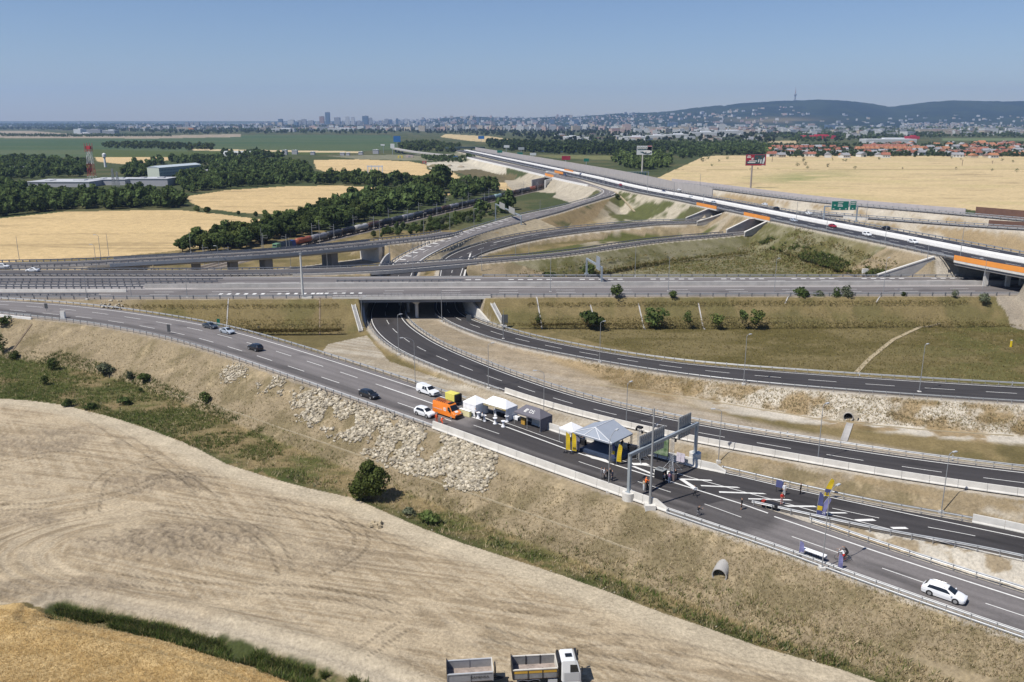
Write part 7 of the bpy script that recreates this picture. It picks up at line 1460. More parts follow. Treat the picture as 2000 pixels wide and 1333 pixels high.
mb=MB();mb.box((0,0,4.05),(8.5,1.6,.3));mb.path([(3.5,0,4.1),(2.4,0,5.0),(3.4,0,5.7)],.06);mb.box((3.4,0,5.75),(.15,1.7,.06));mb.build('roof_gear',TRIM,lc)
cm0=None
for i,t in enumerate(np.arange(t_loco-45,520,42)):
 for s in((-1,1)if i%1==0 else(1,)):
  if cm0 is None:
   cm0=empty('catenary_mast');mb=MB();mb.tube((0,0,-.4),(0,0,8.4),.17,.12,8);mb.build('pole',LMG,cm0);mb=MB();mb.path([(0,0,7.0),(0,-2.6,7.4)],.05);mb.path([(0,0,6.0),(0,-2.8,6.1),(0,-2.6,7.4)],.04);mb.build('bracket',LMG,cm0);o=cm0
  else:o=dup(cm0)
  o.location=along(t,s*6.6,0);o.rotation_euler=(0,0,AR+(0 if s>0 else PI));tag(o,"slim grey catenary mast beside the railway on its "+("far"if s>0 else "near")+" side",'catenary mast','catenary masts, '+('far row'if s>0 else 'near row'))
mb=MB()
for o_ in(-2.2,2.2):mb.path([along(t,o_,6.1)for t in np.linspace(-20,520,14)],.03,n=4);mb.path([along(t,o_,7.4)for t in np.linspace(-20,520,14)],.03,n=4)
o=mb.build('catenary_wire',TRIM);tag(o,"thin catenary wires hanging above the railway tracks",'wire')
# vegetation
def leafmat(name,col,trans=.36):
 m=bpy.data.materials.new(name);m.use_nodes=True;n=m.node_tree;n.nodes.clear();o=n.nodes.new("ShaderNodeOutputMaterial");d=n.nodes.new("ShaderNodeBsdfDiffuse");t=n.nodes.new("ShaderNodeBsdfTranslucent");x=n.nodes.new("ShaderNodeMixShader");x.inputs[0].default_value=trans
 at=n.nodes.new("ShaderNodeAttribute");at.attribute_name="tone";oi=n.nodes.new("ShaderNodeObjectInfo");r=n.nodes.new("ShaderNodeMapRange");r.inputs[3].default_value=.62;r.inputs[4].default_value=1.5;n.links.new(oi.outputs["Random"],r.inputs[0])
 mu=n.nodes.new("ShaderNodeMath");mu.operation='MULTIPLY';n.links.new(at.outputs["Fac"],mu.inputs[0]);n.links.new(r.outputs[0],mu.inputs[1])
 v=n.nodes.new("ShaderNodeVectorMath");v.operation='SCALE';v.inputs[0].default_value=col;n.links.new(mu.outputs[0],v.inputs["Scale"])
 n.links.new(v.outputs[0],d.inputs[0]);n.links.new(v.outputs[0],t.inputs[0]);n.links.new(d.outputs[0],x.inputs[1]);n.links.new(t.outputs[0],x.inputs[2]);n.links.new(x.outputs[0],o.inputs[0]);return m
LEAF={'dark':leafmat("leaf_dark",(.070,.098,.034)),'mid':leafmat("leaf_mid",(.092,.122,.040)),'light':leafmat("leaf_light",(.11,.135,.042)),'grey':leafmat("leaf_grey",(.12,.135,.085)),'pine':leafmat("leaf_pine",(.028,.045,.022))}
BARK=mat("bark",(.10,.075,.055),.95,var=.2)
def crown_arr(rs,rx,rz,nleaf,size,lobes=8,zc=0.0,ls=1.0):
 """leaf-clump quads gathered on several overlapping lobes; returns V, F, tone"""
 L=[]
 for k in range(lobes):
  a=rs.uniform(0,2*PI);q=rs.uniform(0,1)**.6;h=rs.uniform(-.62,.75);rr=(1-abs(h)**1.7)*.62*q
  L.append((rx*rr*math.cos(a),rx*rr*math.sin(a),rz*h*.72,rs.uniform(.36,.58)*ls*(1-.3*max(h,0))))
 L=np.array(L);pick=rs.integers(0,lobes,nleaf);d=rs.normal(size=(nleaf,3));d/=np.linalg.norm(d,axis=1)[:,None];rad=L[pick,3]*rs.uniform(.72,1.08,nleaf)
 c=L[pick,:3]+d*np.c_[rad*rx,rad*rx,rad*rz*.8];nrm=d+rs.normal(size=(nleaf,3))*.55+np.array([0,0,.25]);nrm/=np.linalg.norm(nrm,axis=1)[:,None]
 u=np.cross(nrm,rs.normal(size=(nleaf,3)));u/=np.linalg.norm(u,axis=1)[:,None];w=np.cross(nrm,u);s=size*rs.uniform(.55,1.25,nleaf)[:,None];e=rs.uniform(.6,1.0,nleaf)[:,None]
 V=np.stack([c-u*s-w*s*e,c+u*s*.9-w*s*e*.7,c+u*s+w*s*e,c-u*s*.8+w*s*e*.8],1).reshape(-1,3);V[:,2]+=zc
 tone=np.repeat(rs.uniform(.62,1.4,nleaf)*(.85+.3*rs.random(lobes)[pick]),4);return V,np.arange(nleaf*4).reshape(-1,4),tone
def leafobj(name,V,F,tone,m,parent=None):return npmesh(name,V,F,[m],{"tone":('FLOAT',tone)},parent=parent)
def trunkmesh(h,r,rx,name,parent,rs):
 mb=MB();mb.tube((0,0,-.3),(0,0,h*.45),r,r*.75,7);mb.tube((0,0,h*.45),(.1,.05,h*.8),r*.75,r*.3,6)
 for k in range(5):a=rs.uniform(0,2*PI);z=h*rs.uniform(.3,.6);mb.tube((0,0,z),(math.cos(a)*rx*.6,math.sin(a)*rx*.6,z+h*rs.uniform(.15,.3)),r*.42,r*.1,5)
 return mb.build(name,BARK,parent)
rsT=np.random.default_rng(77)
TREES=[]
for k,(rx,rz,nl,sz,lb)in enumerate(((4.6,5.2,1300,.50,16),(4.4,6.0,1300,.48,17),(5.6,5.0,1500,.52,20),(3.2,4.4,1000,.42,12),(5.0,6.6,1500,.50,18))):
 h=rz*1.9;V,F,T=crown_arr(rsT,rx*1.08,rz*1.1,nl,sz,lb,zc=rz*1.05,ls=.74)
 for mk in LEAF:
  ro=empty('deciduous_tree',(0,-5000,-50));cr=leafobj('crown',V,F,T,LEAF[mk],ro);tr_=trunkmesh(h,.28,rx,'trunk',ro,rsT);TREES.append((ro,k,mk,h,rx))
def in_px(poly,n,rs,dens_world=True):
 """random ground points inside a polygon drawn on the photo (uniform over the ground)"""
 W_=np.array(upoly(poly));lo_,hi_=W_.min(0),W_.max(0);out=[]
 while len(out)<n:
  q=rs.uniform(lo_,hi_,(n*3,2));q=q[inpoly(q[:,0],q[:,1],[tuple(w)for w in W_])];out.extend(q.tolist())
 return np.array(out[:n])
def area(poly):W_=np.array(upoly(poly));x,y=W_[:,0],W_[:,1];return abs(np.sum(x*np.roll(y,-1)-y*np.roll(x,-1)))/2
WOODS=[([(-80,362),(20,368),(60,386),(240,389),(330,389),(360,391),(362,402),(330,407),(270,408),(120,411),(0,423),(-80,430)],42,1.3,'ddmmll',"in the wood behind the left wheat field"),([(340,356),(400,340),(470,336),(540,322),(600,330),(612,356),(560,361),(440,369),(372,379)],70,1.25,'ddmml',"in the wood between the long pale building and the middle wheat field"),([(615,352),(700,352),(760,357),(830,360),(880,366),(900,372),(890,375),(760,366),(660,360.5),(612,361)],56,1.45,'ddmm',"in the hedgerow above the middle wheat field"),([(345,493),(420,480),(470,462),(525,448),(545,440),(600,428),(640,412),(690,397),(750,390),(800,386),(868,390),(850,402),(770,417),(690,436),(600,459),(540,472),(440,494)],30,1.0,'dddmmml',"in the dense row along the railway's far side"),([(650,476),(740,457),(830,436),(930,417),(995,404),(998,416),(930,436),(860,452),(760,463),(700,468)],34,.42,'ddmmgl',"among the bushes between the tank train and the exit ramp"),([(880,388),(900,366),(985,368),(975,375),(930,384),(900,392)],50,.62,'mmgd',"among the rounded bushes left of the tank train's middle"),([(-60,318),(60,314),(170,320),(178,345),(60,350),(-60,352)],110,1.2,'ddmm',"in the wood around the red and white mast"),([(235,345),(262,322),(300,335),(300,352),(250,352)],80,1.1,'ddm',"between the mast and the long pale building"),([(290,322),(340,314),(420,312),(470,316),(520,318),(540,328),(460,333),(400,324),(330,318),(300,328)],120,1.1,'ddmm',"in the dark wood behind the long pale building"),]
pts=[]
for poly,per,sc,mix,ph in WOODS:
 n_=int(area(poly)/per);q=in_px(poly,n_,rsT)
 for x,y in q:pts.append((x,y,sc,mix,ph))
SOLO=[(735,362,36,'d',"broad tall dark tree with a pale hut behind it, in the hedgerow"),(862,377,52,'d',"tallest round dark tree at the hedgerow's right end"),(648,452,50,'d',"large round tree beside the railway left of the dense row"),(575,335,26,'m',"tall tree at the top of the middle wood"),(405,417,14,'m',"solitary round bush on the path between the two wheat fields"),(385,415,12,'m',"low bush left of the solitary round one between the wheat fields"),(905,378,26,'g',"pale grey green rounded tree left of the tank train"),(466,420,8,'d',"small bush on the middle wheat field's lower edge"),(500,424,10,'d',"second small bush on the middle wheat field's lower edge"),(518,424,13,'m',"third bush on the middle wheat field's lower edge")]
pts.sort(key=lambda q:q[0]**2+q[1]**2)
near_,rest_=pts[:285],pts[285:]
MK={'d':'dark','m':'mid','l':'light','g':'grey'}
def byk(mk):return[t for t in TREES if t[2]==mk]
used_t=set()
def plant(x,y,mk,sc,label,group,var=None,rz=None,wide=1.0):
 c=byk(mk);t=c[int(rsT.integers(0,len(c)))]if var is None else c[var]
 if t[0].name not in used_t:o=t[0];used_t.add(o.name)
 else:o=dup(t[0])
 o.location=(x,y,hgt(x,y)-.2);o.rotation_euler=(0,0,rsT.uniform(0,6.3));o.scale=(sc*rsT.uniform(.85,1.2)*wide,sc*rsT.uniform(.85,1.2)*wide,sc*rsT.uniform(.8,1.2));tag(o,label,'tree',group);return o
wordk={'dark':'dark green','mid':'mid green','light':'light green','grey':'grey green'}
for x,y,sc,mix,ph in near_:
 mk=MK[mix[int(rsT.integers(0,len(mix)))]];plant(x,y,mk,sc*.85,wordk[mk]+" tree "+ph,wordk[mk]+" trees "+ph)
for u,v,hp,mk,lb in SOLO:
 p=hit([(u,v)])[0];ks=(p[1]*CP+CAMZ*SP)/FPX;hgt_=hp*ks;t=byk(MK[mk])[2];plant(p[0],p[1],MK[mk],hgt_/t[3]/1.0,lb,None,var=2)
for t in TREES:
 if t[0].name not in used_t:
  for ch in list(t[0].children):bpy.data.objects.remove(ch)
  bpy.data.objects.remove(t[0])
def mass(name,xy,size,m,nl=90,leaf=1.3,zoff=0.0):
 rs=np.random.default_rng(len(xy));VV_,TT_=[],[]
 B=[crown_arr(rs,4.6,5.4,nl,leaf,9,zc=5.0,ls=.85)for _ in range(6)];z=hq(xy[:,0],xy[:,1])+zoff
 for i,(x,y)in enumerate(xy):
  V,F,T=B[i%6];s=size*rs.uniform(.65,1.25);a=rs.uniform(0,6.3);ca,sa_=math.cos(a)*s,math.sin(a)*s;VV_.append(np.c_[V[:,0]*ca-V[:,1]*sa_+x,V[:,0]*sa_+V[:,1]*ca+y,V[:,2]*s*rs.uniform(.8,1.2)+z[i]]);TT_.append(T*rs.uniform(.75,1.25))
 V=np.concatenate(VV_);o=leafobj(name,V,np.arange(len(V)).reshape(-1,4),np.concatenate(TT_),m);o["kind"]="stuff";return o
rp=np.array([(q[0],q[1])for q in rest_]);k_=rsT.random(len(rp));mass('woodland',rp[k_<.7],1.05,LEAF['dark'],170,.95);mass('woodland',rp[k_>=.7],1.0,LEAF['mid'],170,.95)
FARW=[([(200,284),(300,281),(420,287),(415,294),(320,293),(205,290)],260,.9),([(430,300),(500,302),(560,306),(545,312),(440,310)],220,1.0),([(-200,249),(300,250),(500,253),(770,256),(775,262),(470,262),(380,263),(240,258),(60,254),(-200,256)],1500,1.5),([(-300,243.0),(200,243.2),(350,244.4),(330,249),(-300,248)],14000,2.4),([(770,250),(1100,251),(1500,256),(1560,268),(1480,285),(1300,282),(1050,280),(1030,272),(900,262),(780,260)],900,1.35),([(945,278),(1040,281),(1300,283),(1330,293),(1290,305),(1230,306),(1130,303),(1040,300),(960,292)],330,1.25),([(1200,306),(1290,306),(1310,318),(1300,332),(1240,333),(1195,318)],120,1.15),([(1300,284),(1480,282),(1520,296),(1500,305),(1400,302),(1345,312),(1310,308)],240,1.1),([(1480,300),(1560,303),(2300,304),(2300,307),(1560,305.5),(1400,303.6)],130,.8),([(775,283),(850,280),(900,290),(890,298),(820,298),(785,294)],230,1.0),([(1500,262),(1800,258),(2300,262),(2300,272),(1850,268),(1700,276),(1560,280)],800,1.2),([(1500,283),(2300,280),(2300,306),(1500,308)],330,.72),([(1000,248),(1500,248),(2300,250),(2300,258),(1500,256),(1000,252)],4200,1.7),([(820,306),(880,309),(930,312),(900,318),(840,318)],90,.6),([(0,263),(120,265),(330,264),(335,267),(120,268),(0,267)],420,.8),([(300,246),(760,247),(1000,248),(1000,251),(760,251),(300,249)],6500,2.0)]
for i,(poly,per,sc)in enumerate(FARW):
 n_=min(1500,int(area(poly)/per));q=in_px(poly,n_,rsT);mass('tree_belt',q,sc,LEAF['dark'if i%3 else 'mid'],60 if per<500 else 34,1.6 if per<500 else 2.2)
SHR=None
def shrub(u,v,wpx,hpx,mk,label,nl=420,group=None,name='shrub'):
 p=hit([(u,v)])[0];ks=(p[1]*CP+(CAMZ-p[2])*SP)/FPX;w=wpx*ks/2;h=hpx*ks;rs=np.random.default_rng(int(u*7+v));r=empty(name,p);tag(r,label,'shrub',group)
 V,F,T=crown_arr(rs,w*1.15,h*.60,nl,max(.09,w*(.115 if nl<1000 else.06)),9 if nl<1000 else 24,zc=h*.50,ls=1 if nl<1000 else.72);leafobj('foliage',V,F,T,LEAF[mk],r);mb=MB();
 for k in range(5):a=rs.uniform(0,6.3);mb.tube((0,0,-.1),(math.cos(a)*w*.5,math.sin(a)*w*.5,h*.6),.05+w*.012,.02,5)
 mb.build('stem',BARK,r);return r
shrub(720,975,80,84,'light',"large dense green bush tree alone at the yard's edge with a dark shadow",5200)
for a in((1204,584,28,32,'mid',"round green bush right against the level motorway's edge"),(1314,583,20,16,'mid',"small bush on the motorway edge right of the round one"),(1051,615,15,24,'mid',"narrow bush covering a drainage chute near the underpass"),(1157,625,58,28,'dark',"broad dark shrub on the motorway slope"),(1281,626,46,38,'mid',"tall light green bush on the motorway slope"),(1345,622,20,30,'mid',"upright dark green bush left of a pale clump on the slope"),(1402,618,30,26,'light',"pale green clump in the middle of the motorway slope"),(1451,616,24,30,'mid',"left of the two slim green bushes beside a drainage chute"),(1479,617,34,30,'light',"right of the two slim green bushes, lighter and broader"),(1560,603,38,30,'dark',"dark shrub left of a greyish one on the motorway slope"),(1598,602,28,22,'grey',"greyish low shrub right of the dark one on the slope"),(1632,593,22,26,'dark',"dark bush next to the silvery shrub on the slope"),(1653,598,32,30,'grey',"silvery shrub with pale rubble at its foot"),(1862,582,14,22,'grey',"thin grey young shrub at the motorway near the white box"),(1922,587,24,22,'grey',"grey green shrub before the big bridge's near end"),(1765,579,12,10,'dark',"small dark bush at the motorway's edge"),(105,722,26,28,'mid',"upright dark green bush in the verge at the far left"),(207,732,36,24,'grey',"silvery round shrub in the verge at the left"),(254,742,20,18,'grey',"second, smaller silvery shrub in the left verge"),(284,746,28,20,'mid',"green shrub right of the silvery pair in the left verge"),(88,752,20,20,'mid',"bush below the upright dark green one at the far left"),(135,794,26,16,'dark',"dark low bush at the yard's upper left edge"),(176,800,24,14,'dark',"second dark low bush at the yard's upper left edge"),(402,786,26,22,'mid',"green bush in the verge below the first rock patch"),(30,700,22,16,'mid',"low bush at the picture's left border under the slope"),(275,766,12,9,'mid',"tiny shrub in the middle of the left verge"),(245,790,30,14,'dark',"dark weedy clump between verge and yard"),(838,1022,44,26,'mid',"dark green clump on the yard's edge right of the large bush"),(800,1006,30,14,'grey',"grey weedy clump beside the dark green clump"),(6,690,22,40,'dark',"dark bushes cut by the picture's left border"),(1148,534,30,26,'mid',"green bush behind the half gantry's foot"),(1072,536,40,14,'mid',"low light green bush on the bank beyond the motorway"),(1030,538,26,12,'light',"low bush left on the bank beyond the motorway"),(1289,492,10,9,'dark',"tiny dark bush on the grass inside the loop"),(1206,389,12,12,'dark',"dark bush inside the hairpin"),(10,635,30,18,'dark',"dark bush under the little bridge at the left border")):shrub(*a)
FIELD=[(1372,316,14,10),(1383,312,8,5),(1420,312,8,5),(1404,317,5,4),(1390,325,7,4),(1480,331,3,3),(1557,325,9,7),(1569,317,8,10),(1573,324,8,7),(1577,330,7,5),(1617,327,9,6),(1626,314,4,4),(1647,316,5,4),(1652,316,7,4),(1670,331,8,5),(1717,312,7,4),(1763,331,4,3),(1858,311,7,4),(1867,332,5,4),(1877,313,4,3),(1937,334,6,4),(1957,315,7,5),(1978,318,6,4),(1986,337,9,6),(1465,333,4,3),(1305,335,5,4)]
for i,(u,v,w,h)in enumerate(FIELD):shrub(u,v,w+1,h+2,'dark',"dark little bush scattered in the big wheat field"if(w<8 or i>8)else "larger dark bush in the big wheat field's upper left",70,group='bushes in the big wheat field'if(w<8 or i>8)else 'larger bushes in the big wheat field')
# ---- grass tufts and wheat ears
def tufts(name,poly,n,hgt_,wd,cols,blades=4,mask=None,z=0.0,gain=1.55):
 rs=np.random.default_rng(n);A=np.array(poly,float);lo_,hi_=A.min(0),A.max(0);q=rs.uniform(lo_,hi_,(n*4,2));q=q[inpoly(q[:,0],q[:,1],[tuple(a)for a in A])][:n]
 p=hit(q,14)
 if mask is not None:p=p[mask(p)]
 m_=len(p);P_=np.repeat(p,blades,0);k=len(P_);a=rs.uniform(0,6.3,k);s=np.repeat(rs.uniform(.45,1.35,m_),blades);hh=hgt_*s*rs.uniform(.6,1.2,k);ww=wd*rs.uniform(.6,1.4,k);ln=hh*rs.uniform(.3,1.3,k);off=rs.normal(0,.16*hgt_+.05,(k,2))
 bx,by=P_[:,0]+off[:,0],P_[:,1]+off[:,1];b2=a+rs.uniform(-.8,.8,k)
 V=np.stack([np.c_[bx-np.cos(a)*ww,by-np.sin(a)*ww,P_[:,2]-.08],np.c_[bx+np.cos(a)*ww,by+np.sin(a)*ww,P_[:,2]-.08],np.c_[bx-np.sin(b2)*ln,by+np.cos(b2)*ln,P_[:,2]+hh]],1).reshape(-1,3)
 cl=np.clip(np.array(cols)[np.repeat(rs.integers(0,len(cols),m_),blades)]*rs.uniform(.8,1.3,k)[:,None]*gain,0,.7)
 o=npmesh(name,V,np.arange(k*3).reshape(-1,3),[GRASSM],{"soil":('FLOAT_COLOR',np.c_[np.repeat(cl,3,0),np.ones(k*3)])});o["kind"]="stuff";return o
GRASSM=bpy.data.materials.new("grass_blades");GRASSM.use_nodes=True;n=GRASSM.node_tree;n.nodes.clear();o_=n.nodes.new("ShaderNodeOutputMaterial");d_=n.nodes.new("ShaderNodeBsdfDiffuse");t_=n.nodes.new("ShaderNodeBsdfTranslucent");x_=n.nodes.new("ShaderNodeMixShader");x_.inputs[0].default_value=.3;a_=n.nodes.new("ShaderNodeAttribute");a_.attribute_name="soil"
for l in((a_.outputs["Color"],d_.inputs[0]),(a_.outputs["Color"],t_.inputs[0]),(d_.outputs[0],x_.inputs[1]),(t_.outputs[0],x_.inputs[2]),(x_.outputs[0],o_.inputs[0])):n.links.new(*l)
gcol=[(.055,.075,.02),(.08,.095,.03),(.12,.11,.045),(.20,.165,.08)];dcol=[(.26,.205,.125),(.32,.265,.17),(.19,.155,.09),(.14,.125,.06)];dkc=[(.03,.05,.014),(.045,.065,.018),(.07,.08,.025),(.05,.055,.03)]
onroad_free=lambda p:np.array([True]*len(p))
rdm=lambda p:(seglen_dist(p[:,0],p[:,1],[tuple(q[:2]+ROADS['A'].n[i]*ROADS['A'].w[i]/2)for i,q in list(enumerate(ROADS['A'].N))[::8]])>10.5)
verge_px=[(-20,690),(120,686),(300,738),(520,826),(680,895),(860,962),(1100,1062),(1420,1144),(1700,1255),(1900,1345),(1760,1345),(1640,1306),(1480,1260),(1290,1194),(1100,1123),(900,1058),(690,970),(600,950),(440,902),(300,839),(130,790),(-20,777)]
tufts('verge_grass',verge_px,15000,.5,.05,gcol[1:]+dcol[:3]);tufts('verge_grass',[(-20,690),(120,686),(300,740),(520,836),(600,946),(440,902),(300,839),(130,790),(-20,777)],11000,.5,.06,dkc[1:3]+gcol[:3],4,lambda p:fbm(p[:,0]/9,p[:,1]/7,163,4)>.34+.30*sst(-75,-30,p[:,0]))
edge_px=[(-20,775),(130,788),(300,836),(440,900),(600,948),(760,1000),(900,1056),(1100,1121),(1290,1192),(1480,1258),(1640,1304),(1660,1296),(1490,1240),(1290,1170),(1110,1100),(900,1030),(770,975),(610,930),(450,880),(300,815),(130,768),(-20,755)]
tufts('weedy_edge',edge_px,9000,.7,.07,dkc[1:3]+gcol[:3]+[(.10,.105,.06)],4,lambda p:fbm(p[:,0]/7,p[:,1]/5,161,3)>.46)
slope_px=[(-20,610),(60,615),(160,628),(300,655),(480,706),(680,778),(850,836),(1000,893),(1180,955),(1310,1000),(1460,1050),(1660,1124),(1870,1196),(2010,1246),(2010,1345),(1700,1255),(1420,1144),(1100,1062),(860,962),(680,895),(520,826),(300,738),(120,686),(-20,690)]
tufts('dry_slope_grass',slope_px,26000,.26,.045,dcol,4,rdm)
tufts('ditch_weeds',[(110,1186),(200,1204),(330,1228),(480,1272),(600,1310),(760,1345),(600,1345),(460,1296),(320,1252),(190,1222),(110,1200)],10000,.6,.06,dkc+gcol[:3],5,lambda p:fbm(p[:,0]/4,p[:,1]/3,162,3)>.42)
tufts('wheat_ears',[(-20,1190),(60,1192),(190,1222),(320,1252),(460,1296),(620,1345),(-20,1345)],20000,.17,.03,[(.50,.37,.19),(.44,.31,.14),(.56,.43,.25),(.36,.25,.11)],3,gain=1.15)
tufts('meadow_grass',[(960,612),(1300,605),(1900,596),(2010,640),(2010,750),(1650,728),(1300,698),(1090,652)],11000,.4,.06,[(.11,.092,.036),(.15,.12,.05),(.09,.08,.03),(.18,.145,.07)],4)
tufts('bank_grass',[(1030,588),(1900,582),(1860,598),(1300,612),(1040,628)],8000,.4,.06,[(.10,.09,.035),(.15,.12,.05),(.19,.15,.07)],4);tufts('bank_grass',[(240,592),(660,590),(670,636),(630,648),(545,650),(400,622)],6000,.4,.06,[(.10,.09,.035),(.15,.12,.05),(.19,.15,.07)],4)
tufts('loop_grass',[(1010,520),(1300,485),(1480,470),(1560,445),(1800,520),(1700,534),(1300,536),(1010,536)],9000,.6,.12,[(.10,.09,.035),(.075,.08,.025),(.17,.13,.06)],4);tufts('loop_grass',[(1500,462),(1640,500),(1760,536),(1700,536),(1600,505),(1480,475)],2200,.9,.2,dkc[1:]+gcol[:2],5,lambda p:fbm(p[:,0]/9,p[:,1]/9,164,3)>.45)
tufts('upper_slope_grass',[(1120,700),(1300,733),(1460,752),(1620,768),(2010,795),(2010,850),(1640,822),(1380,780),(1200,752)],6000,.35,.05,dcol,4)
# ---- riprap
def riprap(name,poly,n,smin,smax):
 rs=np.random.default_rng(n);A=np.array(poly,float);q=rs.uniform(A.min(0),A.max(0),(n*4,2));q=q[inpoly(q[:,0]+rs.normal(0,9,len(q)),q[:,1]+rs.normal(0,5,len(q)),[tuple(a)for a in A])][:n];p=hit(q,14);p=p[fbm(p[:,0]/3.5,p[:,1]/3.5,171,3)>.40]
 base=np.array([(-1,-1,-.7),(1,-1,-.7),(1,1,-.7),(-1,1,-.7),(-.8,-.8,.7),(.8,-.8,.7),(.8,.8,.7),(-.8,.8,.7)]);fc=np.array([(0,3,2,1),(4,5,6,7),(0,1,5,4),(1,2,6,5),(2,3,7,6),(3,0,4,7)])
 m_=len(p);s=rs.uniform(0,1,m_)**2.2*(smax-smin)+smin;B=base[None]+rs.normal(0,.26,(m_,8,3));M_=rs.normal(size=(m_,3,3));Q,_=np.linalg.qr(M_);B=np.einsum('nij,nkj->nki',Q,B*rs.uniform(.6,1.15,(m_,1,3)))*(s/2)[:,None,None];B[:,:,2]*=.75;V=(B+p[:,None,:]+np.array([0,0,.05])).reshape(-1,3)
 F=(fc[None]+(np.arange(m_)*8)[:,None,None]).reshape(-1,4);cl=np.array([(.41,.36,.275),(.34,.295,.215),(.48,.43,.34),(.26,.23,.18)])[rs.integers(0,4,m_)]*rs.uniform(.75,1.15,m_)[:,None]
 o=npmesh(name,V,F,[ROCKM],{"soil":('FLOAT_COLOR',np.c_[np.repeat(cl,8,0),np.ones(m_*8)])});o["kind"]="stuff";return o
ROCKM=asphalt("lime_rock")
riprap('riprap_stones',[(600,758),(640,768),(690,792),(770,815),(850,838),(940,872),(972,892),(958,925),(932,962),(880,948),(800,920),(740,898),(690,868),(620,832),(566,806),(578,780)],10500,.12,.85)
riprap('riprap_stones',[(452,710),(486,716),(476,738),(452,750),(430,738)],420,.2,.75);riprap('riprap_stones',[(530,735),(560,742),(548,764),(528,776),(502,762)],420,.2,.75)
riprap('riprap_stones',[(196,588),(238,588),(232,604),(200,601)],260,.25,.8)
riprap('yard_edge_stones',[(600,953),(760,1004),(900,1061),(1100,1126),(1290,1197),(1480,1263),(1640,1309),(1640,1304),(1480,1256),(1290,1190),(1100,1119),(900,1055),(760,998)],900,.06,.32)
# far country: hills, town, water, haze
cu_=np.array([(-900,243),(700,243),(770,240),(800,238),(830,234.5),(880,230),(915,227.5),(950,229.5),(1000,231),(1040,230.5),(1080,228.5),(1120,229),(1160,226),(1200,222.5),(1260,220.5),(1300,218.5),(1350,211.5),(1395,206.5),(1407,206),(1412,207.5),(1418,205),(1450,201.5),(1500,198.5),(1550,196.5),(1600,194.5),(1650,197.5),(1700,203),(1732,209),(1760,206),(1800,200.5),(1850,196.5),(1900,197.5),(1960,198.5),(2000,197.5),(2100,199),(2300,206),(2500,216),(2900,236)],float)
hu=np.arange(640,2760,4.0);YC=11500.0;hy=np.r_[np.linspace(6800,11500,60),np.linspace(11700,15500,16)]
crest_v=np.interp(hu,cu_[:,0],cu_[:,1]);zcr=np.array([zfor(v,YC)for v in crest_v]);zcr=np.maximum(zcr,0)
HX=np.outer(hy,(hu-1000)/FPX)*(1*CP);HY=np.repeat(hy[:,None],len(hu),1);HX=(hu-1000)[None,:]/FPX*(HY*CP+CAMZ*SP)
tt=np.clip((HY-7200)/(YC-7200),0,1);prof=np.where(HY<=YC,tt**1.5,np.clip(1-(HY-YC)/5200,0,1))
rid=fbm(HX/900,HY/1400,301,5)
HZ=zcr[None,:]*prof*(1+(rid-.5)*1.1*(1-prof)*(HY<YC))-12*(tt<.02)+(fbm(HX/60,HY/60,303,3)-.5)*14*sst(.1,.4,prof)
a=np.arange(HX.size).reshape(HX.shape);hc=mixc(np.repeat(C(.010,.022,.012),HX.size,0),C(.022,.036,.016),sst(.4,.62,fbm(HX.ravel()/260,HY.ravel()/420,305,5)))
fl=np.exp(-(((HX.ravel()-P(1490,600).x/P(1490,600).y*8600)/420)**2+((HY.ravel()-8700)/420)**2));hc=mixc(hc,C(.12,.10,.05),np.clip(fl*1.2,0,1)*sst(.4,.5,rid.ravel()))
o=npmesh("hills",np.c_[HX.ravel(),HY.ravel(),HZ.ravel()],np.c_[a[:-1,:-1].ravel(),a[:-1,1:].ravel(),a[1:,1:].ravel(),a[1:,:-1].ravel()],[gm],{"soil":('FLOAT_COLOR',np.c_[hc,np.ones(len(hc))])},smooth=True);o["kind"]="structure"
def hillz(x,y):
 u=1000+FPX*x/(y*CP+CAMZ*SP);i=np.clip(np.interp(y,hy,np.arange(len(hy))),0,len(hy)-1).round().astype(int);j=np.clip((u-hu[0])/4.0,0,len(hu)-1).round().astype(int);return np.where((y>6800)&(u>hu[0]),np.maximum(HZ[i,j],0),0)
ty=YC;tx=(1548.5-1000)/FPX*(ty*CP+60*SP);tz=float(hillz(np.array([tx]),np.array([ty]))[0]);r=empty('television_tower',(tx,ty,tz));tag(r,"slender television tower standing alone on the wooded ridge",'tower');th_=zfor(170,ty)-tz
TWR=mat("tower_concrete",(.20,.22,.24),.7);mb=MB();mb.lathe((0,0,-20),[(12,0),(9,20+th_*.25),(7,20+th_*.33)],10);mb.build('shaft',TWR,r);mb=MB();mb.lathe((0,0,th_*.30),[(7,0),(17,th_*.06),(17,th_*.14),(8,th_*.22)],10);mb.build('cabin',TWR,r);mb=MB();mb.lathe((0,0,th_*.5),[(6,0),(5,th_*.2),(2.5,th_*.3),(1.6,th_*.5)],8);mb.build('antenna',mat("antenna_red",(.30,.20,.20),.6),r)
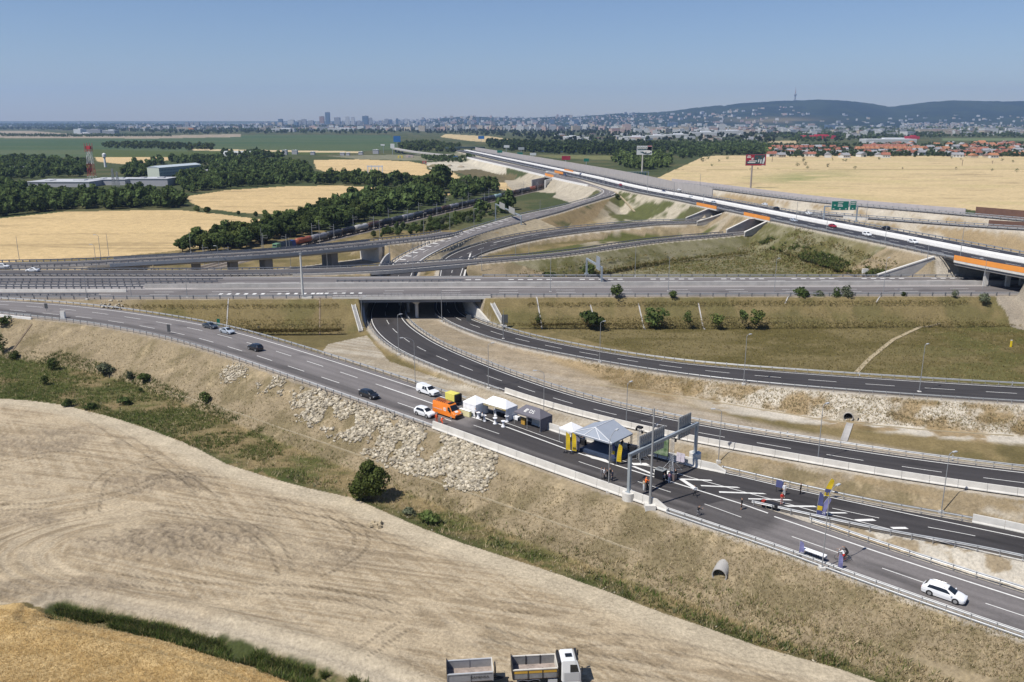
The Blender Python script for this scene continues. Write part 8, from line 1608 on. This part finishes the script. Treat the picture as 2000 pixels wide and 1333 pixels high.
def facade(name,wall,win,sx=3.2,sz=3.0,fx=.55,fz=.5):
 m=bpy.data.materials.new(name);m.use_nodes=True;n=m.node_tree;b=n.nodes["Principled BSDF"];g=n.nodes.new("ShaderNodeNewGeometry");s=n.nodes.new("ShaderNodeSeparateXYZ");n.links.new(g.outputs["Position"],s.inputs[0])
 def M(op,a,bb=None):
  q=n.nodes.new("ShaderNodeMath");q.operation=op
  for i,x in enumerate((a,bb)):
   if x is None:continue
   if isinstance(x,(int,float)):q.inputs[i].default_value=x
   else:n.links.new(x,q.inputs[i])
  return q.outputs[0]
 h=M('ADD',s.outputs[0],M('MULTIPLY',s.outputs[1],.83));a=M('LESS_THAN',M('FRACT',M('DIVIDE',h,sx)),fx);c=M('LESS_THAN',M('FRACT',M('DIVIDE',s.outputs[2],sz)),fz)
 sn=n.nodes.new("ShaderNodeSeparateXYZ");n.links.new(g.outputs["Normal"],sn.inputs[0]);up_=M('LESS_THAN',M('ABSOLUTE',sn.outputs[2]),.5);f=M('MULTIPLY',M('MULTIPLY',a,c),up_)
 mx=n.nodes.new("ShaderNodeMix");mx.data_type='RGBA';mx.inputs[6].default_value=(*wall,1);mx.inputs[7].default_value=(*win,1);n.links.new(f,mx.inputs[0]);n.links.new(mx.outputs[2],b.inputs["Base Color"]);b.inputs["Roughness"].default_value=.7;return m
FC_={'white':facade("facade_white",(.52,.52,.50),(.16,.18,.20)),'cream':facade("facade_cream",(.45,.38,.28),(.15,.15,.15)),'grey':facade("facade_grey",(.30,.31,.32),(.12,.14,.16)),'blue':facade("facade_blue",(.10,.15,.20),(.06,.11,.17),fx=.8,fz=.7),'brick':facade("facade_brick",(.33,.20,.14),(.12,.11,.11)),'pink':facade("facade_pink",(.46,.33,.28),(.16,.15,.15))}
ROOFR=mat("roof_red",(.25,.095,.06),.8,var=.25,vscale=.06);ROOFB=mat("roof_brown",(.16,.095,.075),.8,var=.25,vscale=.06);ROOFG=mat("roof_grey",(.26,.26,.27),.8,var=.15,vscale=.06);ROOFO=mat("roof_orange",(.34,.15,.075),.8,var=.2,vscale=.06);ROOFW=mat("roof_white",(.56,.57,.58),.7,var=.06,vscale=.05)
rsC=np.random.default_rng(5)
TW=[(544,552,233,'blue',"dark blue block at the skyline's left end"),(562,574,235,'white',"pale broad block right of the first dark one on the skyline"),(581,588,236,'grey',"left, lower half of the stepped grey pair on the skyline"),(589,598,233.5,'grey',"right, higher half of the stepped grey pair on the skyline"),(602,612,236,'grey',"low grey block left of the brownish tower on the skyline"),(624.5,633,228,'brick',"brownish tower right beside the tallest skyscraper"),(636,644.5,220,'blue',"tallest blue skyscraper of the skyline"),(653,664,230,'grey',"ragged grey tower right of the tallest skyscraper"),(668,671,236.5,'grey',"slim low tower between the ragged one and the twin towers"),(675,682,229,'white',"left one of the white edged twin towers"),(686,692.5,230,'white',"right one of the white edged twin towers"),(697,704.5,236.5,'grey',"low grey block right of the twin towers"),(708,719,227,'blue',"broad dark blue tower, second highest of the skyline"),(720.5,727,231,'grey',"pale banded tower joined to the broad dark blue one"),(751,759,233,'grey',"left of the two grey blocks right of the skyline's centre"),(760,766,234.5,'blue',"right of the two grey blocks right of the skyline's centre"),(773.5,778,232,'blue',"slim dark tower at the hill's left foot"),(790,796,233,'white',"pale tower against the hill's left end"),(931,936,230,'blue',"slim bluish tower in front of the long low hill"),(907,913,235,'blue',"dark block left of the slim bluish tower"),(1040,1048,235.5,'grey',"grey tower before the long hill's middle"),(1072,1083,234,'blue',"broad deep blue office tower left of the crane"),(1104,1112,240,'blue',"squat blue block left of the double blue towers"),(1117,1130,233.5,'blue',"blue office towers right beside the thin crane mast"),(1133,1134.4,228,'white',"thin pale crane mast above the town"),(152,157,237,'grey',"lone grey block on the horizon at the far left"),(165,168,239.5,'grey',"tiny block right of the lone one on the horizon"),(880,892,238,'pink',"pinkish housing block in the hazy centre"),(944,956,238.5,'pink',"pair of pinkish flats right of the slim bluish tower"),(955,966,240,'white',"whitish flats below the long hill"),(860,872,240,'white',"pale flats at the left foot of the long hill")]
BY=9000.0
def tower(u0,u1,vt,vb,fac,label,y=None,depth=None,name='tower_block',cat='building',roof=None,group=None):
 y=y or P(1000,vb,0).y;ks=(y*CP+CAMZ*SP)/FPX;x0,x1=(u0-1000)*ks,(u1-1000)*ks;z0=float(hillz(np.array([(x0+x1)/2]),np.array([y]))[0]);h=zfor(vt,y)-z0;w=x1-x0;d=depth or w*.8;r=empty(name,((x0+x1)/2,y+d/2,z0));tag(r,label,cat,group)
 MB().box((0,0,h/2-4),(w,d,h+8)).build('wall',FC_[fac]if isinstance(fac,str)else fac,r);mb=MB();mb.box((0,0,h+.6),(w*1.0,d,1.2));mb.box((w*.1,0,h+2.5),(w*.4,d*.4,4));mb.build('roof',roof or ROOFG,r);return r
for u0,u1,vt,fac,lb in TW:tower(u0,u1,vt,247,fac,lb,BY if u0>300 else 12000,name='skyscraper'if vt<231 else('tower_crane'if 'crane mast'in lb and u1-u0<2 else 'tower_block'))
LB_=[(1872,1952,262.5,254,'cream',"long cream slab of flats in eight stepped sections at right"),(1948,1957,262.5,253.5,'pink',"dark pink end block of the long cream slab"),(1918,1950,260,251,'white',"x"),]
tower(1796,1820,253.2,261.5,'cream',"left pale cream part of the long slab of flats below the hill");tower(1820,1836,252.6,261.5,'pink',"middle pinkish part of the long slab of flats below the hill");tower(1836,1858,252.8,261.5,'cream',"right cream part of the long slab of flats below the hill")
tower(1922,1949,251.5,262,'white',"big white flats at the right between trees and hill");tower(1975,1998,250.5,257,'grey',"pale grey hall near the right border below the hill");tower(1658,1680,262.5,270.5,'white',"white block of flats with three stairwells in the middle of the town");tower(1578,1595,246,252.5,'white',"white slab at the foot of the ridge left of the church like block");tower(1580,1591,242.5,252,'pink',"pinkish tall block at the foot of the ridge");tower(1615,1636,244.5,252,'blue',"dark blue office block at the foot of the ridge");tower(1636,1652,247.5,252.5,'white',"long pale slab right of the dark blue office block")
tower(1545,1560,250,256,'white',"white halls at the ridge's foot in the centre right");tower(1402,1416,243,260,'white',"white church like block with a tall end in the town centre right");tower(1380,1404,250,260,'pink',"reddish terraced block left of the white church like one");tower(1330,1345,248,259,'cream',"cream block with a pointed top in the town");tower(1268,1282,249,258,'cream',"cream block at the left of the town's white halls");tower(1216,1232,243,257,'pink',"pink and white high flats above the trees");tower(1250,1256,246,255,'white',"small white tower in the town right of the pink flats");tower(1306,1324,239.5,250,'blue',"bluish dark tower pair at the ridge's left foot")
tower(1575,1632,266,271.5,mat("hall_red",(.42,.03,.05),.6),"long bright red hall in the town",depth=60,roof=MATS["hall_red"],name='hall');tower(1776,1796,267.5,272,MATS["hall_red"],"smaller bright red hall right of the long one",depth=40,roof=MATS["hall_red"],name='hall');tower(1692,1790,273,280,'white',"long low white hall in front of the villas",depth=50,roof=ROOFW,name='hall');tower(1100,1133,268,273,'white',"long white roofed hall beside the dark red billboard block",depth=60,roof=ROOFW,name='hall');tower(1094,1104,264,271.5,'brick',"dark red block left of the long white roofed hall",name='hall')
for u0,u1,vt,vb,lb in((1220,1262,268,274,"left of the low white halls in the town before the woods"),(1264,1300,265.5,272.5,"second from left of the low white halls in the town"),(1300,1345,263.5,270,"third from left of the low white halls in the town"),(1350,1400,259,267,"broad white hall under the white church like block"),(1400,1452,256,264,"right end of the row of low white halls in the town"),(640,692,251.5,256.5,"long cream hall before the skyline"),(530,575,252,258,"white halls before the skyline's left end")):tower(u0,u1,vt,vb,'white',lb,depth=50,roof=ROOFW,name='hall')
tower(144,157.5,253.4,261,mat("hangar_white",(.60,.62,.62),.5),"bright white hangar on the airfield at the far left",depth=60,roof=ROOFW,name='hangar');tower(150,176,260.8,263.2,'white',"low white and pink apron building beside the hangar",depth=20,roof=ROOFW,name='hall');tower(160,196,254,260,'grey',"grey airport buildings right of the white hangar",depth=60,name='hall');tower(200,224,255.5,262,'grey',"long grey hall left of the dark trees at the airfield",depth=50,roof=ROOFW,name='hall');tower(345,378,249,256.5,'cream',"pale orange shopping hall in front of dark blocks",depth=60,name='hall');tower(368,378,250.5,257,mat("orange_wall",(.55,.22,.06),.7),"bright orange corner of the shopping hall",depth=30,name='hall');tower(362,369,240,250,'grey',"left of three dark blocks behind the orange shopping hall");tower(372,378,240,250,'grey',"middle of three dark blocks behind the orange shopping hall");tower(381,389,240,250,'grey',"right of three dark blocks behind the orange shopping hall")
def town(n,uR,vR,hR,wR,facs,hill=False):
 out=[]
 for i in range(n):
  u=rsC.uniform(*uR);v=rsC.uniform(0,1)**1.3*(vR[1]-vR[0])+vR[0];out.append((u,v,rsC.uniform(*hR),rsC.uniform(*wR),facs[int(rsC.integers(0,len(facs)))]))
 return out
T_=town(260,(500,830),(243.4,249),(16,48),(18,45),('white','grey','cream','blue','grey'))+town(420,(230,800),(243.6,256),(8,26),(14,50),('white','grey','cream','pink','white'))+town(480,(800,1240),(242.5,257),(8,34),(12,45),('white','cream','white','pink','grey'))+town(330,(1200,1560),(246,262),(7,24),(14,45),('white','white','cream','pink'))+town(300,(1560,2080),(247,266),(6,20),(14,40),('white','white','cream','grey'))+town(90,(0,240),(243,250),(6,16),(14,45),('white','grey','white'))+town(60,(1080,1500),(264,276),(5,9),(12,40),('white','white','cream'))
T_.sort(key=lambda t:-t[1]);BM_={}
def townbox(x,y,z,h,w,fac,label,group):
 k=(fac,int(rsC.integers(0,3)))
 if k not in BM_:
  mb=MB();f=(1,1.8,.6)[k[1]];mb.box((0,0,.44),(1,f,1.12));mb.box((0,0,1.01),(1.02,f*1.02,.03),mi=1);
  if k[1]!=1:mb.box((.15,0,1.06),(.3,f*.3,.10),mi=1)
  o=mb.build('town_building',[FC_[fac],ROOFG if fac in('grey','blue')else(ROOFR if fac in('cream','pink')else ROOFW)]);BM_[k]=o
 else:o=bpy.data.objects.new('town_building',BM_[k].data);COL.objects.link(o)
 o.location=(x,y,z);o.scale=(w,w*.6,h);o.rotation_euler=(0,0,rsC.uniform(-.5,.5));tag(o,label,'building',group);return o
MASS=MB();MASSM=[]
wd_={'white':'white','grey':'grey','cream':'cream','pink':'pinkish','blue':'blue'}
def part_of_town(u):return "left of the skyline"if u<520 else("below the skyline"if u<800 else("below the long low hill"if u<1220 else("in the centre right part of the town"if u<1560 else "below the ridge at the right")))
fk=list(FC_)
for i,(u,v,h,w,fac)in enumerate(T_):
 p=P(u,v,0);z=float(hillz(np.array([p.x]),np.array([p.y]))[0])
 if i<150:townbox(p.x,p.y,z,h,w,fac,"small distant "+wd_[fac]+" building "+part_of_town(u),"distant "+wd_[fac]+" buildings "+part_of_town(u))
 else:MASS.box((p.x,p.y,z+h/2-2),(w,w*.7,h+4),rsC.uniform(-.5,.5),mi=fk.index(fac))
for n_,uR,yR in((150,(1050,1310),(8600,11000)),(12,(1290,1460),(8200,10300)),(200,(1760,1880),(7300,8200)),(40,(1900,2000),(7300,8000)),(40,(860,1060),(9500,11300)),(14,(1560,1760),(7400,8000))):
 for k in range(n_):
  y=rsC.uniform(*yR);u=rsC.uniform(*uR);x=(u-1000)/FPX*(y*CP+60*SP);z=float(hillz(np.array([x]),np.array([y]))[0]);w=rsC.uniform(8,19);h=rsC.uniform(6,11);MASS.box((x,y,z+h/2-1),(w,w*.7,h+5),rsC.uniform(-.6,.6),mi=fk.index(('white','grey','cream','pink')[int(rsC.integers(0,4))]))
o=MASS.build('distant_town',[FC_[k]for k in fk]);o["kind"]="stuff"
HM={}
def house(x,y,ang,w,d,h,wall,roof,label,group):
 k=(wall.name,roof.name)
 if k not in HM:
  mb=MB();mb.box((0,0,.25),(1,1,1.5));mb.add([(-.54,-.56,.96),(.54,-.56,.96),(.54,.56,.96),(-.54,.56,.96),(-.54,0,1.75),(.54,0,1.75)],[(0,1,5,4),(2,3,4,5),(1,2,5),(3,0,4)],1);mb.box((.25,.2,1.65),(.08,.08,.5),mi=0);[mb.box((x_,-.503,.5),(.14,.02,.3),mi=2)for x_ in(-.3,0,.3)]
  o=mb.build('house',[wall,roof,GLASS]);HM[k]=o
 else:o=bpy.data.objects.new('house',HM[k].data);COL.objects.link(o)
 o.location=(x,y,0);o.rotation_euler=(0,0,ang);o.scale=(w,d,h);tag(o,label,'house',group);return o
WL=mat("house_white",(.56,.55,.52),.8);WL2=mat("house_cream",(.48,.41,.30),.8)
rows=[((1500,2080),(298,309),70),((1500,2080),(288,298),62),((1690,2080),(281,289),40)]
rl_={'roof_red':'red roofed','roof_brown':'brown roofed','roof_orange':'orange roofed','roof_grey':'grey roofed'}
for uR,vR,n_ in rows:
 for k in range(n_):
  u=rsC.uniform(*uR);v=rsC.uniform(*vR);p=P(u,v,0);rf=(ROOFR,ROOFR,ROOFB,ROOFO,ROOFG)[int(rsC.integers(0,5))];wl=WL if rsC.random()<.7 else WL2;rn=rl_[rf.name];wn="white"if wl is WL else "cream"
  house(p.x,p.y,rsC.uniform(-.35,.35)+(PI/2 if rsC.random()<.3 else 0),rsC.uniform(11,18),rsC.uniform(9,12),rsC.uniform(3.6,5.4),wl,rf,"%s %s house in the settlement beyond the big wheat field"%(wn,rn),"%s %s houses beyond the big wheat field"%(wn,rn))
for u0,u1,v,lb in((1675,1795,296,"front terrace"),(1690,1770,291,"rear terrace"),(1510,1590,293,"left terrace")):
 for u in np.arange(u0,u1,9.0):p=P(u,v,0);house(p.x,p.y,0,10.5,11,5.6,WL,ROOFO if lb[0]=='f'else ROOFR,"terraced house with continuous red roof in the %s of the settlement"%lb,"terraced houses, "+lb)
r=empty('long_building',P(355,349,0));tag(r,"long four storey pale green building with a light flat roof among the trees",'building');a0,a1=P(322,351,0),P(401,343,0);d=a1-a0;an=math.atan2(d.y,d.x);L_=d.length;c=(a0+a1)/2-r.location;r.rotation_euler=(0,0,an)
GRN=facade("facade_palegreen",(.34,.39,.36),(.14,.17,.19),2.6,3.2,.6,.45);MB().box((0,7,6.2),(L_,14,13.6)).build('wall',GRN,r);MB().box((-L_/2-.2,7,6.0),(.5,14.2,13.4)).build('gable_wall',mat("pale_gable",(.50,.54,.46),.8),r);mb=MB();mb.add([(-L_/2-.6,-.6,13.1),(L_/2+.6,-.6,13.1),(L_/2+.6,14.6,13.1),(-L_/2-.6,14.6,13.1),(-L_/2-.6,7,14.8),(L_/2+.6,7,14.8)],[(0,1,5,4),(2,3,4,5),(1,2,5),(3,0,4)]);mb.build('roof',mat("roof_pale_blue",(.42,.47,.50),.6),r)
def shed(u0,u1,v,h,dep,label,wall=None,roof=None,name='industrial_hall'):
 a0,a1=P(u0,v,0),P(u1,v,0);r=empty(name,(a0+a1)/2);tag(r,label,'hall');w=(a1-a0).length;MB().box((0,dep/2,h/2-.4),(w,dep,h+.8)).build('wall',wall or FC_['grey'],r);mb=MB();mb.box((0,dep/2,h+.25),(w+.8,dep+.8,.5));mb.box((w*.2,dep*.5,h+.9),(w*.18,dep*.2,1.0));mb.box((-w*.25,dep*.4,h+.8),(w*.08,dep*.3,.8));mb.build('roof',roof or ROOFW,r);return r
WHT2=mat("hall_wall_white",(.36,.36,.38),.8);shed(52,175,366,4.5,40,"long low white roofed hall left of the red and white mast",WHT2,mat("dusty_white_roof",(.40,.41,.43),.8,var=.15,vscale=.05));shed(175,245,362,5,30,"white roofed low hall right behind the red and white mast",WHT2,MATS["dusty_white_roof"]);shed(256,328,364,6.5,26,"white walled low hall in front of the long pale building",WHT2,MATS["dusty_white_roof"]);shed(0,34,338,6,24,"pale roofed hall at the left picture border among trees",WHT2);shed(392,450,345,6,26,"grey gable roofed hall right of the long pale building",FC_['white'],ROOFG);shed(382,428,353,4,14,"small white sheds in front of the grey roofed hall",WHT2)
r=empty('arched_hangar',P(462,306,0));tag(r,"long arched grey greenhouse hangar beyond the dark wood",'hangar');w=(P(488,306)-P(436,306)).length;mb=MB();n_=10;V=[(x,10*math.cos(PI*k/n_)+10,9*math.sin(PI*k/n_))for x in(-w/2,w/2)for k in range(n_+1)];mb.add(V,[(k,k+1,n_+2+k,n_+1+k)for k in range(n_)]+[tuple(range(n_+1)),tuple(range(n_+1,2*n_+2))]);mb.build('arched_shell',mat("hangar_grey",(.36,.38,.38),.6),r);MB().box((0,-.2,1.5),(4,.3,3)).build('door',ROOFG,r)
for u0,u1,v,h,lb in((495,520,305,4,"left low shed right of the arched hangar"),(520,548,306,5,"middle shed with white end right of the arched hangar"),(551,560,303,8,"small white house right of the sheds"),(570,580,302,7,"white little house beside the yard trees"),(606,614,303,5,"white truck box beside the road beyond the wheat, left"),(664,672,304,4,"left white box by the road beyond the wheat"),(676,682,304,4,"second white box by the road beyond the wheat"),(700,708,303,5,"third white box by the road beyond the wheat"),(728,739,301,7,"white boxy house left of the old flyover")):shed(u0,u1,v,h,9,lb,WHT2)
for u,v,w,col_,lb in((888,311,15,PBLUE,"dark blue site container beside the earth heaps"),(870,314,8,mat("site_white",(.55,.55,.53),.6),"white site container beside the earth heaps"),(800,308,14,mat("site_pink",(.45,.36,.33),.7),"pinkish low shed beyond the wheat's end"),(782,309,10,mat("site_yellow",(.55,.45,.10),.6),"yellow machine row beyond the wheat's end"),(829,320,8,mat("site_red",(.30,.10,.08),.7),"reddish heap of pallets at the earth heaps")):
 p=P(u,v,0);r=empty('site_container',p);tag(r,lb,'container');ks=(p.y*CP+CAMZ*SP)/FPX;MB().box((0,0,1.8),(w*ks,5,4)).build('container_body',col_,r);MB().box((0,-2.55,1.6),(w*ks*.3,.1,2.6)).build('door',ROOFG,r)
def heap(u,v,w,h,label,m):
 p=P(u,v,0);ks=(p.y*CP+CAMZ*SP)/FPX;mb=MB();n_=14;rs=random.Random(int(u));mb.lathe((0,0,-.3),[(w*ks*.5,0),(w*ks*.32,h*ks*.55),(w*ks*.1,h*ks)],n_);mb.v=[(x*rs.uniform(.85,1.15),y*rs.uniform(.5,.8),z*rs.uniform(.9,1.1))for x,y,z in mb.v];o=mb.build('earth_heap',m,smooth=True,loc=p);tag(o,label,'heap')
EM=mat("heap_earth",(.32,.27,.20),.95,var=.2,vscale=.2);heap(848,327,30,6,"green flanked earth heap left of the white gravel yard",mat("heap_green",(.17,.15,.08),.95,var=.3,vscale=.15));heap(878,325,12,4,"small grey gravel heap in the white yard",EM);heap(900,327,16,4,"second grey gravel heap in the white yard",EM);heap(935,321,14,4,"dark earth heap at the motorway's wall",MATS["heap_green"])
def lattice(u,v,vt,w0,w1,label,name,cols_):
 p=P(u,v,0);h=zfor(vt,p.y);r=empty(name,p);tag(r,label,'mast');n_=len(cols_)
 for k,m in enumerate(cols_):
  z0,z1=h*k/n_,h*(k+1)/n_;mb=MB();a,b=[w0+(w1-w0)*q for q in(k/n_,(k+1)/n_)]
  for sx,sy in((-1,-1),(1,-1),(1,1),(-1,1)):
   mb.tube((sx*a,sy*a,z0),(sx*b,sy*b,z1),.15,n=5);nx,ny=-sy,sx;mb.tube((sx*a,sy*a,z0),(nx*b,ny*b,z1),.08,n=4);mb.tube((nx*a,ny*a,z0),(sx*b,sy*b,z1),.08,n=4);mb.tube((sx*b,sy*b,z1),(nx*b,ny*b,z1),.08,n=4)
  mb.build('lattice_section',m,r)
 return r,h
MR=mat("mast_red",(.40,.035,.04),.6);MW=mat("mast_white",(.60,.60,.60),.6)
r,h=lattice(181,356,285,3.2,1.6,"tall red and white lattice mast with antennas in the left wood",'lattice_mast',[MW,MR,MR,MW,MW,MR]);mb=MB();mb.box((0,0,h-2),(4.2,4.2,3.0));[mb.tube((dx,dy,h-6),(dx,dy,h+2.5),.25,n=6)for dx in(-2.6,2.6)for dy in(-2.6,2.6)];mb.build('antenna_platform',MR,r)
p=P(206,327,0);r=empty('water_tower',p);tag(r,"small white water tower between the mast and the pale wheat strip",'tower');mb=MB();mb.lathe((0,0,0),[(1.6,0),(1.2,12)],12);mb.build('shaft',MW,r);mb=MB();mb.lathe((0,0,12),[(1.3,0),(2.4,1.5),(2.4,5),(.6,6.5)],12);mb.build('water_tank',MW,r)
for u,v,vt,lb in((223,368,330,"thin grey lattice mast right of the red and white one"),(231,366,336,"second thin grey lattice mast beside the first")):lattice(u,v,vt,1.2,.5,lb,'lattice_mast',[LMG]*5)
for u,v,vt,lb in((656,342,329,"dark pole in the wheat left of the hedgerow"),(1508,316,302,"thin wooden pole in the big wheat field"),(1879,324,312,"thin wooden pole with crossarm in the big wheat field"),(1938,320,314,"short wooden pole in the big wheat field")):
 p=P(u,v,0);r=empty('utility_pole',p);tag(r,lb,'pole');h=zfor(vt,p.y);mb=MB();mb.tube((0,0,-.5),(0,0,h),.35,.25,6);mb.build('pole',BARK,r);MB().box((0,0,h-.8),(3.2,.3,.3)).build('crossarm',BARK,r)
p=P(733,345,0);r=empty('white_hut',p);tag(r,"white posted hut frame just behind the broad dark hedgerow tree",'hut');mb=MB();[mb.box((x,0,6),(1.0,.8,12))for x in(-8,-4,0,4,8)];mb.build('posts',MW,r);MB().box((0,0,11),(18,.6,1.4)).build('rail',MW,r)
q=[P(u,v,.45)for u,v in((1046,290),(1090,289),(1130,290.5),(1140,294),(1128,298),(1080,298),(1054,296))];mb=MB();mb.add(q,[tuple(range(len(q)))]);o=mb.build('lake',mat("lake_water",(.05,.085,.13),.22,spec=.5));o["kind"]="structure"
fv=empty('old_flyover',P(800,296,0));tag(fv,"old grey flyover curving down beside the distant trees",'bridge');q=np.array([P(770,290,7),P(785,293,7),P(810,297,6),(P(845,301,4)),P(890,305,2)]);q=resamp(q,20);rel(sweep(q,[(-5,-1.5),(5,-1.5),(5,.8),(-5,.8)]),fv).build('deck',CONCD,fv)
for t in(1,3,5):mb=MB();x,y,z=q[t];mb.box((x,y,z/2-1),(3,6,z));rel(mb,fv).build('pier',DARKC,fv)
fb_=empty('far_bridge',P(905,291,0));tag(fb_,"dark far bridge crossing over the motorway at its vanishing end",'bridge');q=np.array([P(870,289,8),P(905,288,9),P(945,288.5,8)]);q=resamp(q,25);rel(sweep(q,[(-6,-2.2),(6,-2.2),(6,1.2),(-6,1.2)]),fb_).build('deck',mat("dark_green_steel",(.06,.09,.085),.6),fb_)
for t in(1,-2):mb=MB();x,y,z=q[t];mb.box((x,y,z/2-2),(3,8,z));rel(mb,fb_).build('pier',DARKC,fb_)
r=empty('freight_train',P(1345,296,0));tag(r,"far brown freight train on the railway curving through the right hand woods",'train');a0,a1=P(1330,298,0),P(1385,287,0);d=(a1-a0);an=math.atan2(d.y,d.x);
for k in range(10):q=a0+d*(k+.5)/10-r.location;MB().box((q.x,q.y,2.2),(d.length/10*.9,3.0,3.4),an).build('wagon',mat("wagon_brown",(.12,.055,.05),.7),r)
# the air between
mb=MB();mb.box((0,8200,330),(36000,17200,664));hz=mb.build('haze',bpy.data.materials.new("haze_air"));hz["kind"]="stuff";m=hz.data.materials[0];m.use_nodes=True;n=m.node_tree;n.nodes.clear();o=n.nodes.new("ShaderNodeOutputMaterial");v=n.nodes.new("ShaderNodeVolumePrincipled");v.inputs["Color"].default_value=(.42,.61,1.0,1);v.inputs["Density"].default_value=4.7e-5;v.inputs["Anisotropy"].default_value=.2;n.links.new(v.outputs[0],o.inputs["Volume"])
